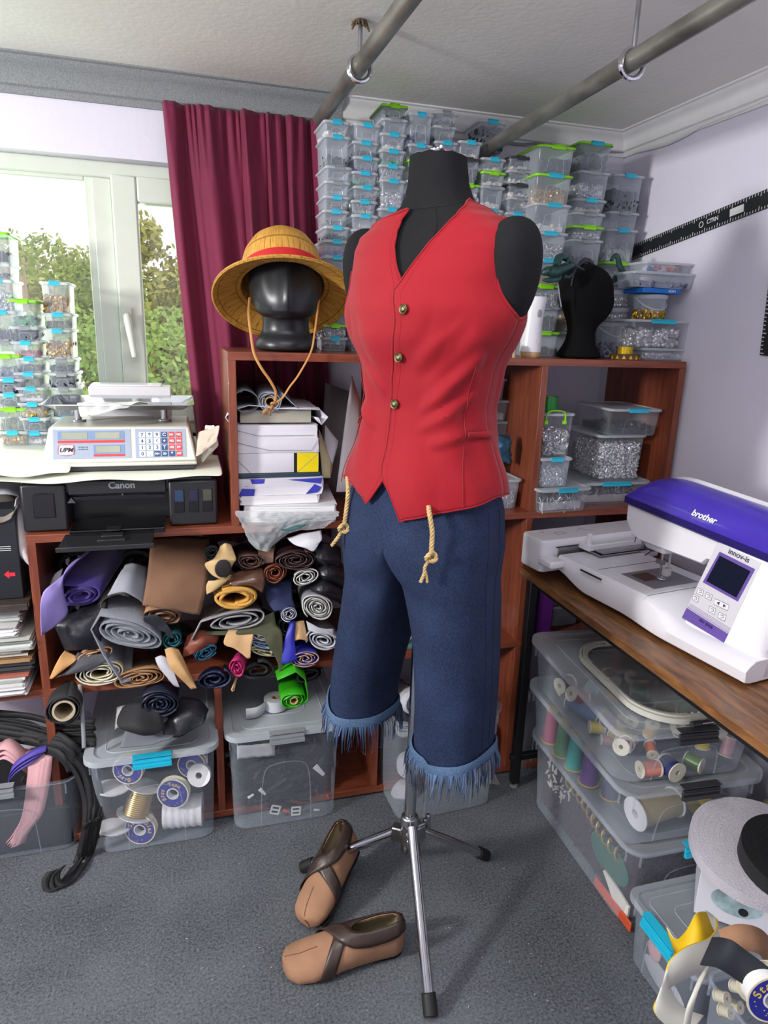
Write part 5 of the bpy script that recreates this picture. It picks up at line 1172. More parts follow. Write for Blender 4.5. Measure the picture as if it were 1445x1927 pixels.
# ================= FABRIC ROLLS =================
def fmat(n, c, rough=.8, **k): return mat(n, c, rough, **{**dict(var=.12, scale=9, bump=.3, bs=160), **k})
def fabric_roll(name, label, cat, c, back, rx, rz, Yf, Yb, m, turns=4, tilt=0, th=.0035, core=None, flap=None, edge=None, wob=.05, r0=.25, seed=0, hollow=False, z0=None):
    A = at(*c, Y=Yf); B = at(*back, Y=Yb); k = (A - EYE).dot(CF) / F; a_, b_ = rx * k, rz * k
    r = random.Random(seed + int(c[0] * 7)); ph = r.uniform(0, 6)
    N = int(turns * 22); pts = []
    for i in range(N + 1):
        t = i / N; ang = 2 * PI * turns * t + ph; rad = lerp(r0, 1, t) if not hollow else lerp(.92, 1, t)
        w1 = 1 + wob * math.sin(2 * ang + ph) + wob * .7 * math.sin(3.3 * ang) + wob * .9 * mn.noise(V((math.cos(ang) * 1.5, math.sin(ang) * 1.5, seed + c[0] + t * 2)))
        pts.append((a_ * rad * w1 * math.cos(ang), b_ * rad * w1 * math.sin(ang)))
    if flap:
        lx, lz = pts[-1]
        for q in flap: pts.append((q[0] * k, -q[1] * k))
    ct, st = math.cos(tilt), math.sin(tilt); D = B - A; rows = []
    nn = 5
    for j in range(nn + 1):
        f = j / nn; O = A + D * f; sc_ = 1 + .06 * math.sin(f * 5 + ph)
        rows.append([O + V(((x * ct - y * st) * sc_, .004 * math.sin(i * .7 + seed) * (j == 0), (x * st + y * ct) * sc_)) for i, (x, y) in enumerate(pts)])
    g = G(); g.grid(rows); t = thing(name, label, cat, A); g.v = [p - A for p in g.v]
    o = mk(g, 'rolled_sheet', m, t, solid=max(th, (0 if hollow else .62) * min(a_, b_) * (1 - r0) / turns))
    if edge: o.data.materials.append(edge); o.modifiers['solid'].material_offset_rim = 1
    g = G(); D_ = D.normalized()
    if core is not None:
        cr_ = min(a_, b_) * (r0 if not isinstance(core, tuple) else core[1]); cm = core[0] if isinstance(core, tuple) else core
        X = D_.cross(V((0, 0, 1))).normalized(); T = frame(V((0, 0, 0)) - D_ * .004, X, D_.cross(X)); 
        if T.to_3x3().col[2].dot(D_) < 0: T = frame(V((0, 0, 0)) - D_ * .004, -X, D_.cross(X))
        g.lathe([(cr_, .3), (cr_, 0), (cr_ * .8, 0), (cr_ * .8, .3)], 24, T=T); mk(g, 'core', cm, t)
    return t
K = fmat
def drape(name, label, cat, rows, m, th=.002, sub=1, rim=None, parent=None):
    g = G(); pts = [[at(x, y, Y=Y) for x, y, Y in r] for r in rows]; g.grid(dense(pts, 5, .006, len(label or '') % 17)); o = mk(g, name, m, parent, solid=th)
    if rim: o.data.materials.append(rim); o.modifiers['solid'].material_offset_rim = 1
    if label: tag(o, label, cat)
    return o
FR, PI_ = 'fabric_roll', PI
kr = mat('kraft_side', (198, 160, 116), .8, bump=.2, bs=200)
# felt rolls on the reams
fabric_roll(FR, 'dark hollow grey felt roll on the paper stack', 'fabric roll', (463, 756), (456, 736), 23, 21, 1.835, 2.12, K('mid_grey_felt', (112, 114, 124), .95), turns=1.4, hollow=True, th=.003, wob=.05)
fabric_roll(FR, 'light grey felt roll with a cardboard core and a loose flap on the paper stack', 'fabric roll', (508, 756), (497, 734), 21, 19, 1.835, 2.12, K('light_grey_felt', (146, 150, 164), .95), turns=3.5, th=.003, r0=.5, core=(M_card, .5), flap=[(24, -14), (40, 2), (52, 12)])
# leaning boards right of the stack
for lb, m, pts in (('grey board leaning behind the paper stack', mat('grey_board', (120, 120, 124), .7), [(612, 720, 2.1), (668, 740, 2.1), (668, 930, 2.05), (600, 930, 2.05)]),
                   ('white paper sheet leaning against the vest side of the compartment', M_p2, [(662, 706, 2.0), (680, 760, 2.0), (668, 925, 1.9), (632, 925, 1.9)]),
                   ('pale yellow paper sheet leaning on the paper stack', mat('pale_yellow_paper', (214, 212, 168), .7), [(600, 808, 1.95), (626, 868, 1.95), (622, 900, 1.9), (606, 898, 1.9)]),
                   ('white folded card leaning beside the yellow sheet', M_p1, [(612, 800, 1.98), (636, 830, 1.96), (625, 880, 1.93), (610, 850, 1.95)])):
    P4 = [at(x, y, Y=Y) for x, y, Y in pts]; g = G(); g.grid([[lerp(lerp(P4[0], P4[1], u / 4), lerp(P4[3], P4[2], u / 4), v / 4) + V((0, .004 * math.sin(u + v), 0)) for u in range(5)] for v in range(5)]); tag(mk(g, 'leaning_sheet', m, solid=.002), lb, 'sheet')
# clear plastic bag hanging from the compartment
g = G(); r = random.Random(33); rows = []
for i in range(16):
    v = i / 15; row = []
    for j in range(26):
        u = j / 25; x = lerp(442 + 26 * v, 640 - 40 * v ** 2, u); y = lerp(962, 1000 + 40 * math.exp(-((u - .22) / .25) ** 2) - 4 * u, v); row.append(at(x, y, Y=1.79 - .02 * math.sin(v * PI)) + V((r.uniform(-1, 1), r.uniform(-1, 1) * 1.6, r.uniform(-1, 1))) * .003)
    rows.append(row)
g.grid(rows); tag(mk(g, 'plastic_bag', M_film, solid=.0006, sub=1), 'crinkled clear plastic bag hanging over the shelf edge under the papers', 'bag')
drape('teal_folder', 'dark teal folder poking out under the loose white sheets', 'folder', [[(520, 978, 1.79), (552, 974, 1.79), (584, 972, 1.79)], [(522, 990, 1.775), (552, 992, 1.775), (580, 984, 1.775)], [(530, 997, 1.77), (550, 998, 1.77), (568, 992, 1.77)]], mat('teal_card', (22, 92, 92), .5), .003)

# ---- middle row : from the back to the front
fabric_roll(FR, 'deep purple velour roll lying slanted in the left compartment', 'fabric roll', (152, 1122), (235, 1012), 33, 20, 1.78, 2.14, K('deep_purple_velour', (52, 34, 112), .9, sheen=.3), turns=3, tilt=.15, flap=[(-34, -30), (-46, -10), (-36, 18)], th=.005)
drape('vinyl_sheet', 'lavender vinyl sheet hanging out left of the purple roll', 'fabric', [[(178, 1032, 1.95), (160, 1040, 1.95), (150, 1052, 1.95)], [(140, 1062, 1.82), (124, 1072, 1.80), (118, 1100, 1.8)], [(104, 1096, 1.76), (112, 1120, 1.75), (128, 1148, 1.77)], [(78, 1124, 1.73), (92, 1150, 1.73), (112, 1172, 1.75)], [(78, 1196, 1.71), (82, 1192, 1.72), (88, 1188, 1.73)]], K('lavender_vinyl', (150, 136, 204), .5, bump=0), .002)
drape('fabric_sheet', 'pale grey fabric corner behind the lavender sheet', 'fabric', [[(118, 1070, 1.86), (104, 1080, 1.86), (96, 1096, 1.86)], [(112, 1090, 1.84), (100, 1100, 1.84), (90, 1112, 1.84)]], K('pale_grey_cloth', (178, 178, 186)), .002)
fabric_roll(FR, 'grey felt roll with a hanging strip in the left compartment', 'fabric roll', (244, 1195), (256, 1070), 58, 25, 1.755, 2.14, K('felt_grey_soft', (128, 132, 142), .95, bump=.8), turns=5, tilt=-.38, th=.004, flap=[(-58, -20), (-64, 8), (-30, 48), (16, 92), (30, 84)], r0=.12)
fabric_roll(FR, 'taupe and cream fabric roll behind the grey felt roll', 'fabric roll', (232, 1150), (262, 1048), 42, 34, 1.80, 2.15, K('taupe_cloth', (112, 106, 100)), turns=1.3, tilt=-.3, th=.003, hollow=True)
drape('fabric_sheet', 'light grey melange cloth lying over the taupe roll', 'fabric', [[(236, 1064, 1.86), (262, 1062, 1.86), (286, 1074, 1.88)], [(222, 1086, 1.80), (250, 1082, 1.80), (284, 1098, 1.82)], [(202, 1122, 1.775), (236, 1114, 1.77), (274, 1136, 1.79)]], K('melange_grey', (150, 154, 164), .95), .003)
drape('leather_sheet', 'brown suede hide folded over the rolls in the left compartment', 'leather', [[(284, 1014, 1.95), (340, 1008, 1.95), (394, 1012, 1.95)], [(280, 1060, 1.82), (338, 1060, 1.81), (392, 1066, 1.82)], [(274, 1105, 1.77), (330, 1110, 1.76), (385, 1118, 1.77)], [(268, 1140, 1.755), (318, 1146, 1.75), (376, 1158, 1.76)]], K('brown_suede', (126, 92, 70), .9, scale=5, var=.2), .004, rim=M_rubber)
fabric_roll('leather_roll', 'roll of lighter brown leather just under the suede hide', 'leather roll', (308, 1162), (318, 1090), 38, 17, 1.765, 2.1, K('tan_suede', (170, 124, 86), .85), turns=3, tilt=-.18, th=.004, edge=M_rubber)
drape('leather_sheet', 'black pointed leather corner under the suede hide', 'leather', [[(270, 1158, 1.75), (290, 1156, 1.75), (308, 1166, 1.75)], [(272, 1170, 1.75), (298, 1176, 1.745), (324, 1190, 1.745)], [(290, 1178, 1.745), (310, 1192, 1.74), (328, 1202, 1.74)]], K('black_leather', (28, 29, 36), .35, bump=.6, bs=80), .002)
drape('leather_sheet', 'black glossy leather bunched under the purple roll', 'leather', [[(118, 1160, 1.80), (160, 1142, 1.80), (204, 1124, 1.82)], [(104, 1178, 1.765), (150, 1172, 1.76), (200, 1160, 1.79)], [(112, 1200, 1.77), (150, 1196, 1.745), (192, 1194, 1.77)], [(124, 1226, 1.77), (152, 1222, 1.75), (186, 1222, 1.78)]], K('black_leather', (28, 29, 36), .35), .003)
drape('leather_sheet', 'orange tan leather point sticking out over the left panel', 'leather', [[(122, 1224, 1.78), (136, 1230, 1.78), (146, 1234, 1.78)], [(110, 1240, 1.76), (122, 1248, 1.755), (138, 1246, 1.76)], [(93, 1277, 1.74), (98, 1278, 1.74), (104, 1272, 1.745)]], K('orange_tan', (206, 156, 100), .7), .002)
drape('fabric_sheet', 'dark grey cloth under the orange tan point', 'fabric', [[(146, 1228, 1.775), (176, 1232, 1.77), (208, 1226, 1.77)], [(128, 1262, 1.76), (160, 1250, 1.755), (200, 1244, 1.76)], [(104, 1276, 1.76), (128, 1272, 1.755), (170, 1258, 1.76)]], K('charcoal_cloth', (72, 72, 78)), .002)
fabric_roll('leather_roll', 'folded peach leather roll between black leather and grey felt', 'leather roll', (178, 1232), (190, 1200), 30, 11, 1.77, 2.1, K('peach_leather', (196, 152, 116), .7), turns=3, tilt=.15, th=.003)
fabric_roll(FR, 'pale yellow cream vinyl roll at the lower left of the pile', 'vinyl roll', (189, 1266), (196, 1230), 48, 25, 1.765, 2.12, K('cream_vinyl', (188, 178, 134), .5, bump=.1), turns=5, th=.003, r0=.3, edge=mat('white_backing', (205, 203, 196), .8))
fabric_roll('leather_roll', 'tan brown leather roll resting on the shelf board', 'leather roll', (262, 1277), (268, 1236), 46, 19, 1.76, 2.12, K('tan_brown', (158, 120, 84), .7), turns=6, tilt=.1, th=.0025, r0=.1)
drape('leather_sheet', 'tan leather strip hanging over the shelf edge', 'leather', [[(310, 1222, 1.76), (322, 1218, 1.76), (336, 1222, 1.76)], [(318, 1252, 1.735), (334, 1244, 1.73), (352, 1256, 1.735)], [(338, 1276, 1.725), (350, 1268, 1.72), (364, 1282, 1.725)], [(360, 1296, 1.72), (366, 1294, 1.72), (370, 1294, 1.72)]], K('tan_soft', (176, 138, 92), .7), .003)
drape('fabric_sheet', 'small pale grey strip beside the tan leather strip', 'fabric', [[(292, 1240, 1.745), (304, 1236, 1.745), (316, 1240, 1.745)], [(298, 1254, 1.735), (312, 1254, 1.73), (326, 1262, 1.73)], [(318, 1280, 1.725), (328, 1290, 1.725), (338, 1292, 1.725)]], K('pale_grey_cloth', (178, 178, 186)), .003)
fabric_roll(FR, 'small dark teal roll under the black leather corner', 'fabric roll', (325, 1204), (322, 1170), 20, 17, 1.765, 2.1, K('dark_teal_cloth', (12, 76, 84)), turns=3, th=.004)
fabric_roll(FR, 'petrol blue folded cloth below the rust leather', 'fabric roll', (388, 1228), (374, 1200), 26, 13, 1.765, 2.1, K('petrol_cloth', (20, 74, 100)), turns=4, tilt=.5, th=.003)
drape('leather_sheet', 'rust brown leather folded next to the petrol cloth', 'leather', [[(352, 1196, 1.80), (380, 1186, 1.79), (414, 1192, 1.80)], [(346, 1220, 1.775), (378, 1208, 1.76), (404, 1214, 1.78)], [(344, 1236, 1.775), (362, 1230, 1.765), (376, 1226, 1.77)]], K('rust_leather', (116, 58, 42), .5), .003)
fabric_roll('leather_roll', 'navy quilted roll poking out below the shelf board', 'leather roll', (299, 1326), (312, 1262), 35, 28, 1.70, 2.05, K('navy_quilted', (24, 28, 50), .4, bump=1.5, bs=60), turns=5, th=.004, r0=.12)
fabric_roll('leather_roll', 'navy scale-textured leather roll hanging over the board', 'leather roll', (402, 1279), (400, 1240), 34, 20, 1.745, 2.1, K('navy_scaled', (26, 32, 62), .35, bump=2, bs=110), turns=2.6, tilt=.1, th=.005, hollow=False)
fabric_roll(FR, 'thin black roll at the top beside the suede hide', 'fabric roll', (399, 1040), (396, 1024), 14, 14, 1.80, 2.15, K('black_cloth', (30, 30, 34)), turns=4, th=.003, core=None)
drape('vinyl_sheet', 'cream card sheet bent around the brown roll, upper part', 'vinyl sheet', [[(415, 1026, 1.80), (424, 1022, 1.79), (434, 1026, 1.80)], [(404, 1052, 1.78), (420, 1048, 1.765), (444, 1050, 1.77)], [(386, 1060, 1.775), (404, 1058, 1.76), (440, 1060, 1.765)], [(392, 1074, 1.77), (408, 1078, 1.76), (430, 1080, 1.765)], [(400, 1082, 1.765), (416, 1090, 1.755), (436, 1084, 1.765)]], K('cream_card', (206, 176, 124), .6, bump=0), .0025)
drape('vinyl_sheet', 'cream card point hanging below the bent cream card', 'vinyl sheet', [[(392, 1092, 1.775), (414, 1090, 1.77), (434, 1084, 1.77)], [(388, 1104, 1.77), (406, 1104, 1.765), (424, 1096, 1.77)], [(389, 1120, 1.765), (396, 1116, 1.765), (406, 1110, 1.768)]], K('cream_card', (206, 176, 124), .6), .0025)
g = G(); q = at(420, 1070, Y=1.753); g.ball(q, (.022, .003, .026), 10); tag(mk(g, 'leather_scrap', K('near_black_scrap', (34, 26, 26), .5)), 'dark brown scrap showing through the hole of the cream card', 'leather scrap')
fabric_roll('leather_roll', 'brown leather roll right of the cream card', 'leather roll', (472, 1056), (462, 1032), 24, 15, 1.785, 2.14, K('choc_leather', (84, 58, 50), .5), turns=4, tilt=-.15, th=.003)
drape('leather_sheet', 'flat brown leather patch under the plastic bag', 'leather', [[(486, 1036, 1.82), (502, 1034, 1.82), (516, 1030, 1.82)], [(486, 1062, 1.79), (500, 1060, 1.79), (514, 1058, 1.79)]], K('mid_brown_leather', (106, 76, 62), .5), .003)
fabric_roll('leather_roll', 'thick dark brown leather roll under the white crumpled cloth', 'leather roll', (556, 1054), (548, 1026), 36, 19, 1.775, 2.14, K('dark_brown_leather', (64, 44, 46), .35), turns=6, tilt=-.05, th=.0028, r0=.15)
drape('fabric_sheet', 'crumpled white cloth over the dark brown leather roll', 'fabric', [[(540, 1012, 1.80), (570, 1004, 1.80), (604, 998, 1.80)], [(558, 1026, 1.77), (582, 1018, 1.765), (606, 1014, 1.77)], [(578, 1030, 1.765), (590, 1036, 1.76), (600, 1020, 1.765)]], mat('white_cloth', (206, 206, 216), .8), .003)
drape('leather_sheet', 'glossy dark bronze leather under the brown roll', 'leather', [[(430, 1082, 1.80), (464, 1072, 1.80), (494, 1070, 1.80)], [(430, 1098, 1.775), (466, 1092, 1.77), (498, 1092, 1.775)], [(440, 1104, 1.77), (470, 1102, 1.77), (494, 1116, 1.77)]], K('bronze_leather', (92, 62, 48), .2, spec=.8), .003)
fabric_roll('leather_roll', 'rust coloured thin leather roll under the plastic bag', 'leather roll', (517, 1078), (512, 1050), 20, 20, 1.785, 2.1, K('rust_thin', (110, 56, 34), .5), turns=4, th=.003)
fabric_roll(FR, 'thick mustard yellow felt roll', 'fabric roll', (443, 1126), (440, 1092), 45, 21, 1.765, 2.12, K('mustard_felt', (198, 150, 72), .95, bump=.8), turns=2.6, th=.008, tilt=-.05, r0=.55, wob=.04)
fabric_roll('vinyl_roll', 'light grey vinyl folded flat below the mustard felt', 'vinyl roll', (446, 1168), (446, 1140), 58, 19, 1.76, 2.12, K('grey_vinyl', (140, 140, 142), .5, bump=.1), turns=2.8, tilt=.12, th=.0035, flap=[(-66, -12), (-88, 22)], r0=.35)
fabric_roll(FR, 'dark navy cloth roll standing out of the middle', 'fabric roll', (544, 1156), (522, 1080), 17, 15, 1.765, 2.13, K('navy_denim_cloth', (34, 44, 84), .8), turns=4, th=.0025, edge=mat('pale_edge', (190, 190, 200), .8))
drape('fabric_sheet', 'plain navy cloth running back behind the navy roll', 'fabric', [[(500, 1102, 1.84), (524, 1094, 1.83), (548, 1092, 1.84)], [(502, 1130, 1.80), (522, 1126, 1.79), (550, 1126, 1.80)], [(516, 1152, 1.775), (534, 1148, 1.77), (556, 1146, 1.775)]], K('navy_denim_cloth', (34, 44, 84)), .003)
drape('fabric_sheet', 'olive green cloth hanging down in front of the rolls', 'fabric', [[(384, 1190, 1.785), (440, 1184, 1.775), (516, 1152, 1.775)], [(392, 1196, 1.78), (450, 1192, 1.765), (520, 1176, 1.765)], [(486, 1186, 1.765), (506, 1196, 1.755), (530, 1190, 1.755)], [(500, 1208, 1.755), (516, 1222, 1.75), (532, 1214, 1.75)], [(522, 1242, 1.75), (526, 1252, 1.745), (532, 1250, 1.745)], [(525, 1268, 1.745), (526, 1270, 1.745), (528, 1270, 1.745)]], K('olive_cloth', (72, 74, 52), .8), .003)
fabric_roll('vinyl_roll', 'small grey roll with folded layers under the brown roll', 'vinyl roll', (574, 1087), (570, 1062), 24, 16, 1.775, 2.12, K('silver_grey_vinyl', (128, 130, 138), .5), turns=4, tilt=.35, th=.003, edge=mat('white_backing', (205, 203, 196), .8), flap=None)
fabric_roll('vinyl_roll', 'big light grey vinyl roll with white backing at the right of the pile', 'vinyl roll', (598, 1143), (582, 1096), 36, 25, 1.765, 2.12, K('silver_grey_vinyl', (128, 130, 138), .5), turns=6, tilt=-.5, th=.003, edge=mat('white_backing', (205, 203, 196), .8), r0=.12)
fabric_roll('vinyl_roll', 'white and grey folded vinyl under the big light grey roll', 'vinyl roll', (608, 1205), (606, 1180), 38, 20, 1.765, 2.12, K('white_vinyl', (190, 192, 200), .5), turns=4, tilt=-.35, th=.0035, r0=.2)
drape('vinyl_sheet', 'white vinyl sheet corner between the grey rolls', 'vinyl sheet', [[(576, 1168, 1.775), (600, 1180, 1.77), (628, 1184, 1.77)], [(580, 1186, 1.77), (602, 1192, 1.765), (628, 1196, 1.765)]], K('white_vinyl', (190, 192, 200)), .002)
fabric_roll('vinyl_roll', 'royal blue vinyl roll with kraft coloured inside', 'vinyl roll', (574, 1240), (562, 1180), 27, 16, 1.745, 2.1, K('royal_blue_vinyl', (44, 46, 160), .4, bump=.1), turns=4.5, th=.0022, r0=.15, edge=kr)
drape('vinyl_sheet', 'royal blue vinyl end standing up left of its roll', 'vinyl sheet', [[(546, 1170, 1.78), (552, 1168, 1.775), (556, 1170, 1.78)], [(534, 1210, 1.755), (546, 1208, 1.75), (554, 1206, 1.755)], [(530, 1250, 1.74), (544, 1248, 1.735), (560, 1244, 1.74)]], K('royal_blue_vinyl', (44, 46, 160), .4), .002)
drape('vinyl_sheet', 'kraft coloured vinyl back above the royal blue roll', 'vinyl sheet', [[(554, 1170, 1.785), (562, 1168, 1.78), (572, 1168, 1.785)], [(552, 1206, 1.76), (564, 1204, 1.755), (580, 1206, 1.76)]], kr, .002)
fabric_roll(FR, 'magenta pink leather roll pointing down at the viewer', 'leather roll', (446, 1258), (470, 1212), 14, 20, 1.735, 1.95, K('magenta_leather', (172, 30, 96), .6), turns=3, th=.002, r0=.15)
fabric_roll('leather_roll', 'tan stick-like leather remnant under the magenta roll', 'leather roll', (438, 1298), (446, 1272), 3, 3, 1.735, 1.78, kr, turns=1.5, th=.001)
drape('leather_sheet', 'tan leather offcut with a step-shaped edge', 'leather', [[(430, 1186, 1.775), (454, 1184, 1.77), (479, 1184, 1.77)], [(422, 1214, 1.76), (446, 1216, 1.755), (474, 1212, 1.755)], [(460, 1222, 1.755), (464, 1236, 1.75), (471, 1236, 1.75)]], kr, .002)
for k, (lb, c, y) in enumerate((('folded light blue cloth beside the olive drape', (140, 160, 190), 1214), ('folded cream cloth beneath the light blue one', (176, 172, 142), 1228), ('folded pale grey cloth above the light blue one', (156, 158, 160), 1200))):
    fabric_roll('folded_cloth', lb, 'fabric', (496, y), (494, y - 26), 27, 6, 1.775 - .004 * k, 2.1, K('folded_' + str(k + 1) + '_cloth', c), turns=2, tilt=-.35, th=.003)
fabric_roll(FR, 'black cloth roll under the folded cream cloth', 'fabric roll', (482, 1262), (480, 1236), 30, 20, 1.765, 2.1, K('black_cloth', (30, 30, 34)), turns=2, th=.004, wob=.12)
fabric_roll(FR, 'black cloth lump right of the green roll', 'fabric roll', (582, 1270), (580, 1250), 24, 16, 1.765, 2.1, K('black_cloth', (30, 30, 34)), turns=2, th=.004, wob=.12)
fabric_roll(FR, 'black leather roll left of the big light grey roll', 'fabric roll', (540, 1178), (538, 1150), 22, 20, 1.79, 2.1, K('black_leather', (28, 29, 36), .35), turns=4, th=.003)
for k, (x, y) in enumerate(((606, 1050), (614, 1082), (608, 1112))): drape('leather_sheet', ('uppermost', 'middle', 'lowest')[k] + ' fold of black glossy leather beside the trouser leg', 'leather', [[(x - 26, y - 26, 1.86), (x + 4, y - 30, 1.80), (x + 34, y - 20, 1.86)], [(x - 24, y - 6, 1.80), (x + 2, y + 2, 1.765), (x + 36, y + 4, 1.80)], [(x - 12, y + 22, 1.83), (x + 12, y + 14, 1.80), (x + 34, y + 26, 1.84)]], K('black_leather', (28, 29, 36), .35), .003)
fabric_roll('vinyl_roll', 'bright green vinyl roll hanging above the storage box', 'vinyl roll', (553, 1318), (540, 1262), 25, 16, 1.70, 1.95, K('bright_green_vinyl', (48, 156, 20), .4, bump=.1), turns=4, th=.0022, r0=.3, core=(kr, .45), flap=[(22, -40), (4, -58), (-30, -44)])
fabric_roll('vinyl_roll', 'black fabric roll on a wide cardboard core leaning below the shelf', 'fabric roll', (120, 1337), (134, 1268), 29, 30, 1.71, 2.0, K('black_cloth', (30, 30, 34)), turns=3, th=.003, r0=.75, core=(mat('pale_cardboard_tube', (178, 164, 140), .8), .70))
# added black rolls stand in for the deep shade behind the pile
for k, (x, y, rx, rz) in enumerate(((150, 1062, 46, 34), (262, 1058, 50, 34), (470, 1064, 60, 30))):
    fabric_roll(FR, ('left', 'middle', 'right')[k] + ' black roll added as shade high at the back of the pile', 'fabric roll', (x, y), (x, y - 12), rx, rz, 1.98, 2.15, K('black_cloth', (30, 30, 34)), turns=2, th=.005)
for k, (x, y, rx, rz) in enumerate(((180, 1150, 60, 40), (330, 1230, 60, 40), (460, 1200, 70, 40), (560, 1120, 60, 40), (560, 1220, 60, 30))):  # black filler rolls added to darken the gaps behind the front row
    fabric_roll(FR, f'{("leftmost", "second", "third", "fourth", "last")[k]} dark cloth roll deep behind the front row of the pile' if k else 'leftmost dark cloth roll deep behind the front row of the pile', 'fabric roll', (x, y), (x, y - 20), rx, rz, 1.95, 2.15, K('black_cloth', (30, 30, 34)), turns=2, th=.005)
drape('fabric_sheet', 'black strap and cloth heap under the navy quilted roll', 'fabric', [[(232, 1330, 1.75), (262, 1322, 1.72), (300, 1340, 1.70)], [(220, 1360, 1.70), (258, 1368, 1.66), (310, 1368, 1.68)], [(240, 1376, 1.68), (270, 1384, 1.67), (300, 1378, 1.67)]], K('black_cloth', (30, 30, 34)), .003)
drape('fabric_sheet', 'grey felt offcut lying on the lid of the tape box', 'fabric', [[(244, 1360, 1.74), (280, 1352, 1.72), (330, 1350, 1.72)], [(232, 1386, 1.71), (280, 1384, 1.70), (334, 1374, 1.70)], [(226, 1408, 1.685), (280, 1402, 1.68), (320, 1392, 1.68)]], K('melange_dark', (108, 112, 122), .95), .003)
drape('leather_sheet', 'black leather piece with grey felt lining on the tape box', 'leather', [[(342, 1312, 1.76), (372, 1316, 1.75), (392, 1336, 1.74)], [(312, 1352, 1.72), (352, 1350, 1.70), (388, 1346, 1.72)], [(306, 1380, 1.70), (336, 1388, 1.685), (384, 1360, 1.70)]], K('black_leather', (28, 29, 36), .35), .004, rim=MC['melange_dark'])
drape('vinyl_sheet', 'grey vinyl flap hanging left of the navy quilted roll', 'vinyl sheet', [[(220, 1330, 1.76), (236, 1328, 1.755), (250, 1336, 1.755)], [(216, 1374, 1.72), (232, 1366, 1.715), (250, 1366, 1.715)]], K('grey_vinyl', (140, 140, 142)), .002)

# ---- left column: papers, board, black box ----
zp_ = .4965
r = random.Random(77); zc = zp_
cols = [((206, 206, 208), 'newsprint_white'), ((150, 116, 76), 'brown_sheets'), ((186, 180, 168), 'cream_sheets'), ((40, 40, 46), 'dark_sheets'), ((160, 88, 72), 'red_pattern_sheets'), ((190, 194, 190), 'pale_sheets')]
seq = [(0, .03, 'stack of white magazines on the shelf board at the left edge', 1.78), (5, .018, 'pale folded papers on the magazines', 1.79), (4, .008, 'red patterned sheet in the paper pile', 1.79), (3, .022, 'dark folder in the paper pile', 1.80), (1, .02, 'brown wrinkled sheets in the paper pile', 1.81), (2, .022, 'cream papers with frayed edges', 1.80), (5, .03, 'curled grey white papers in the upper pile', 1.79), (0, .03, 'newspaper bundle folded in half', 1.80), (5, .045, 'topmost pale papers under the dark board', 1.83)]
for k, (ci, hh, lb, Y) in enumerate(seq):
    c, nm = cols[ci]; x1 = -.405 - r.uniform(0, .03) + (.0 if k < 7 else -.02); x0 = -.78; t = thing('paper_pile', lb, 'paper pile', ((x0 + x1) / 2, Y + .16, zc), rz=0)
    nl = max(1, int(hh / .007)); g = G()
    for q in range(nl):
        z0, z1 = q * hh / nl, (q + .92) * hh / nl; w_ = x1 - x0; rows = []
        for zz in (z0, z1): rows.append([p + V((r.uniform(-.004, .004), r.uniform(-.006, .006), r.uniform(-.0015, .0015) if 0 < q else 0)) for p in rr(w_ - r.uniform(0, .02), .32, .004, zz, 2)])
        g.grid(rows, cu=True, capa=True, capb=True)
    mk(g, 'sheets', mat(nm, c, .75, var=.1, scale=12), t, smooth=False); t.rotation_euler.z = 0; zc += hh + .0008
g = G(); g.box((0, .17, .009), (.42, .36, .018)); t = thing('wooden_board', 'dark worn wooden board lying on the paper pile at the left', 'board', (-.62, 1.80, zc + .0005)); mk(g, 'board', wood('dark_worn_wood', (38, 30, 26), (70, 58, 50), .6, sc_=(2, 14, 14)), t, bevel=.002); 
g = G(); g.box((.2, .0, .012), (.022, .004, .008)); mk(g, 'chipped_corner', M_card, t); zc += .0195
a = at(31, 1000, Y=1.83); zt1 = at(15, 958, Y=1.83).z
g = G(); t = thing('black_carton', 'black cardboard box with a red arrow standing on the dark board', 'box', (a.x - .13, 1.83, zc)); g.box((0, .12, (zt1 - zc) / 2), (.26, .24, zt1 - zc)); mk(g, 'carton', mat('black_box_card', (26, 30, 36), .4), t, bevel=.002)
hb = (zt1 - zc); ax_ = .13 - .020
g = G(); g.add([V((ax_ - .020 + x, -.0006, hb * .28 + zz)) for x, zz in ((0, 0), (.012, .011), (.012, .005), (.026, .005), (.026, -.005), (.012, -.005), (.012, -.011))], [(0, 1, 2, 3, 4, 5, 6)]); mk(g, 'red_arrow', mat('red_arrow_print', (210, 40, 60), .5), t, smooth=False)
g = G(); [g.box((ax_ - .012, -.0004, hb * .55 + k * .005), (.03, .0006, .0014)) for k in range(3)]; mk(g, 'small_print', M_white, t, smooth=False)
drape('cardboard_sheet', 'grey brown cardboard flap lying on the black carton', 'cardboard', [[(-30, 925, 2.0), (10, 920, 2.0), (40, 940, 1.98)], [(-30, 960, 1.86), (5, 962, 1.85), (36, 950, 1.86)], [(-30, 984, 1.82), (0, 984, 1.82), (20, 976, 1.82)]], mat('grey_cardboard', (120, 112, 104), .8), .003)
drape('vinyl_sheet', 'curved white plastic sheet hanging between the carton and the shelf', 'plastic sheet', [[(30, 940, 1.86), (40, 930, 1.90), (48, 925, 1.95)], [(22, 985, 1.85), (46, 985, 1.86), (66, 1000, 1.90)], [(24, 1025, 1.85), (50, 1040, 1.84), (70, 1040, 1.88)], [(44, 1052, 1.85), (58, 1066, 1.84), (72, 1070, 1.86)]], mat('white_plastic_sheet', (206, 204, 208), .4), .002)
drape('fabric_sheet', 'grey white cloth folded on top of the cardboard flap', 'fabric', [[(-30, 900, 2.0), (10, 905, 1.98), (40, 895, 1.98)], [(-30, 925, 1.90), (8, 920, 1.88), (40, 925, 1.90)], [(-30, 938, 1.87), (6, 930, 1.86), (38, 935, 1.88)]], K('pale_grey_cloth', (178, 178, 186)), .003)
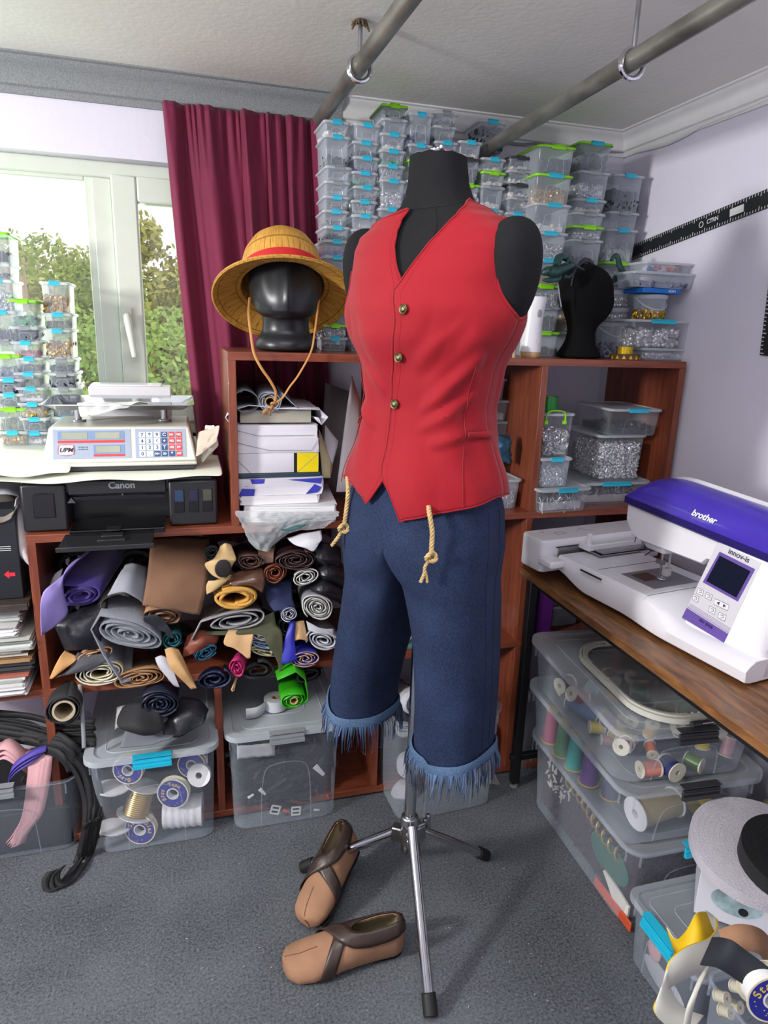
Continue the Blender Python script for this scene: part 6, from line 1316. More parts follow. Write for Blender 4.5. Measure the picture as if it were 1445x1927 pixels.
# ================= BIG STORAGE BOXES ON THE FLOOR =================
def big_box(label, c, w, d, h, rz=0, clip=None, lid=None, z=0.0012, body=None):
    return storage_box(c[0], c[1], z, w, d, h, rz, clip, label, big=True, lid=lid, body=body)
big_box('open clear storage box with pink and purple zips at the left edge', (-.535, 1.95), .40, .36, .245, 0, M_greyp, 'none')
bB = big_box('lidded clear storage box of bias tape spools with turquoise clip', (-.130, 1.93), .335, .42, .312, 0, M_bluep)
bC = big_box('lidded clear storage box of black straps and white buckles', (.237, 1.935), .325, .42, .328, 0, M_greyp)
big_box('open clear storage box of white rolls behind the trouser legs', (.715, 1.86), .34, .42, .355, R_(3), None, 'none')
big_box('tall open clear box behind the right trouser leg in the last compartment', (1.10, 1.95), .20, .30, .33, R_(12), None, 'none')
# contents A
def ribbon(name, label, cat, pts, width, wdir, m, th=.0015, group=None, n=6):
    q = crom(pts, n); wd = V(wdir).normalized() * width / 2; g = G(); g.grid([[p - wd, p, p + wd] for p in q]); return tag(mk(g, name, m, None, solid=th), label, cat, group)
M_pink = mat('dusty_pink_zip', (206, 158, 164), .7, bump=.3, bs=300); M_purp = mat('violet_zip', (78, 64, 160), .6, bump=.3, bs=300); M_bzip = mat('black_zip_tape', (24, 24, 27), .7, bump=.4, bs=300)
xz = lambda x, y, Y: at(x, y, Y=Y)
r = random.Random(5)
for k in range(7):
    dx = k * 5; pts = [xz(98 - dx * 2.4, 1405 + k * 2, 1.86), xz(90 - dx, 1420 + k, 1.80), xz(84 - dx * .8, 1470, 1.785), xz(72 - dx * .7, 1530, 1.785), xz(50 - dx * .5, 1562, 1.785), xz(30 - dx * .3 + 8 * (k % 2), 1592 - 2 * k, 1.785)]
    ribbon('zip_tape', 'pink zip tapes hanging in a bundle inside the left box', 'zip', pts, .030, (1, .1 * k, .3), M_pink, group='pink zips in the left box')
for k in range(3): ribbon('zip_tape', 'pink zip tapes folded over the rim at the far left', 'zip', [xz(-20, 1425 + 9 * k, 1.84), xz(10, 1400 + 9 * k, 1.83), xz(40, 1418 + 8 * k, 1.82), xz(60, 1440 + 4 * k, 1.84)], .035, (.3, 1, .4), M_pink, group='pink zips over the rim at the far left')
for k in range(3): ribbon('zip_tape', 'violet zip tapes looped over the pink ones', 'zip', [xz(88 - 6 * k, 1408 + 5 * k, 1.80), xz(60, 1418 + 6 * k, 1.79), xz(30, 1438 + 6 * k, 1.79), xz(18, 1460 + 5 * k, 1.80), xz(22, 1500, 1.82)], .020, (.2, .8, .6), M_purp, group='violet zips in the left box')
g = G(); g.box((-.535, 1.93, .075), (.35, .28, .12)); 
for k in range(40): g.box((-.535 + r.uniform(-.16, .16), 1.80 + r.uniform(0, .1), r.uniform(.02, .16)), (r.uniform(.03, .09), .01, r.uniform(.01, .03)), r=(r.uniform(-.3, .3), r.uniform(-.8, .8), 0))
tag(mk(g, 'dark_zip_pile', M_bzip, bevel=.004), 'dark jumble of zips filling the left box', 'zips', None, 'stuff')
# black zip tapes lying across and down to the floor
def bundle(label, group, path, n, spread, w_, wdir, seed, jit=.006):
    r = random.Random(seed); wd = V(wdir).normalized()
    for k in range(n):
        o = (k - (n - 1) / 2) * spread / max(1, n - 1)
        pts = [p + wd * (o + r.uniform(-jit, jit) * .5) + V((r.uniform(-jit, jit), r.uniform(-jit, 0), r.uniform(-jit, jit))) for p in path]
        ribbon('zip_tape', label, 'zip', pts, w_, (wd.x + r.uniform(-.3, .3), wd.y + r.uniform(-.6, .2), wd.z + r.uniform(-.3, .3)), M_bzip, th=.0012, group=group)
bundle('long black zip tapes lying across the left storage box', 'black zips across the left box', [xz(-30, 1362, 1.90), xz(50, 1370, 1.86), xz(110, 1382, 1.82), xz(180, 1386, 1.80)], 10, .07, .018, (0, .3, 1), 1, .008)
bundle('coiled black zip tapes heaped beside the pink ones', 'black zips heaped beside the pink ones', [xz(70, 1400, 1.84), xz(100, 1398, 1.80), xz(128, 1412, 1.775), xz(140, 1436, 1.77)], 7, .05, .022, (.5, .2, 1), 2, .006)
bundle('black zip tapes falling between the two left boxes', 'black zips falling between the boxes', [xz(130, 1420, 1.775), xz(158, 1450, 1.765), xz(174, 1500, 1.745), xz(170, 1550, 1.725), at(160, 1606, Z=.02)], 9, .035, .014, (1, .15, .1), 3, .005)
bundle('black zip tape ends folded up on the carpet in front of the boxes', 'black zip ends on the carpet', [at(176, 1540, Y=1.72), at(160, 1606, Z=.010), at(140, 1640, Z=.008), at(116, 1668, Z=.008), at(98, 1668, Z=.012), at(97, 1650, Z=.03), at(108, 1634, Z=.045)], 6, .034, .014, (1, .35, .1), 4, .003)
ribbon('strap', 'thin grey strap hanging between the shelf and the tape box', 'strap', [xz(150, 1288, 1.775), xz(154, 1330, 1.77), xz(157, 1380, 1.75), xz(158, 1408, 1.74)], .010, (1, 0, 0), M_greyp)
# bias tape spools
M_sb = mat('spool_blue_print', (40, 44, 140), .4, var=.02); M_gt = mat('gold_print', (214, 184, 90), .5)
def bias_spool(label, c, rad, dirn, texts, wm, dep=.02, up=(0, 0, 1)):
    n = -V(dirn).normalized(); X = V(up).cross(-n).normalized(); Yv = (-n).cross(X) ; T = Matrix((X, Yv, -n)).transposed().to_4x4()   # local +z = away from viewer (dirn)
    if T.determinant() < 0: T = Matrix((-X, Yv, -n)).transposed().to_4x4()
    t = thing('bias_tape_spool', label, 'spool', c); 
    g = G(); g.lathe([(rad * .34, 0), (rad, 0), (rad, .0015), (rad * .34, .0015), (rad * .34, 0)], 40, T=T); g.lathe([(rad * .34, dep), (rad, dep), (rad, dep + .0015), (rad * .34, dep + .0015), (rad * .34, dep)], 40, T=T); mk(g, 'flange', mat('cream_spool_card', (222, 214, 188), .6), t)
    g = G(); g.lathe([(rad * .40, -.0006), (rad * .92, -.0006), (rad * .92, -.0001), (rad * .40, -.0001), (rad * .40, -.0006)], 40, T=T); pr_ = mk(g, 'printed_ring', M_sb, t)
    g = G(); g.lathe([(rad * .85, .0015), (rad * .85, dep)], 32, T=T); mk(g, 'wound_tape', wm, t)
    g = G(); g.lathe([(rad * .38, -.001), (rad * .38, dep), (rad * .32, dep), (rad * .32, -.001), (rad * .38, -.001)], 28, T=T); mk(g, 'hub', M_white, t)
    XX = T.to_3x3() @ V((1, 0, 0)); YY = T.to_3x3() @ V((0, 1, 0)); vx = XX if XX.dot(CR) > 0 else -XX; vy = YY if YY.dot(CU) > 0 else -YY
    for s_, ang, sz in texts:
        for i, ch in enumerate(s_):
            a = R_(ang) - (i - (len(s_) - 1) / 2) * .95 * sz / (rad * .66); rd = vx * math.cos(a) + vy * math.sin(a); tg = vx * math.sin(a) - vy * math.cos(a)
            text(ch, rd * rad * .66 - (T.to_3x3() @ V((0, 0, 1))) * .0009, tg, rd, sz * 1.7, M_gt, pr_, bold=.0002, shear=.2)
    g = G(); r = random.Random(len(label))
    for k in range(14):
        a = r.uniform(PI * .9, 2.1 * PI); q = r.uniform(.5, .86) * rad; p = vx * math.cos(a) * q + vy * math.sin(a) * q - (T.to_3x3() @ V((0, 0, 1))) * .0009; s = .0014
        g.add([p - vx * s, p + vy * s, p + vx * s, p - vy * s], [(0, 1, 2, 3)])
    mk(g, 'star_dots', M_gt, pr_, smooth=False); return t
dv = (CF * V((1, 1, .35))).normalized(); W_ = mat('white_bias_tape', (222, 222, 224), .6, bump=.3, bs=200); Gd = mat('gold_cord', (176, 148, 88), .35, .5, var=.3, scale=80, stretch=(1, 1, 8))
yb = 1.745
bias_spool('blue printed spool standing in the middle of the tape box', at(325, 1494, Y=yb), .045, dv, [('Tape', 80, .010), ('Bias', 190, .010)], W_)
bias_spool('blue printed spool at the bottom front of the tape box', at(263, 1562, Y=yb + .01), .045, dv, [('Star', 125, .011), ('Bias', 20, .011)], W_)
bias_spool('blue printed spool behind the turquoise clip of the tape box', at(240, 1450, Y=yb + .02), .042, dv, [('Bias', 250, .010)], Gd)
bias_spool('blue printed spool at the top right of the tape box', at(360, 1440, Y=yb + .02), .040, dv, [('Tape', 330, .009)], Gd)
t = thing('cord_spool', 'spool of gold metallic cord in the tape box', 'spool', at(262, 1545 - 40, Y=yb + .04)); T = Matrix.Rotation(R_(-12), 4, 'X') @ Matrix.Rotation(R_(18), 4, 'Y')
g = G(); g.lathe([(.02, -.04)] + [(.036 + .0012 * (k % 2), -.038 + .0028 * k) for k in range(28)] + [(.02, .04)], 30, T=T); mk(g, 'wound_cord', mat('gold_metal_cord', (190, 160, 100), .3, .75, var=.2), t)
g = G(); [g.lathe([(.0005, z_), (.052, z_), (.052, z_ + .002), (.0005, z_ + .002)], 32, T=T) for z_ in (-.043, .041)]; mk(g, 'flange', W_, t)
t = thing('white_tape_roll', 'white tape roll with a dark hub at the top right of the tape box', 'roll', at(377, 1455, Y=yb + .01)); T = Matrix((CR, CU, -CF)).transposed().to_4x4()
g = G(); g.lathe([(.009, .0), (.031, .0), (.033, .003), (.033, .018), (.009, .018)], 32, T=Matrix.Translation(V((0, .0, 0))) @ T); mk(g, 'wound_tape', W_, t); g = G(); g.lathe([(.0005, .001), (.009, .001), (.009, .004)], 20, T=T); mk(g, 'hub', M_dkgrey, t)
t = thing('white_cord_roll', 'wide roll of white ribbon lying at the lower right of the tape box', 'roll', at(345, 1525, Y=yb + .05)); T = Matrix.Rotation(R_(90), 4, 'Y') @ Matrix.Rotation(.1, 4, 'X')
g = G(); g.lathe([(.012, -.055)] + [(.046 + .0015 * math.sin(k * 1.7), -.055 + .0055 * k) for k in range(21)] + [(.012, .055)], 32, T=T); mk(g, 'wound_ribbon', mat('white_satin', (226, 226, 232), .4, var=.06, scale=60), t)
for k, (x, y) in enumerate(((210, 1482), (214, 1556))):
    t = thing('flat_spool', ('upper', 'lower')[k] + ' thin white spool edge at the left of the tape box', 'spool', at(x, y, Y=yb + .03)); g = G(); T = Matrix.Rotation(R_(8), 4, 'Y') @ Matrix.Scale(.75, 4, (0, 1, 0)); g.lathe([(.0005, -.002), (.048, -.002), (.048, .002), (.0005, .002)], 32, T=T); g.lathe([(.03, -.014), (.03, .002)], 24, T=T); mk(g, 'flange', W_, t)
g = G(); g.box((-.13, 1.99, .10), (.27, .24, .18)); tag(mk(g, 'dark_ribbon_mass', M_bzip, bevel=.02), 'dark ribbons filling the back of the tape box', 'ribbons', None, 'stuff')
# contents C: black strap mass + buckles
g = G(); r = random.Random(21)
g.box((.237, 1.96, .12), (.25, .30, .20))
for k in range(60):
    p0 = V((r.uniform(.125, .35), r.uniform(1.775, 1.80), r.uniform(.03, .25))); g.tube(crom([p0, p0 + V((r.uniform(-.05, .05), .01, r.uniform(-.03, .03))), p0 + V((r.uniform(-.07, .07), .015, r.uniform(-.05, .05)))], 4), .009, 6, flat=(1, .3))
tag(mk(g, 'black_straps', M_bzip, bevel=.0), 'tangle of black straps filling the buckle box', 'straps', None, 'stuff')
def buckle(x, y, rot, s, m, lb, kind=0):
    c = at(x, y, Y=1.758); t = thing('buckle', lb, 'buckle', c, rot=(R_(-8), rot, 0)); g = G()
    if kind == 0:
        for a in (-1, 0, 1): g.box((0, 0, a * s * .4), (s * 1.0, .003, s * .16))
        for a in (-1, 1): g.box((a * s * .42, 0, 0), (s * .16, .003, s * .96))
    else: g.hexa([V((-s * .5, -.0015, -s * .2)), V((s * .5, -.0015, -s * .12)), V((s * .5, .0015, -s * .12)), V((-s * .5, .0015, -s * .2)), V((-s * .5, -.0015, s * .2)), V((s * .5, -.0015, s * .12)), V((s * .5, .0015, s * .12)), V((-s * .5, .0015, s * .2))])
    mk(g, 'frame', m, t, bevel=.0008)
for x, y, rt, s, kd, lb in ((518, 1524, .35, .030, 0, 'white plastic slider buckle at the bottom left of the buckle box'), (557, 1526, .1, .030, 0, 'white plastic slider buckle at the bottom right of the buckle box'), (472, 1498, -.5, .02, 1, 'small white buckle near the left wall of the buckle box'), (494, 1490, .9, .028, 1, 'pale grey buckle left of the moulded arch'), (601, 1450, .9, .045, 1, 'long white plastic strip at the right of the buckle box'), (596, 1524, .2, .018, 1, 'tiny white piece at the bottom right corner of the buckle box')): buckle(x, y, rt, s, M_white, lb, kd)
buckle(539, 1526, .5, .022, mat('coral_plastic', (220, 90, 70), .4), 'coral red clip between the two white slider buckles', 1)
for k, (x, y) in enumerate(((617, 1500), (596, 1490))): buckle(x, y, 1.2, .018, MC['coral_plastic'] if k == 0 else mat('dull_red_plastic', (120, 50, 50), .4), ('bright red sliver at the right wall of the buckle box', 'dull red piece behind the moulded arch of the buckle box')[k], 1)
# elastic roll on the lid of box C
p = at(521, 1330, Y=1.80); tp_z = .330; pt = at(521, 1342, Z=tp_z)
t = ribbon_roll('elastic_roll', 'roll of wide white elastic standing on the lid of the buckle box', 'elastic roll', (pt.x, pt.y + .035, tp_z), .034, .012, .034, mat('white_elastic', (196, 198, 204), .7, bump=.5, bs=400))
q0 = at(500, 1322, Y=pt.y + .02); g = G(); pl = [V((pt.x - .030, pt.y + .02, 0)), V((pt.x - .045, pt.y + .0, 0)), V((pt.x - .065, pt.y - .012, 0)), V((pt.x - .092, pt.y - .012, 0))]
g.grid([[p + V((0, 0, tp_z + .001)), p + V((0, 0, tp_z + .035))] for p in crom(pl, 6)]); g.v = [p - V(t.location) for p in g.v]; mk(g, 'loose_end', MC['white_elastic'], t, solid=.0015)
g = G(); rows = []; r = random.Random(6)
for i in range(6): rows.append([at(lerp(446, 517, j / 10), lerp(1404, 1428, i / 5) - 6 * (j / 10), Y=1.706) + V((0, r.uniform(-.002, .002), 0)) for j in range(11)])
g.grid(rows); tag(mk(g, 'tape_strip', M_film, solid=.0005), 'wide strip of clear packing tape stuck on the front of the buckle box', 'tape')
# contents D
t = fabric_roll(FR, 'white quilted roll sticking out of the open box behind the legs', 'fabric roll', (790, 1322), (742, 1302), 30, 30, 1.76, 1.98, mat('white_ribbed_cloth', (196, 196, 208), .8, bump=1.2, bs=90), turns=3, th=.004)
g = G(); c = at(759, 1372, Y=1.72); T = frame((0, 0, 0), CR, CU); g.lathe([(.0005, 0), (.027, 0), (.028, -.003), (.028, -.09), (.0005, -.09)], 32, T=T); t = thing('label_roll', 'black edged roll with a grey printed label in the open box', 'roll', c + CF * .0); mk(g, 'roll_body', M_dkgrey, t); g = G(); g.lathe([(.0005, .0006), (.024, .0006), (.024, 0), (.0005, 0)], 32, T=T); lbq = mk(g, 'round_label', mat('grey_label', (130, 134, 138), .5), t); g = G(); g.box((0, .006, .001), (.03, .008, .0006), T=T); g.box((0, -.006, .001), (.024, .004, .0006), T=T); mk(g, 'label_print', M_dkgrey, lbq)
for k, (x, y, s) in enumerate(((768, 1445, .036), (762, 1500, .045), (842, 1440, .03))):
    c = at(x, y, Y=1.76); g = G(); T = frame(c, CR, CU); rp = [(s * .25, -.05), (s * .25, 0), (s * .95, 0), (s, -.004), (s, -.05)] if k != 1 else [(.0005, 0), (s * .8, -.004), (s, -.02), (s * .9, -.05)]
    g.lathe(rp, 28, T=T); tag(mk(g, 'white_roll', mat('soft_white_roll', (188, 186, 198), .7)), ('white roll with a dark hole', 'crumpled white roll', 'thin white ring of tape')[k] + ' in the open box behind the legs', 'roll')
g = G(); g.box((.75, 1.90, .12), (.22, .24, .20)); tag(mk(g, 'dark_cloth', K('charcoal_cloth', (72, 72, 78)), bevel=.03), 'dark cloth filling the back of the open box behind the legs', 'cloth', None, 'stuff')
g = G(); g.box((1.10, 1.96, .10), (.15, .2, .16)); tag(mk(g, 'dark_cloth', K('charcoal_cloth', (72, 72, 78)), bevel=.02), 'dark cloth in the tall open box behind the right trouser leg', 'cloth', None, 'stuff')
drape('cardboard_sheet', 'pale card corner lying on the carpet beside the right trouser leg', 'cardboard', [[(922, 1455, 1.74), (930, 1454, 1.74)], [(920, 1474, 1.71), (944, 1476, 1.71)]], mat('grey_board', (120, 120, 124)), .002)
# middle row, centre compartment (seen between the legs)
t, z, w_, h = slab('cloth_pile', 'folded teal fabric pad on the shelf board between the trouser legs', 'fabric', 700, 830, 1212, 1236, 1.82, .3, mat('teal_grey_weave', (96, 138, 142), .9, bump=1, bs=200), .4965, wob=.004)
for k, (y0, y1, lb, c) in enumerate(((1198, 1212, 'cream papers on the teal pad between the trouser legs', (190, 184, 160)), (1172, 1198, 'crumpled grey brown papers above the cream ones between the legs', (168, 160, 152)))): t, z, w_, h = slab('paper_pile', lb, 'paper pile', 700, 812, y0, y1, 1.83, .28, mat('pile_' + ('cream', 'brown')[k], c, .8, bump=.8, bs=40), z, wob=.008)
for k, x in enumerate((751, 779)):
    c = at(x, 1153, Y=1.86); t = thing('thread_tube', ('left', 'right')[k] + ' blue labelled cardboard tube with open end between the trouser legs', 'tube', c); d = V((-.18, .95, .22)).normalized(); X = d.cross(V((0, 0, 1))).normalized(); T = Matrix((X, d.cross(X), d)).transposed().to_4x4()
    g = G(); g.lathe([(.0165, 0), (.0205, 0), (.0205, .004), (.0165, .004)], 28, T=T); g.lathe([(.0165, 0), (.0165, .2)], 28, T=T); mk(g, 'rim', M_white, t)
    g = G(); g.lathe([(.0207, .010), (.0207, .2)], 28, T=T); lb_ = mk(g, 'blue_label', mat('blue_tube_label', (30, 34, 118), .5), t)
    g = G(); g.lathe([(.0162, .2), (.0162, .002), (.0160, .002)], 28, T=T); mk(g, 'inner_tube', M_card, t)
    up_ = (V((0, 0, 1)) - d * d.z).normalized(); text('KUMAS', d * .03 + up_ * .0212, X if X.x > 0 else -X, (V((0, 0, 1)).cross(X if X.x > 0 else -X) * -1) if False else d, .010, M_white, lb_)
t = thing('metal_scoop', 'shiny metal oval scoop lying on the papers between the legs', 'scoop', at(768, 1200, Y=1.81)); g = G(); T = Matrix.Rotation(R_(-35), 4, 'Y') @ Matrix.Rotation(R_(25), 4, 'X')
g.grid([[V((.034 * rr_ * math.cos(a), -.002 + .010 * (1 - rr_ ** 2), .017 * rr_ * math.sin(a))) for a in [2 * PI * k / 32 for k in range(32)]] for rr_ in (.05, .3, .6, .85, 1)], cu=True, capa=True, T=T); mk(g, 'bowl', M_chrome, t, solid=.0012)
drape('plastic_sheet', 'crumpled clear film behind the blue tubes', 'plastic', [[(760, 1100, 1.95), (785, 1098, 1.95), (812, 1104, 1.95)], [(752, 1130, 1.92), (784, 1128, 1.92), (814, 1134, 1.92)]], M_film, .001)
drape('paper_strips', 'grey white paper strips hanging behind the left trouser leg', 'paper', [[(716, 1212, 1.79), (724, 1212, 1.79), (732, 1220, 1.79)], [(722, 1240, 1.785), (732, 1240, 1.785), (742, 1250, 1.785)], [(730, 1276, 1.78), (738, 1278, 1.78), (748, 1272, 1.78)]], M_p1, .002)
# right mid compartments: baskets and dark things
for k, (x0, x1, y0, y1) in enumerate(((905, 938, 1172, 1198), (905, 942, 1196, 1226))): pbox(x0, x1, y0, y1, 1.90 - .01 * k, .15, None, ('upper', 'lower')[k] + ' small clear tray beside the right trouser leg', zb=.4968 + (.045 if k == 0 else 0), lid='none')
drape('paper_fan', 'clear and grey sleeves leaning in a fan beside the right trouser leg', 'plastic sleeves', [[(932, 1145, 1.93), (940, 1150, 1.93), (944, 1158, 1.93)], [(936, 1180, 1.91), (950, 1182, 1.91), (958, 1190, 1.91)], [(940, 1212, 1.9), (954, 1214, 1.9), (966, 1212, 1.9)]], M_film, .002)
g = G(); a = at(1000, 1090, Y=1.83); b = at(1036, 1225, Y=1.83); g.box(((a.x + b.x) / 2 + .015, 1.95, .64), (.055, .24, .28)); tag(mk(g, 'purple_folder', mat('purple_binder', (84, 22, 108), .4), bevel=.003), 'tall purple binder standing in the compartment behind the table leg', 'binder')
for k, (x, z_) in enumerate(((1.20, .4968), (1.33, .4968), (1.20, .575), (1.33, .575))): storage_box(x, 1.97, z_, .12, .2, .075, 0, M_bluep if k == 1 else M_greyp, ('lower left', 'lower right', 'upper left', 'upper right')[k] + ' small clear box in the compartment behind the sewing table', fill=FI['dark'][:5] + (('lower left', 'lower right', 'upper left', 'upper right')[k] + ' box behind the sewing table: dark pieces inside',))
# ================= SEWING TABLE =================
TZ = .76; tx0, ty1 = .962, 1.775
tb = thing('sewing_table', 'rustic brown table with black metal frame holding the embroidery machine', 'table', (1.23, 1.1, 0))
def L3(p): return V(p) - V((1.23, 1.1, 0))
g = G(); g.box(L3(((tx0 + 1.47) / 2, (ty1 + .25) / 2, TZ - .011)), (1.47 - tx0, ty1 - .25, .022)); mk(g, 'table_top', W_T, tb, bevel=.002)
M_frame = mat('black_powder_coat', (20, 20, 22), .45)
for x, y in ((tx0 + .03, ty1 - .035), (1.44, ty1 - .035), (tx0 + .03, .32), (1.44, .32)):
    g = G(); g.box(L3((x, y, (TZ - .022) / 2 + .008)), (.026, .026, TZ - .022 - .016)); l_ = mk(g, 'leg', M_frame, tb, bevel=.002); g = G(); g.cyl(L3((x, y, 0)), L3((x, y, .010)), .014, n=16); mk(g, 'foot', M_greyp, l_)
for a, b in (((tx0 + .03, ty1 - .035), (1.44, ty1 - .035)), ((tx0 + .03, ty1 - .035), (tx0 + .03, .32)), ((1.44, ty1 - .035), (1.44, .32))):
    g = G(); g.box(L3(((a[0] + b[0]) / 2, (a[1] + b[1]) / 2, TZ - .034)), (abs(a[0] - b[0]) + .02, abs(a[1] - b[1]) + .02, .022)); mk(g, 'rail', M_frame, tb, bevel=.002)
g = G(); g.box(L3((1.2, ty1 - .035, .11)), (.46, .02, .02)); mk(g, 'lower_rail', M_frame, tb, bevel=.002)
# ================= EMBROIDERY MACHINE =================
N0 = V((1.075, 1.0, TZ)); rzm = math.atan2(-.989, .148)
mc = thing('embroidery_machine', 'white computer embroidery machine with violet top cover on the rustic table', 'sewing machine', N0, rz=rzm)
M_mw = mat('machine_white', (226, 225, 232), .28, var=.01, coat=.2); M_mv = mat('violet_cover', (66, 48, 168), .28, var=.12, scale=5, coat=.3); M_md = mat('dark_violet_band', (36, 26, 96), .35, var=.05); M_mp = mat('violet_print', (98, 74, 152), .45, var=.02)
def sweep(g, xs, sec, n=None, capa=True, capb=True):
    rows = [[V((x, y, z)) for y, z in sec(x)] for x in xs]; g.grid(rows, cu=True, capa=capa, capb=capb)
def lp(a, b, n): return [lerp(a, b, k / (n - 1)) for k in range(n)]
# bed
def bed(x):
    t = max(0, min(1, (-x - .22) / .16)); t = t * t * (3 - 2 * t)      # 0 near pillar -> 1 at free end
    yf = lerp(.0, .010, t); topz = lerp(.056, .086, smooth(max(0, min(1, (-x - .17) / .12)))); zb = lerp(.006, .012, t) + .030 * smooth(max(0, (-x - .50) / .13) if x < -.5 else 0); top = topz
    fy_ = lerp(.028, .012, t)
    return [(yf + .02, zb), (yf + .004, zb + .004), (yf, zb + .03), (yf + fy_ * .4, top - .010), (yf + fy_, top), (.27, top), (.275, top - .01), (.275, .01), (.26, .006)]
g = G(); sweep(g, lp(-.63, .0, 40), bed); mk(g, 'bed', M_mw, mc, bevel=.002)
g = G(); g.tube([V((-.52 + .0, .006, .080)), V((-.44, .006, .080))], .0025, 6, flat=(1, 1)); g.tube([V((x, y + .001, z + .0006)) for x, (y, z) in [(-.30, bed(-.30)[k]) for k in (1, 2, 3, 4)]] + [V((-.30, .2, .0866))], .0006, 4); mk(g, 'slot', M_black, mc)
g = G(); g.box((-.385, .15, .0866), (.115, .15, .0012)); mk(g, 'needle_plate', mat('grey_plate', (128, 126, 134), .35, .3), mc, bevel=.0004); g = G(); g.box((-.40, .12, .0876), (.05, .055, .0008)); mk(g, 'bobbin_cover', mat('smoky_cover', (78, 64, 62), .15), mc)
g = G(); g.box((-.49, .15, .0864), (.0012, .22, .0008)); mk(g, 'bed_joint', M_dkgrey, mc)
# embroidery unit arm
g = G(); g.grid([rr(.105, .46, .016, z, 5, cx=-.70, cy=.205) if 0 < k < 5 else rr(.099, .454, .014, z, 5, cx=-.70, cy=.205) for k, z in enumerate((.030, .034, .06, .105, .120, .124))], cu=True, capa=True, capb=True); eu = mk(g, 'embroidery_unit', M_mw, mc)
g = G(); g.box((-.6455, .22, .088), (.004, .38, .026)); mk(g, 'rail_channel', mat('rail_metal', (150, 150, 154), .3, .7), eu); g = G(); g.box((-.6435, .22, .103), (.002, .40, .003)); mk(g, 'rail_shadow_gap', M_black, eu)
g = G(); g.box((-.620, -.012, .070), (.06, .05, .022)); mk(g, 'end_cap', M_mw, eu, bevel=.006)
g = G(); g.box((-.625, .20, .104), (.05, .20, .018)); g.box((-.615, .112, .125), (.010, .012, .04)); cg = mk(g, 'carriage', M_mw, eu, bevel=.002); g = G(); g.box((-.600, .22, .0925), (.075, .22, .003)); g.box((-.600, .22, .0975), (.07, .20, .002)); mk(g, 'carriage_rails', M_steel, cg)
g = G()
for pts in ([(-.73, .02), (-.72, .03), (-.74, .04)], [(-.71, .06), (-.69, .06), (-.69, .09), (-.71, .09), (-.71, .06)], [(-.70, .14), (-.72, .16), (-.70, .18), (-.69, .20)]): g.tube([V((x, y, .1245)) for x, y in pts], .0007, 4)
mk(g, 'embossed_marks', M_greyp, eu)
# pillar
def pil(z):
    k = z / .30; x0 = lerp(-.215, -.172, k); yf = lerp(.032, .075, min(1, k * 1.0)); return [(x0 + .012, yf), (-.02, yf), (-.006, yf + .010), (0, yf + .025), (0, .225), (-.012, .24), (x0 + .01, .24), (x0, .23), (x0, yf + .012)]
g = G(); g.grid([[V((x, y, z)) for x, y in pil(z)] for z in lp(.008, .262, 16)], cu=True, capa=True, capb=True)
mk(g, 'pillar', M_mw, mc, bevel=.004, seg=3)
pz = lambda z: lerp(.032, .075, min(1, z / .30))
def pp(x, z, off=.0): d = V((0, -.99, .14)); return V((x, pz(z), z)) + d * off
def pq(parent, name, m, c4, off, th=.002, bevel=0):
    lo = [pp(x, z, off - th) for x, z in c4]; hi = [pp(x, z, off) for x, z in c4]; g = G(); g.hexa(lo + hi); return mk(g, name, m, parent, bevel=bevel, smooth=False)
pan = pq(mc, 'control_panel', mat('panel_silver', (206, 204, 212), .35, var=.01), [(-.205, .066), (-.088, .056), (-.056, .247), (-.166, .258)], .0015, bevel=.0006)
pq(pan, 'violet_stripe', M_mp, [(-.205, .066), (-.088, .056), (-.084, .078), (-.199, .092)], .0022)
g = G(); [g.tube([pp(-.198 + .0012 * k, .0945 + .0026 * k, .0020), pp(-.083 + .0006 * k, .0805 + .0026 * k, .0020)], .0003 if k else .0006, 4) for k in range(5)]; mk(g, 'stripe_lines', M_mp, pan)
sc_ = pq(pan, 'screen_frame', M_mp, [(-.176, .162), (-.082, .152), (-.064, .230), (-.155, .240)], .0030, bevel=.001); pq(sc_, 'screen', mat('dark_lcd_screen', (24, 28, 44), .08, var=.03), [(-.167, .168), (-.087, .159), (-.072, .223), (-.151, .232)], .0036)
xd_ = (pp(-.082, .152) - pp(-.176, .162)).normalized(); xt = (xd_ * 1).normalized(); up2 = (pp(-.1, .2) - pp(-.1, .1)).normalized()
text('innov-is', pp(-.108, .2455, .0022), xt, up2, .017, M_dkgrey, pan, bold=.0002); text('NV 850E', pp(-.140, .077, .0030), xt, up2, .010, M_md, pan)
for x, z, w2_, s_ in ((-.176, .140, .016, '↩'), (-.152, .138, .016, 'o'), (-.183, .122, .016, '?'), (-.117, .132, .036, '◀ ▶'), (-.135, .112, .016, 'A'), (-.108, .108, .018, '~')):
    g = G(); zz = .013; ring = [(x - w2_ / 2, z - zz / 2), (x + w2_ / 2, z - zz / 2 - .001), (x + w2_ / 2, z + zz / 2 - .001), (x - w2_ / 2, z + zz / 2)]
    g.tube([pp(a, b, .0022) for a, b in ring], .0005, 5, closed=True); k_ = pq(pan, 'button', M_mw, ring, .0022); mk(g, 'button_outline', M_dkgrey, k_)
    g = G()
    if w2_ > .03:
        g.add([pp(x - .012, z, .0027), pp(x - .005, z + .004, .0027), pp(x - .005, z - .004, .0027)], [(0, 1, 2)]); g.add([pp(x + .012, z, .0027), pp(x + .005, z + .004, .0027), pp(x + .005, z - .004, .0027)], [(0, 1, 2)])
    else: g.tube([pp(x - .004, z + .002, .0026), pp(x + .003, z + .003, .0026), pp(x + .004, z - .002, .0026), pp(x - .002, z - .003, .0026)], .0006, 4)
    mk(g, 'button_symbol', M_dkgrey, k_, smooth=False)
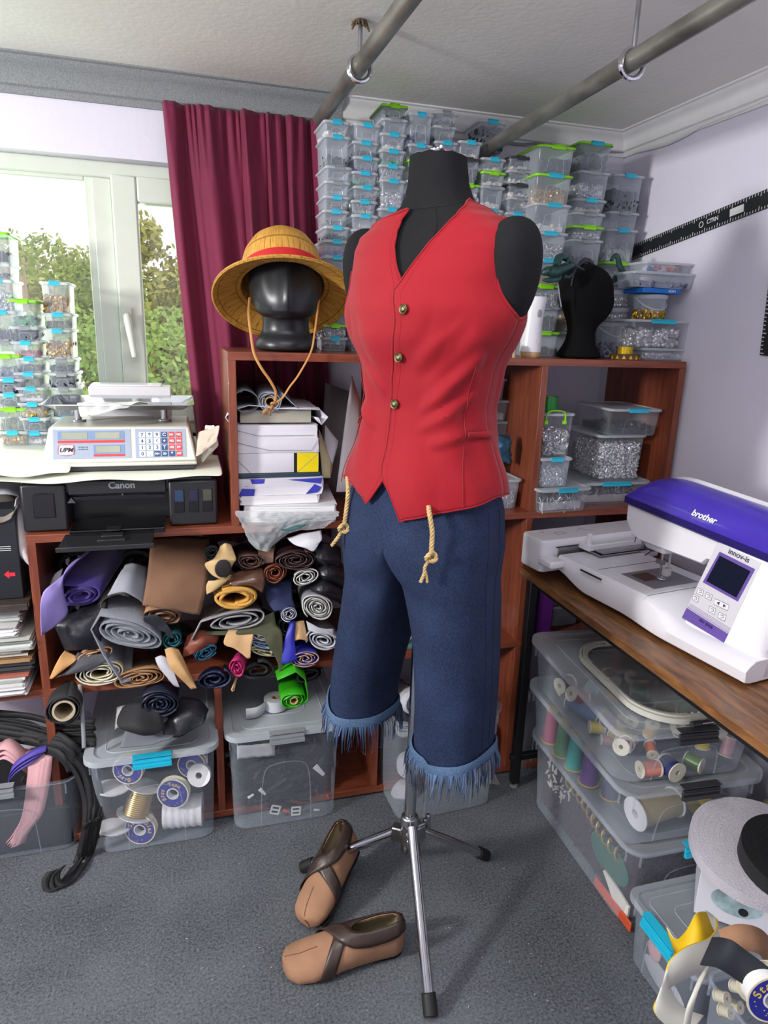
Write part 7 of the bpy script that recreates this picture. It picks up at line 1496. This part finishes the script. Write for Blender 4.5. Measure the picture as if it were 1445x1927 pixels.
# arm body
def armz(x): k = max(0, min(1, -x / .45)); return lerp(.246, .276, k)
def endk(x): # rounding towards the needle end
    t = max(0, (-x - .33) / .125); return math.sqrt(max(0, 1 - min(1, t) ** 2.4))
def armsec(x):
    z = armz(x); k = endk(x); zb = lerp(z - .004, .205, k) if x > -.42 else lerp(z - .004, .205, k); zb = .205 if x > -.20 else lerp(z - .006, .19, min(1, k + .15))
    return [(.085, zb), (.076, zb + .006), (.074, z + .006), (.10, z + .02), (.20, z + .02), (.24, z), (.24, zb + .006), (.23, zb)]
g = G(); sweep(g, lp(-.448, -.004, 36), armsec); arm_ = mk(g, 'arm', M_mw, mc)
def covsec(x, off=0):
    z = armz(x); k = max(.06, endk(x)); e = 1 if x < -.03 else lerp(.86, 1, (-x) / .03); hh = .065 * k * e; out = []
    for a in [0, .12, .25, .4, .55, .7, .85, 1.0]: ang = a * PI * .62; out.append((.150 - (.082 + off) * math.cos(ang) , z + .020 + (hh + off) * math.sin(ang)))
    return out
def band(x): z = armz(x); return [(.0705, z), (.0665, z + .004), (.0665, z + .020)]
g = G(); g.grid([[V((x, y, z)) for y, z in band(x)] + [V((x, .080, armz(x) + .020)), V((x, .080, armz(x)))] for x in lp(-.455, .002, 40)], cu=True, capa=True, capb=True); mk(g, 'dark_band', M_md, arm_)
g = G(); g.grid([[V((x, y, z)) for y, z in covsec(x)] + [V((x, .185, armz(x) + .019)), V((x, .075, armz(x) + .0195))] for x in lp(-.457, .004, 48)], cu=True, capa=True, capb=True); cv = mk(g, 'violet_cover', M_mv, arm_)
g = G(); g.grid([[V((x, .178, armz(x) + .02)), V((x, .178, armz(x) + .02 + .060 * max(.05, endk(x)))), V((x, .192, armz(x) + .02 + .066 * max(.05, endk(x)))), V((x, .228, armz(x) + .02 + .040 * max(.05, endk(x)))), V((x, .243, armz(x) - .0)), V((x, .20, armz(x)))] for x in lp(-.42, .004, 30)], cu=True, capa=True, capb=True); mk(g, 'rear_cover', M_mw, arm_)
ct_ = V((-.215, 0, 0)); sp = covsec(-.215, .0012); p1_, p2_ = V((-.215, sp[1][0], sp[1][1])), V((-.215, sp[2][0], sp[2][1])); ctr = (p1_ + p2_) / 2; upb = (p2_ - p1_).normalized(); sl = V((1, 0, -.066)).normalized()
text('brother', ctr + V((0, -.0012, .0)), sl, upb, .021, M_white, cv, bold=.0006, shear=.15)
# needle head
def hd(z): # cross section xy at height z
    k = (z - .175) / .09; x0 = lerp(-.40, -.445, max(0, min(1, k))); x1 = -.325; return [(x0 + .02, .086), (x1, .084), (x1 + .004, .10), (x1 + .004, .19), (x1 - .01, .2), (x0 + .015, .2), (x0, .185), (x0, .10)]
g = G(); g.grid([[V((x, y, z)) for x, y in hd(z)] for z in lp(.176, .275, 8)], cu=True, capa=True, capb=True); nh = mk(g, 'needle_head', mat('head_light_grey', (196, 196, 204), .3), mc, bevel=.006, seg=3)
g = G(); g.box((-.27, .088, .218), (.12, .012, .03)); mk(g, 'front_inset', mat('inset_grey', (184, 184, 194), .35), mc, bevel=.004)
for k in range(3): g = G(); g.cyl((-.305 + .016 * k, .081, .226), (-.305 + .016 * k, .083, .226), .005, n=16); mk(g, 'round_button', M_mw, mc)
g = G(); g.tube([V((-.42 + .004 * math.sin(k * .5), .0845, .18 + .09 * k / 10)) for k in range(11)], .0012, 5); mk(g, 'thread_slot', M_dkgrey, nh)
g = G(); g.cyl((-.375, .14, .12), (-.375, .14, .18), .0035, n=10); g.cyl((-.375, .14, .092), (-.375, .14, .13), .0012, n=8); g.box((-.375, .137, .135), (.022, .012, .010)); nb = mk(g, 'needle_bar', M_steel, nh)
g = G(); g.cyl((-.355, .145, .10), (-.355, .145, .178), .003, n=10); g.box((-.355, .14, .115), (.012, .02, .02)); g.torus((-.368, .14, .0925), .009, .002, 16, 6); mk(g, 'presser_foot', mat('clear_grey_foot', (186, 186, 190), .25, .3), nh)
g = G(); g.cyl((-.395, .13, .165), (-.395, .10, .150), .0015, n=6); g.box((-.40, .12, .168), (.03, .01, .012)); mk(g, 'threader_lever', M_dkgrey, nh)
# near side face: vents, usb, dimple
g = G(); [g.box((.0006, .15, .032 + .011 * k), (.0012, .11, .0026)) for k in range(8)]; mk(g, 'vent_slots', M_dkgrey, mc)
g = G(); g.box((.0002, .145, .170), (.003, .06, .055)); us = mk(g, 'port_recess', mat('recess_white', (206, 205, 214), .35), mc, bevel=.004); g = G(); g.box((.0022, .135, .178), (.002, .012, .026)); mk(g, 'usb_port', M_dkgrey, us); g = G(); g.torus((.0018, .165, .175), .004, .0008, 14, 6, T=Matrix.Translation((.0018, .165, .175)) @ Matrix.Rotation(R_(90), 4, 'Y') @ Matrix.Translation((-.0018, -.165, -.175))); mk(g, 'port_mark', M_dkgrey, us)
g = G(); g.ball((.0, .062, .075), (.0015, .007, .007), 8); mk(g, 'screw_recess', mat('recess_white', (206, 205, 214), .35), mc)
g = G(); [g.cyl((x, y, 0), (x, y, .01), .012, n=14) for x, y in ((-.05, .05), (-.05, .2), (-.5, .05), (-.5, .2))]; mk(g, 'rubber_feet', M_rubber, mc)
g = G(); g.cyl((-.15, .245, .10), (-.15, .262, .10), .03, n=24); mk(g, 'hand_wheel', M_mw, mc, bevel=.004)

# ================= BOXES UNDER THE TABLE =================
M_lid2 = clear('lid_plastic_big', (196, 204, 212), .24, .8, .22)
u3 = storage_box(1.185, 1.41, .0012, .37, .54, .250, R_(-1), M_bluep, 'bottom storage box of the stack under the table, with cord and trims', big=True, lid=M_lid2)
u2 = storage_box(1.155, 1.405, .2525, .38, .54, .172, R_(-3), M_dkgrey, 'middle storage box of the stack under the table, with big thread cones', big=True, lid=M_lid2)
u1 = storage_box(1.135, 1.405, .4255, .37, .53, .150, R_(-5), M_dkgrey, 'top storage box of the stack under the table, with small thread spools', big=True, lid=M_lid2)
def spool(label, c, rad, ln, dirn, m, cone=1.0, fl=None, group=None):
    d = V(dirn).normalized(); X = d.orthogonal().normalized(); T = Matrix((X, d.cross(X), d)).transposed().to_4x4(); t = thing('thread_spool', label, 'thread spool', c, group=group)
    N = 14; g = G(); g.lathe([(rad * .3, 0)] + [(lerp(rad, rad * cone, k / N) + (.0006 if k % 2 else 0), ln * k / N) for k in range(N + 1)] + [(rad * .3, ln)], 24, T=T); mk(g, 'wound_thread', m, t)
    g = G(); r1 = rad * 1.15
    for z_, q in ((-.003, r1), (ln, r1 * cone)): g.lathe([(rad * .3, z_), (q, z_), (q, z_ + .003), (rad * .3, z_ + .003)], 24, T=T)
    g.lathe([(rad * .3, -.003), (rad * .3, ln + .003)], 16, T=T); mk(g, 'spool_ends', fl or mat('cream_spool_plastic', (206, 202, 184), .5), t); return t
def tm(n, c): return mat(n + '_thread', c, .35, 0, var=.12, scale=60, stretch=(1, 1, 8), spec=.7)
zz1 = .432
S_ = [('blue grey thread cone lying at the left of the top box', (1075, 1315), .025, .10, (.4, -1, -.12), tm('blue_grey', (92, 116, 150)), zz1 + .04), ('lime thread spool at the left of the top box', (1070, 1322), .014, .03, (.8, -.6, 0), tm('lime', (150, 176, 40)), zz1 + .02), ('orange thread spool near the far corner of the top box', (1052, 1300), .012, .025, (1, 0, .2), tm('orange', (190, 100, 50)), zz1 + .03),
 ('yellow thread spool below the blue grey cone', (1110, 1368), .015, .035, (1, -.4, 0), tm('yellow', (206, 186, 40)), zz1 + .02), ('golden yellow thread spool in the middle of the top box', (1152, 1380), .02, .06, (.5, -1, 0), tm('golden', (180, 160, 50)), zz1 + .025), ('copper thread spool left of the pink one', (1132, 1392), .012, .028, (1, -.5, 0), tm('copper', (160, 100, 80)), zz1 + .015),
 ('beige thread spool seen through the lid of the top box', (1208, 1305), .018, .04, (0, .3, 1), tm('beige', (166, 150, 110)), zz1 + .04), ('maroon thread spool seen through the lid of the top box', (1255, 1310), .020, .035, (.3, .5, .8), tm('maroon', (120, 44, 54)), zz1 + .04),
 ('salmon pink thread spool at the near corner of the top box', (1205, 1448), .018, .045, (1, -.1, 0), tm('salmon', (202, 128, 116)), zz1 + .02), ('dark blue thread spool showing its round end in the top box', (1250, 1435), .022, .04, (.1, -1, 0), tm('dark_blue', (40, 44, 96)), zz1 + .025), ('green thread spool right of the dark blue one', (1292, 1428), .017, .035, (.5, -1, 0), tm('leaf_green', (100, 140, 52)), zz1 + .02),
 ('pale pink thread spool at the right end of the top box', (1365, 1420), .015, .045, (.3, .2, 1), tm('pale_pink', (196, 150, 160)), zz1 + .002), ('small yellow thread cone behind the green spool', (1322, 1405), .016, .03, (0, .2, 1), tm('yellow', (206, 186, 40)), zz1 + .02), ('brown orange thread spool behind the dark blue one', (1228, 1420), .013, .03, (.4, 1, .3), tm('orange', (190, 100, 50)), zz1 + .03)]
for lb, (x, y), rad, ln, d, m, z_ in S_:
    c = at(x, y, Z=z_); c.x = max(c.x, .985); c.y = max(c.y, 1.175); spool(lb, c, rad, ln, d, m)
zz2 = .258
rq = random.Random(31); cl_ = [('crimson', (150, 40, 50)), ('ochre', (190, 150, 60)), ('sea_green', (60, 130, 110)), ('pearl', (200, 196, 186)), ('plum', (96, 50, 90)), ('sky', (110, 150, 190)), ('coffee', (110, 76, 54)), ('mint', (140, 190, 150))]
for k in range(16):
    nm, c_ = cl_[k % 8]; x, y = 1.02 + .075 * (k % 4) + rq.uniform(-.01, .01), 1.255 + .095 * (k // 4) + rq.uniform(-.012, .012)
    spool(f'{nm.replace("_", " ")} thread spool in row {("one", "two", "three", "four")[k // 4]} behind the front spools of the top box', V((x, y, zz1 + .035 + .03 * rq.random())), rq.uniform(.014, .02), rq.uniform(.035, .05), (rq.uniform(-1, 1), rq.uniform(-1, 1), rq.uniform(-.2, .4)), tm(nm, c_))
S2_ = [('raspberry thread cone at the far end of the middle box', 1.02, 1.60, .024, .10, tm('raspberry', (170, 50, 90))), ('green thread cone standing second in the middle box', 1.02, 1.53, .024, .10, tm('mid_green', (70, 130, 70))), ('turquoise thread cone standing third in the middle box', 1.02, 1.465, .024, .105, tm('aqua', (40, 170, 160))), ('violet thread cone standing fourth in the middle box', 1.025, 1.395, .025, .105, tm('violet', (110, 60, 150))), ('dark violet thread cone behind the violet one', 1.05, 1.33, .024, .09, tm('dark_violet', (64, 46, 104)))]
for lb, x, y, rad, ln, m in S2_: spool(lb, V((x, y, zz2 + .004)), rad, ln, (0, 0, 1), m, .7, mat('yellow_spool_plastic', (206, 176, 70), .4))
spool('big champagne gold thread cone lying at the near end of the middle box', V((1.035, 1.205, zz2 + .045)), .036, .12, (1, .08, .05), tm('champagne', (160, 144, 100)), .92, M_white)
spool('big teal blue thread cone lying beside the champagne one', V((1.225, 1.19, zz2 + .040)), .034, .12, (.75, .6, .15), tm('teal_blue', (28, 96, 118)), .85, MC['yellow_spool_plastic'])
spool('peach thread cone lying between the two big cones', V((1.16, 1.25, zz2 + .026)), .022, .05, (1, .3, .1), tm('peach', (200, 150, 128)), .6)
g = G(); g.box((1.18, 1.46, zz2 + .05), (.24, .30, .09)); tag(mk(g, 'dark_thread_mass', mat('indigo_mass', (46, 42, 66), .7, isl=.2), bevel=.02), 'dark spools filling the back of the middle box', 'spools', None, 'stuff')
g = G(); g.box((1.14, 1.43, zz1 + .012), (.24, .36, .015)); tag(mk(g, 'dark_thread_mass', mat('indigo_mass', (46, 42, 66), .7), bevel=.015), 'dark mixed threads at the bottom of the top box', 'threads', None, 'stuff')
# bottom box: maroon trim mass, gold rope coil, green pad, white bundle, orange strip
g = G(); r = random.Random(9); g.box((1.19, 1.41, .100), (.30, .47, .18))
for k in range(900):
    if r.random() < .5: p = V((r.uniform(1.05, 1.31), r.uniform(1.166, 1.176), r.uniform(.02, .19)))
    elif r.random() < .6: p = V((r.uniform(1.034, 1.044), r.uniform(1.19, 1.62), r.uniform(.02, .19)))
    else: p = V((r.uniform(1.04, 1.33), r.uniform(1.18, 1.6), r.uniform(.165, .2)))
    a = r.uniform(0, 6.3); g.tube([p, p + V((math.cos(a), .3 * math.sin(a), math.sin(a))) * .008, p + V((math.cos(a + 1), 0, math.sin(a + 1))) * .012], .0024, 4)
tag(mk(g, 'maroon_braid', mat('maroon_braid_cord', (56, 26, 38), .6, isl=.6)), 'maroon braided trim filling the bottom box under the table', 'braid', None, 'stuff')
g = G(); pts = []
for k in range(150):
    a = k * .42; pts.append(V((1.026 + .004 * math.sin(a * .1), lerp(1.50, 1.22, k / 150), .195 - .04 * (k / 150) + .016 * math.sin(a))) + V((.010 * math.cos(a), 0, 0)))
g.tube(pts, .0035, 6); tag(mk(g, 'gold_rope', mat('gold_black_cord', (168, 140, 70), .4, .4, var=.5, scale=200)), 'twisted gold cord coiled along the left wall of the bottom box', 'cord')
g = G(); g.ball((1.026, 1.27, .115), (.006, .085, .05), 12); tag(mk(g, 'green_card', mat('dark_green_felt', (20, 92, 70), .8)), 'dark green oval card against the left wall of the bottom box', 'card')
g = G(); [g.tube(crom([V((1.018, 1.27 - .004 * k, .075 - .003 * k)), V((1.02, 1.22, .07 - .004 * k)), V((1.024, 1.165, .055 - .004 * k))], 5), .005, 6) for k in range(10)]; tag(mk(g, 'white_cord_bundle', mat('off_white_cord', (206, 202, 196), .7)), 'bundle of white cords at the near left corner of the bottom box', 'cord')
g = G(); g.box((1.016, 1.22, .02), (.006, .16, .028)); tag(mk(g, 'orange_strip', mat('orange_red_plastic', (206, 84, 50), .5), bevel=.002), 'orange red strip low at the near left corner of the bottom box', 'strip')
g = G(); r = random.Random(3)
for k in range(36): p = V((1.018, r.uniform(1.46, 1.60), r.uniform(.12, .185))); g.tube([p, p + V((.003, r.uniform(-.02, .02), r.uniform(-.02, .02)))], .003, 5)
tag(mk(g, 'white_cord_ends', MC['off_white_cord_thread'] if 'off_white_cord_thread' in MC else MC['off_white_cord']), 'short white cord ends near the far end of the bottom box', 'cord', None, 'stuff')
# embroidery hoop on the top box
zh = .578; hp2 = thing('embroidery_hoop', 'large oval white embroidery hoop with metal clamp lying on the top storage box', 'hoop', (1.14, 1.36, zh))
g = G(); out = rr(.26, .42, .11, 0, 12); g.v = []; T = Matrix.Rotation(R_(-4), 4, 'Z')
for q, z0, z1 in ((1.0, 0, .014), (.955, .002, .018)):
    A_2 = [V((p.x * q, p.y * q, z0)) for p in out]; B_2 = [V((p.x * q, p.y * q, z1)) for p in out]; C_2 = [V((p.x * (q - .03), p.y * (q - .03), z1)) for p in out]; D_2 = [V((p.x * (q - .03), p.y * (q - .03), z0)) for p in out]
    g.grid([A_2, B_2, C_2, D_2], cu=True, cv=True, T=T)
for k in range(0, len(out)):
    for f in (0, .5): p = out[k].lerp(out[(k + 1) % len(out)], f); g.box((p.x * .90, p.y * .90, .012), (.004, .010, .006), T=T, r=(0, 0, math.atan2(p.y, p.x) + PI / 2))
mk(g, 'hoop_frame', mat('ivory_hoop_plastic', (200, 200, 190), .4), hp2)
g = G(); g.cyl((-.02, -.222, .010), (.05, -.222, .010), .006, n=12); g.cyl((.06, -.222, .010), (.10, -.222, .010), .008, n=12); g.box((.02, -.215, .010), (.03, .02, .016)); mk(g, 'clamp_screw', M_steel, hp2, bevel=.001); g = G(); g.cyl((-.045, -.222, .010), (-.02, -.222, .010), .007, n=12); mk(g, 'clamp_knob', M_dkgrey, hp2)
# ================= SHOES =================
M_nub = mat('light_brown_nubuck', (150, 112, 86), .85, var=.16, scale=14, bump=.3, bs=200); M_dkl = mat('dark_brown_band_leather', (54, 40, 34), .4, var=.15, bump=.3, bs=120)
M_lin = mat('cream_shoe_lining', (190, 178, 140), .8); M_ins = mat('dark_insole', (28, 26, 30), .7)
def shoe(label, heel, toe, up=(0, 0, 1), side=1):
    heel = V(heel); toe = V(toe); L = (toe - heel).length; xa = (toe - heel).normalized(); za = V(up); za = (za - xa * za.dot(xa)).normalized(); RM = Matrix((xa, za.cross(xa), za)).transposed()
    t = thing('shoe', label, 'shoe', heel, rot=RM.to_euler())
    tab = [(0, .012, .085, .006, 0), (.02, .024, .104, .002, 0), (.08, .035, .112, 0, 0), (.2, .038, .110, 0, 0), (.35, .040, .104, 0, .002), (.48, .044, .096, 0, .004), (.60, .048, .078, .001, .006), (.75, .052, .062, .001, .009), (.87, .049, .052, .002, .010), (.95, .038, .045, .004, .007), (.99, .020, .034, .008, .004), (1.0, .004, .024, .012, .003)]
    def ringat(u, n=28, off=0):
        w_, h_, z0, dy = interp(tab, u); out = []
        for k in range(n):
            a = 2 * PI * k / n - PI / 2; c, s = math.cos(a), math.sin(a); e = .7 if s < 0 else .85
            y = (w_ + off) * math.copysign(abs(c) ** e, c) * (1 - .22 * max(0, s)) + dy * side; z = z0 + (h_ + off) * (.5 + .5 * math.copysign(abs(s) ** e, s)); out.append(V((u * L, y, z)))
        return out
    # opening in the top for u in .04...56
    n = 28; us = [k / 46 for k in range(47)]; g = G(); rows = [ringat(u, n) for u in us]
    vs = [p for r_ in rows for p in r_]; fs = []
    for i in range(46):
        for j in range(n):
            top = j in (12, 13, 14, 15); 
            if 2 <= i < 25 and (j in (13, 14) or (4 <= i < 22 and j in (12, 15))): continue
            fs.append((i * n + j, i * n + (j + 1) % n, (i + 1) * n + (j + 1) % n, (i + 1) * n + j))
    g.add(vs, fs); mk(g, 'upper', M_nub, t, solid=.003, soff=-1, sub=1)
    g = G(); g.grid([ringat(u, n, -.004)[j] for j in list(range(16, n)) + list(range(0, 12))] for u in us[2:26]) if False else g.grid([[ringat(u, n, -.0045)[j] for j in list(range(16, n)) + list(range(0, 12))] for u in us[2:27]]); mk(g, 'lining', M_lin, t)
    g = G(); g.grid([[V((u * L, (interp(tab, u)[0] - .008) * c, interp(tab, u)[2] + .010)) for c in (-1, -.5, 0, .5, 1)] for u in us[1:40]]); mk(g, 'insole', M_ins, t)
    # straps: collar band running on as a cross strap
    def surf(u, j, off):
        r_ = ringat(max(0, min(1, u)), 112, off); q_ = (j * 4) % 112; i_ = int(q_); return r_[i_].lerp(r_[(i_ + 1) % 112], q_ - i_)
    def strip(path, width, off, name, m=M_dkl):
        q = crom([V((u * L, j * .0105, 0)) for u, j in path], 8); rows = []
        for i, p in enumerate(q):
            tn = (q[min(i + 1, len(q) - 1)] - q[max(i - 1, 0)]).normalized(); pr = V((-tn.y, tn.x, 0)); rows.append([surf((p + pr * width * d).x / L, (p + pr * width * d).y / .0105, off) for d in (-.5, -.25, 0, .25, .5)])
        g = G(); g.grid(rows); return mk(g, name, m, t, solid=.0016)
    for s_ in (1, -1):
        J = lambda d: 14 + s_ * d
        strip([(.0, J(.3)), (.03, J(2.6)), (.12, J(3.6)), (.25, J(3.8)), (.38, J(3.3)), (.47, J(1.9)), (.54, J(-.8)), (.60, J(-4)), (.65, J(-7.5)), (.68, J(-11.5))], .034, .0030 if s_ > 0 else .0050, 'cross_strap')
    g = G(); e_ = ringat(1, n); g.add(e_, [tuple(range(n))]); mk(g, 'toe_cap', M_nub, t)
    g = G(); g.grid([[V((u * L, (interp(tab, u)[0] * .72) * c, interp(tab, u)[2] - .0005)) for c in (-1, -.9, 0, .9, 1)] for u in us[1:45]]); mk(g, 'sole', M_rubber, t, solid=.002, soff=0)
    g = G(); g.tube([V((u * L, interp(tab, u)[3] * side, interp(tab, u)[1] + interp(tab, u)[2] + .0008)) for u in [lerp(.72, .98, k / 10) for k in range(11)]], .0007, 5); mk(g, 'toe_seam', mat('brown_stitching', (104, 74, 56), .8), t)
    return t
shoe('nearer brown leather slip-on shoe lying sideways across the carpet', V((.448, 1.245, .003)), V((.158, 1.262, .003)), (0, -.14, 1), 1)
shoe('farther brown leather slip-on shoe leaning up behind the nearer one', at(668, 1592, Y=1.53), at(585, 1752, Z=.006), (-.42, -.1, 1), -1)

# ================= CLUTTER AT THE LOWER RIGHT =================
bl_ = storage_box(1.105, .985, .0012, .225, .28, .185, R_(-90), M_bluep, 'lidded clear box with turquoise clip in front of the stack under the table', big=True, lid=M_lid2)
g = G(); r = random.Random(15); g.box((1.105, .985, .075), (.235, .185, .13)); tag(mk(g, 'dark_cloth', K('dark_navy_scraps', (30, 34, 50)), bevel=.03), 'dark navy cloth scraps inside the low box with the turquoise clip', 'cloth', None, 'stuff')
g = G(); g.ball((.984, 1.02, .09), (.006, .022, .03), 8); tag(mk(g, 'pink_scrap', M_pink), 'pink cloth scrap pressed against the wall of the low box', 'cloth scrap')
g = G(); g.ball((.986, .98, .04), (.006, .07, .03), 8); tag(mk(g, 'grey_scrap', K('pale_grey_cloth', (178, 178, 186))), 'pale grey cloth scrap at the bottom of the low box', 'cloth scrap')
# white carton with picture
zc0 = .188; t = thing('white_carton', 'white cardboard carton with an oval picture carrying the tape rolls', 'box', (1.195, .99, zc0), rz=R_(-42))
g = G(); g.box((0, 0, .062), (.22, .15, .124)); mk(g, 'carton', mat('carton_white', (214, 214, 222), .45, var=.02), t, bevel=.002)
g = G(); q = [V((.052 * math.cos(a) - .03, -.0757, .062 + .034 * math.sin(a))) for a in [2 * PI * k / 40 for k in range(40)]]; g.add(q, [tuple(range(40))]); ov = mk(g, 'oval_picture', mat('teal_picture', (150, 172, 176), .4, var=.5, scale=30), t, smooth=False)
g = G(); g.cyl((-.015, -.0763, .045), (-.015, -.0757, .045), .010, n=24); mk(g, 'round_mark', M_black, ov)
wr = ribbon_roll('webbing_roll', 'very large roll of white webbing lying tilted on the white carton', 'webbing roll', at(1380, 1635, Y=.86), .140, .03, .030, mat('white_webbing', (200, 196, 206), .6, bump=1.0, bs=260), rot=(R_(8), R_(-6), 0))
wr.location = (1.185, .985, .335)
br_ = ribbon_roll('webbing_roll', 'large roll of black webbing lying on the white webbing roll', 'webbing roll', (0, 0, 0), .100, .02, .042, mat('black_webbing', (22, 22, 24), .6, bump=1.0, bs=260), rot=(R_(10), R_(-6), 0))
br_.location = wr.location + Euler((R_(8), R_(-6), 0)).to_matrix() @ V((.022, -.060, .0325))
yr = ribbon_roll('webbing_roll', 'cream webbing roll standing behind the white one at the frame edge', 'webbing roll', at(1452, 1550, Y=1.20), .062, .02, .05, mat('cream_webbing', (186, 186, 146), .7, bump=.8, bs=260), rot=(R_(60), 0, R_(30)))
# spool "Star" at the corner, open box, ribbons
ox = thing; ob_ = storage_box(1.07, .735, .0012, .23, .23, .235, 0, None, 'open clear box at the bottom right corner full of small spools', big=True, lid='none')
c = at(1455, 1882, Y=.60); sd_ = bias_spool('large blue spool with gold star lettering at the bottom right corner', c, .040, dv, [('Star', 128, .0115)], W_, dep=.03)
for k, (x, y) in enumerate(((1320, 1878), (1328, 1905), (1350, 1860), (1345, 1895))):
    cc = at(x + 30, y - 5, Y=.80); spool(('first', 'second', 'third', 'fourth')[k] + ' little cream bobbin behind the wall of the corner box', cc, .010, .018, (.3, -1, .6), mat('cream_thread', (200, 194, 176), .6))
def band3(name, label, cat, pts, width, m, th=.002, m2=None):
    q = crom([p for p, _ in pts], 8); ws = crom([V(w_) for _, w_ in pts], 8); g = G(); g.grid([[p - w_.normalized() * width / 2, p, p + w_.normalized() * width / 2] for p, w_ in zip(q, ws)]); o = mk(g, name, m, None, solid=th)
    if m2: g2 = None; o.data.materials.append(m2); o.modifiers['solid'].material_offset_rim = 1
    return tag(o, label, cat)
def P(x, y, Y): return at(x, y, Y=Y)
M_wb = mat('off_white_band', (206, 206, 196), .6, var=.05); M_yb = mat('yellow_band', (222, 180, 14), .6)
band3('leather_band', 'yellow band looping out over the low box with the turquoise clip', 'band', [(P(1262, 1768, .84), (0, .7, .7)), (P(1282, 1792, .80), (0, .8, .6)), (P(1300, 1776, .79), (.1, .8, .6)), (P(1318, 1744, .80), (.1, .8, .5)), (P(1336, 1738, .82), (.2, .8, .3))], .042, M_yb, .003, M_wb)
band3('leather_band', 'wide off-white band curling down to the carpet at the right', 'band', [(P(1336, 1735, .825), (.2, .9, .3)), (P(1354, 1755, .80), (.4, .8, .3)), (P(1340, 1790, .76), (.3, .6, .6)), (P(1290, 1812, .74), (.1, .5, .9)), (P(1252, 1842, .73), (.3, .3, .9)), (P(1246, 1880, .72), (.8, .2, .5)), (P(1270, 1912, .71), (.9, .2, .3)), (P(1310, 1930, .70), (.8, .3, .3))], .045, M_wb, .003, M_yb)
band3('leather_band', 'narrow white band rising steeply beside the corner box', 'band', [(P(1290, 1940, .66), (1, 0, .2)), (P(1300, 1890, .66), (1, 0, .2)), (P(1318, 1845, .68), (1, 0, .2)), (P(1334, 1818, .70), (1, .2, .3))], .012, M_wb, .003)
band3('leather_band', 'dark grey felt band crossing over the corner box', 'band', [(P(1330, 1790, .70), (.4, .1, .9)), (P(1362, 1795, .66), (.3, .1, .9)), (P(1400, 1820, .64), (.2, .1, .9)), (P(1440, 1850, .62), (.2, .1, .9))], .050, mat('dark_felt_band', (34, 38, 46), .8), .003)
band3('leather_band', 'brown suede band arching behind the dark felt band', 'band', [(P(1358, 1775, .74), (.1, .7, .7)), (P(1395, 1764, .73), (.1, .7, .7)), (P(1430, 1772, .72), (.4, .6, .6)), (P(1450, 1800, .72), (.8, .3, .4))], .040, M_nub, .003)
ribbon('webbing_end', 'white strap edge above the brown suede band', 'strap', [P(1380, 1762, .78), P(1410, 1760, .78), P(1448, 1772, .78)], .02, (0, .5, 1), M_wb)
# carpet lint
r = random.Random(99); g = G()
for k in range(70):
    x, y = r.uniform(40, 1250), r.uniform(1610, 1920); p = at(x, y, Z=.0012); a = r.uniform(0, 6.3); l_ = r.uniform(.001, .005); g.tube([p, p + V((math.cos(a), math.sin(a), .1)) * l_], .0005, 4)
tag(mk(g, 'lint', M_white), 'white lint specks and thread ends scattered over the grey carpet', 'lint', None, 'stuff')
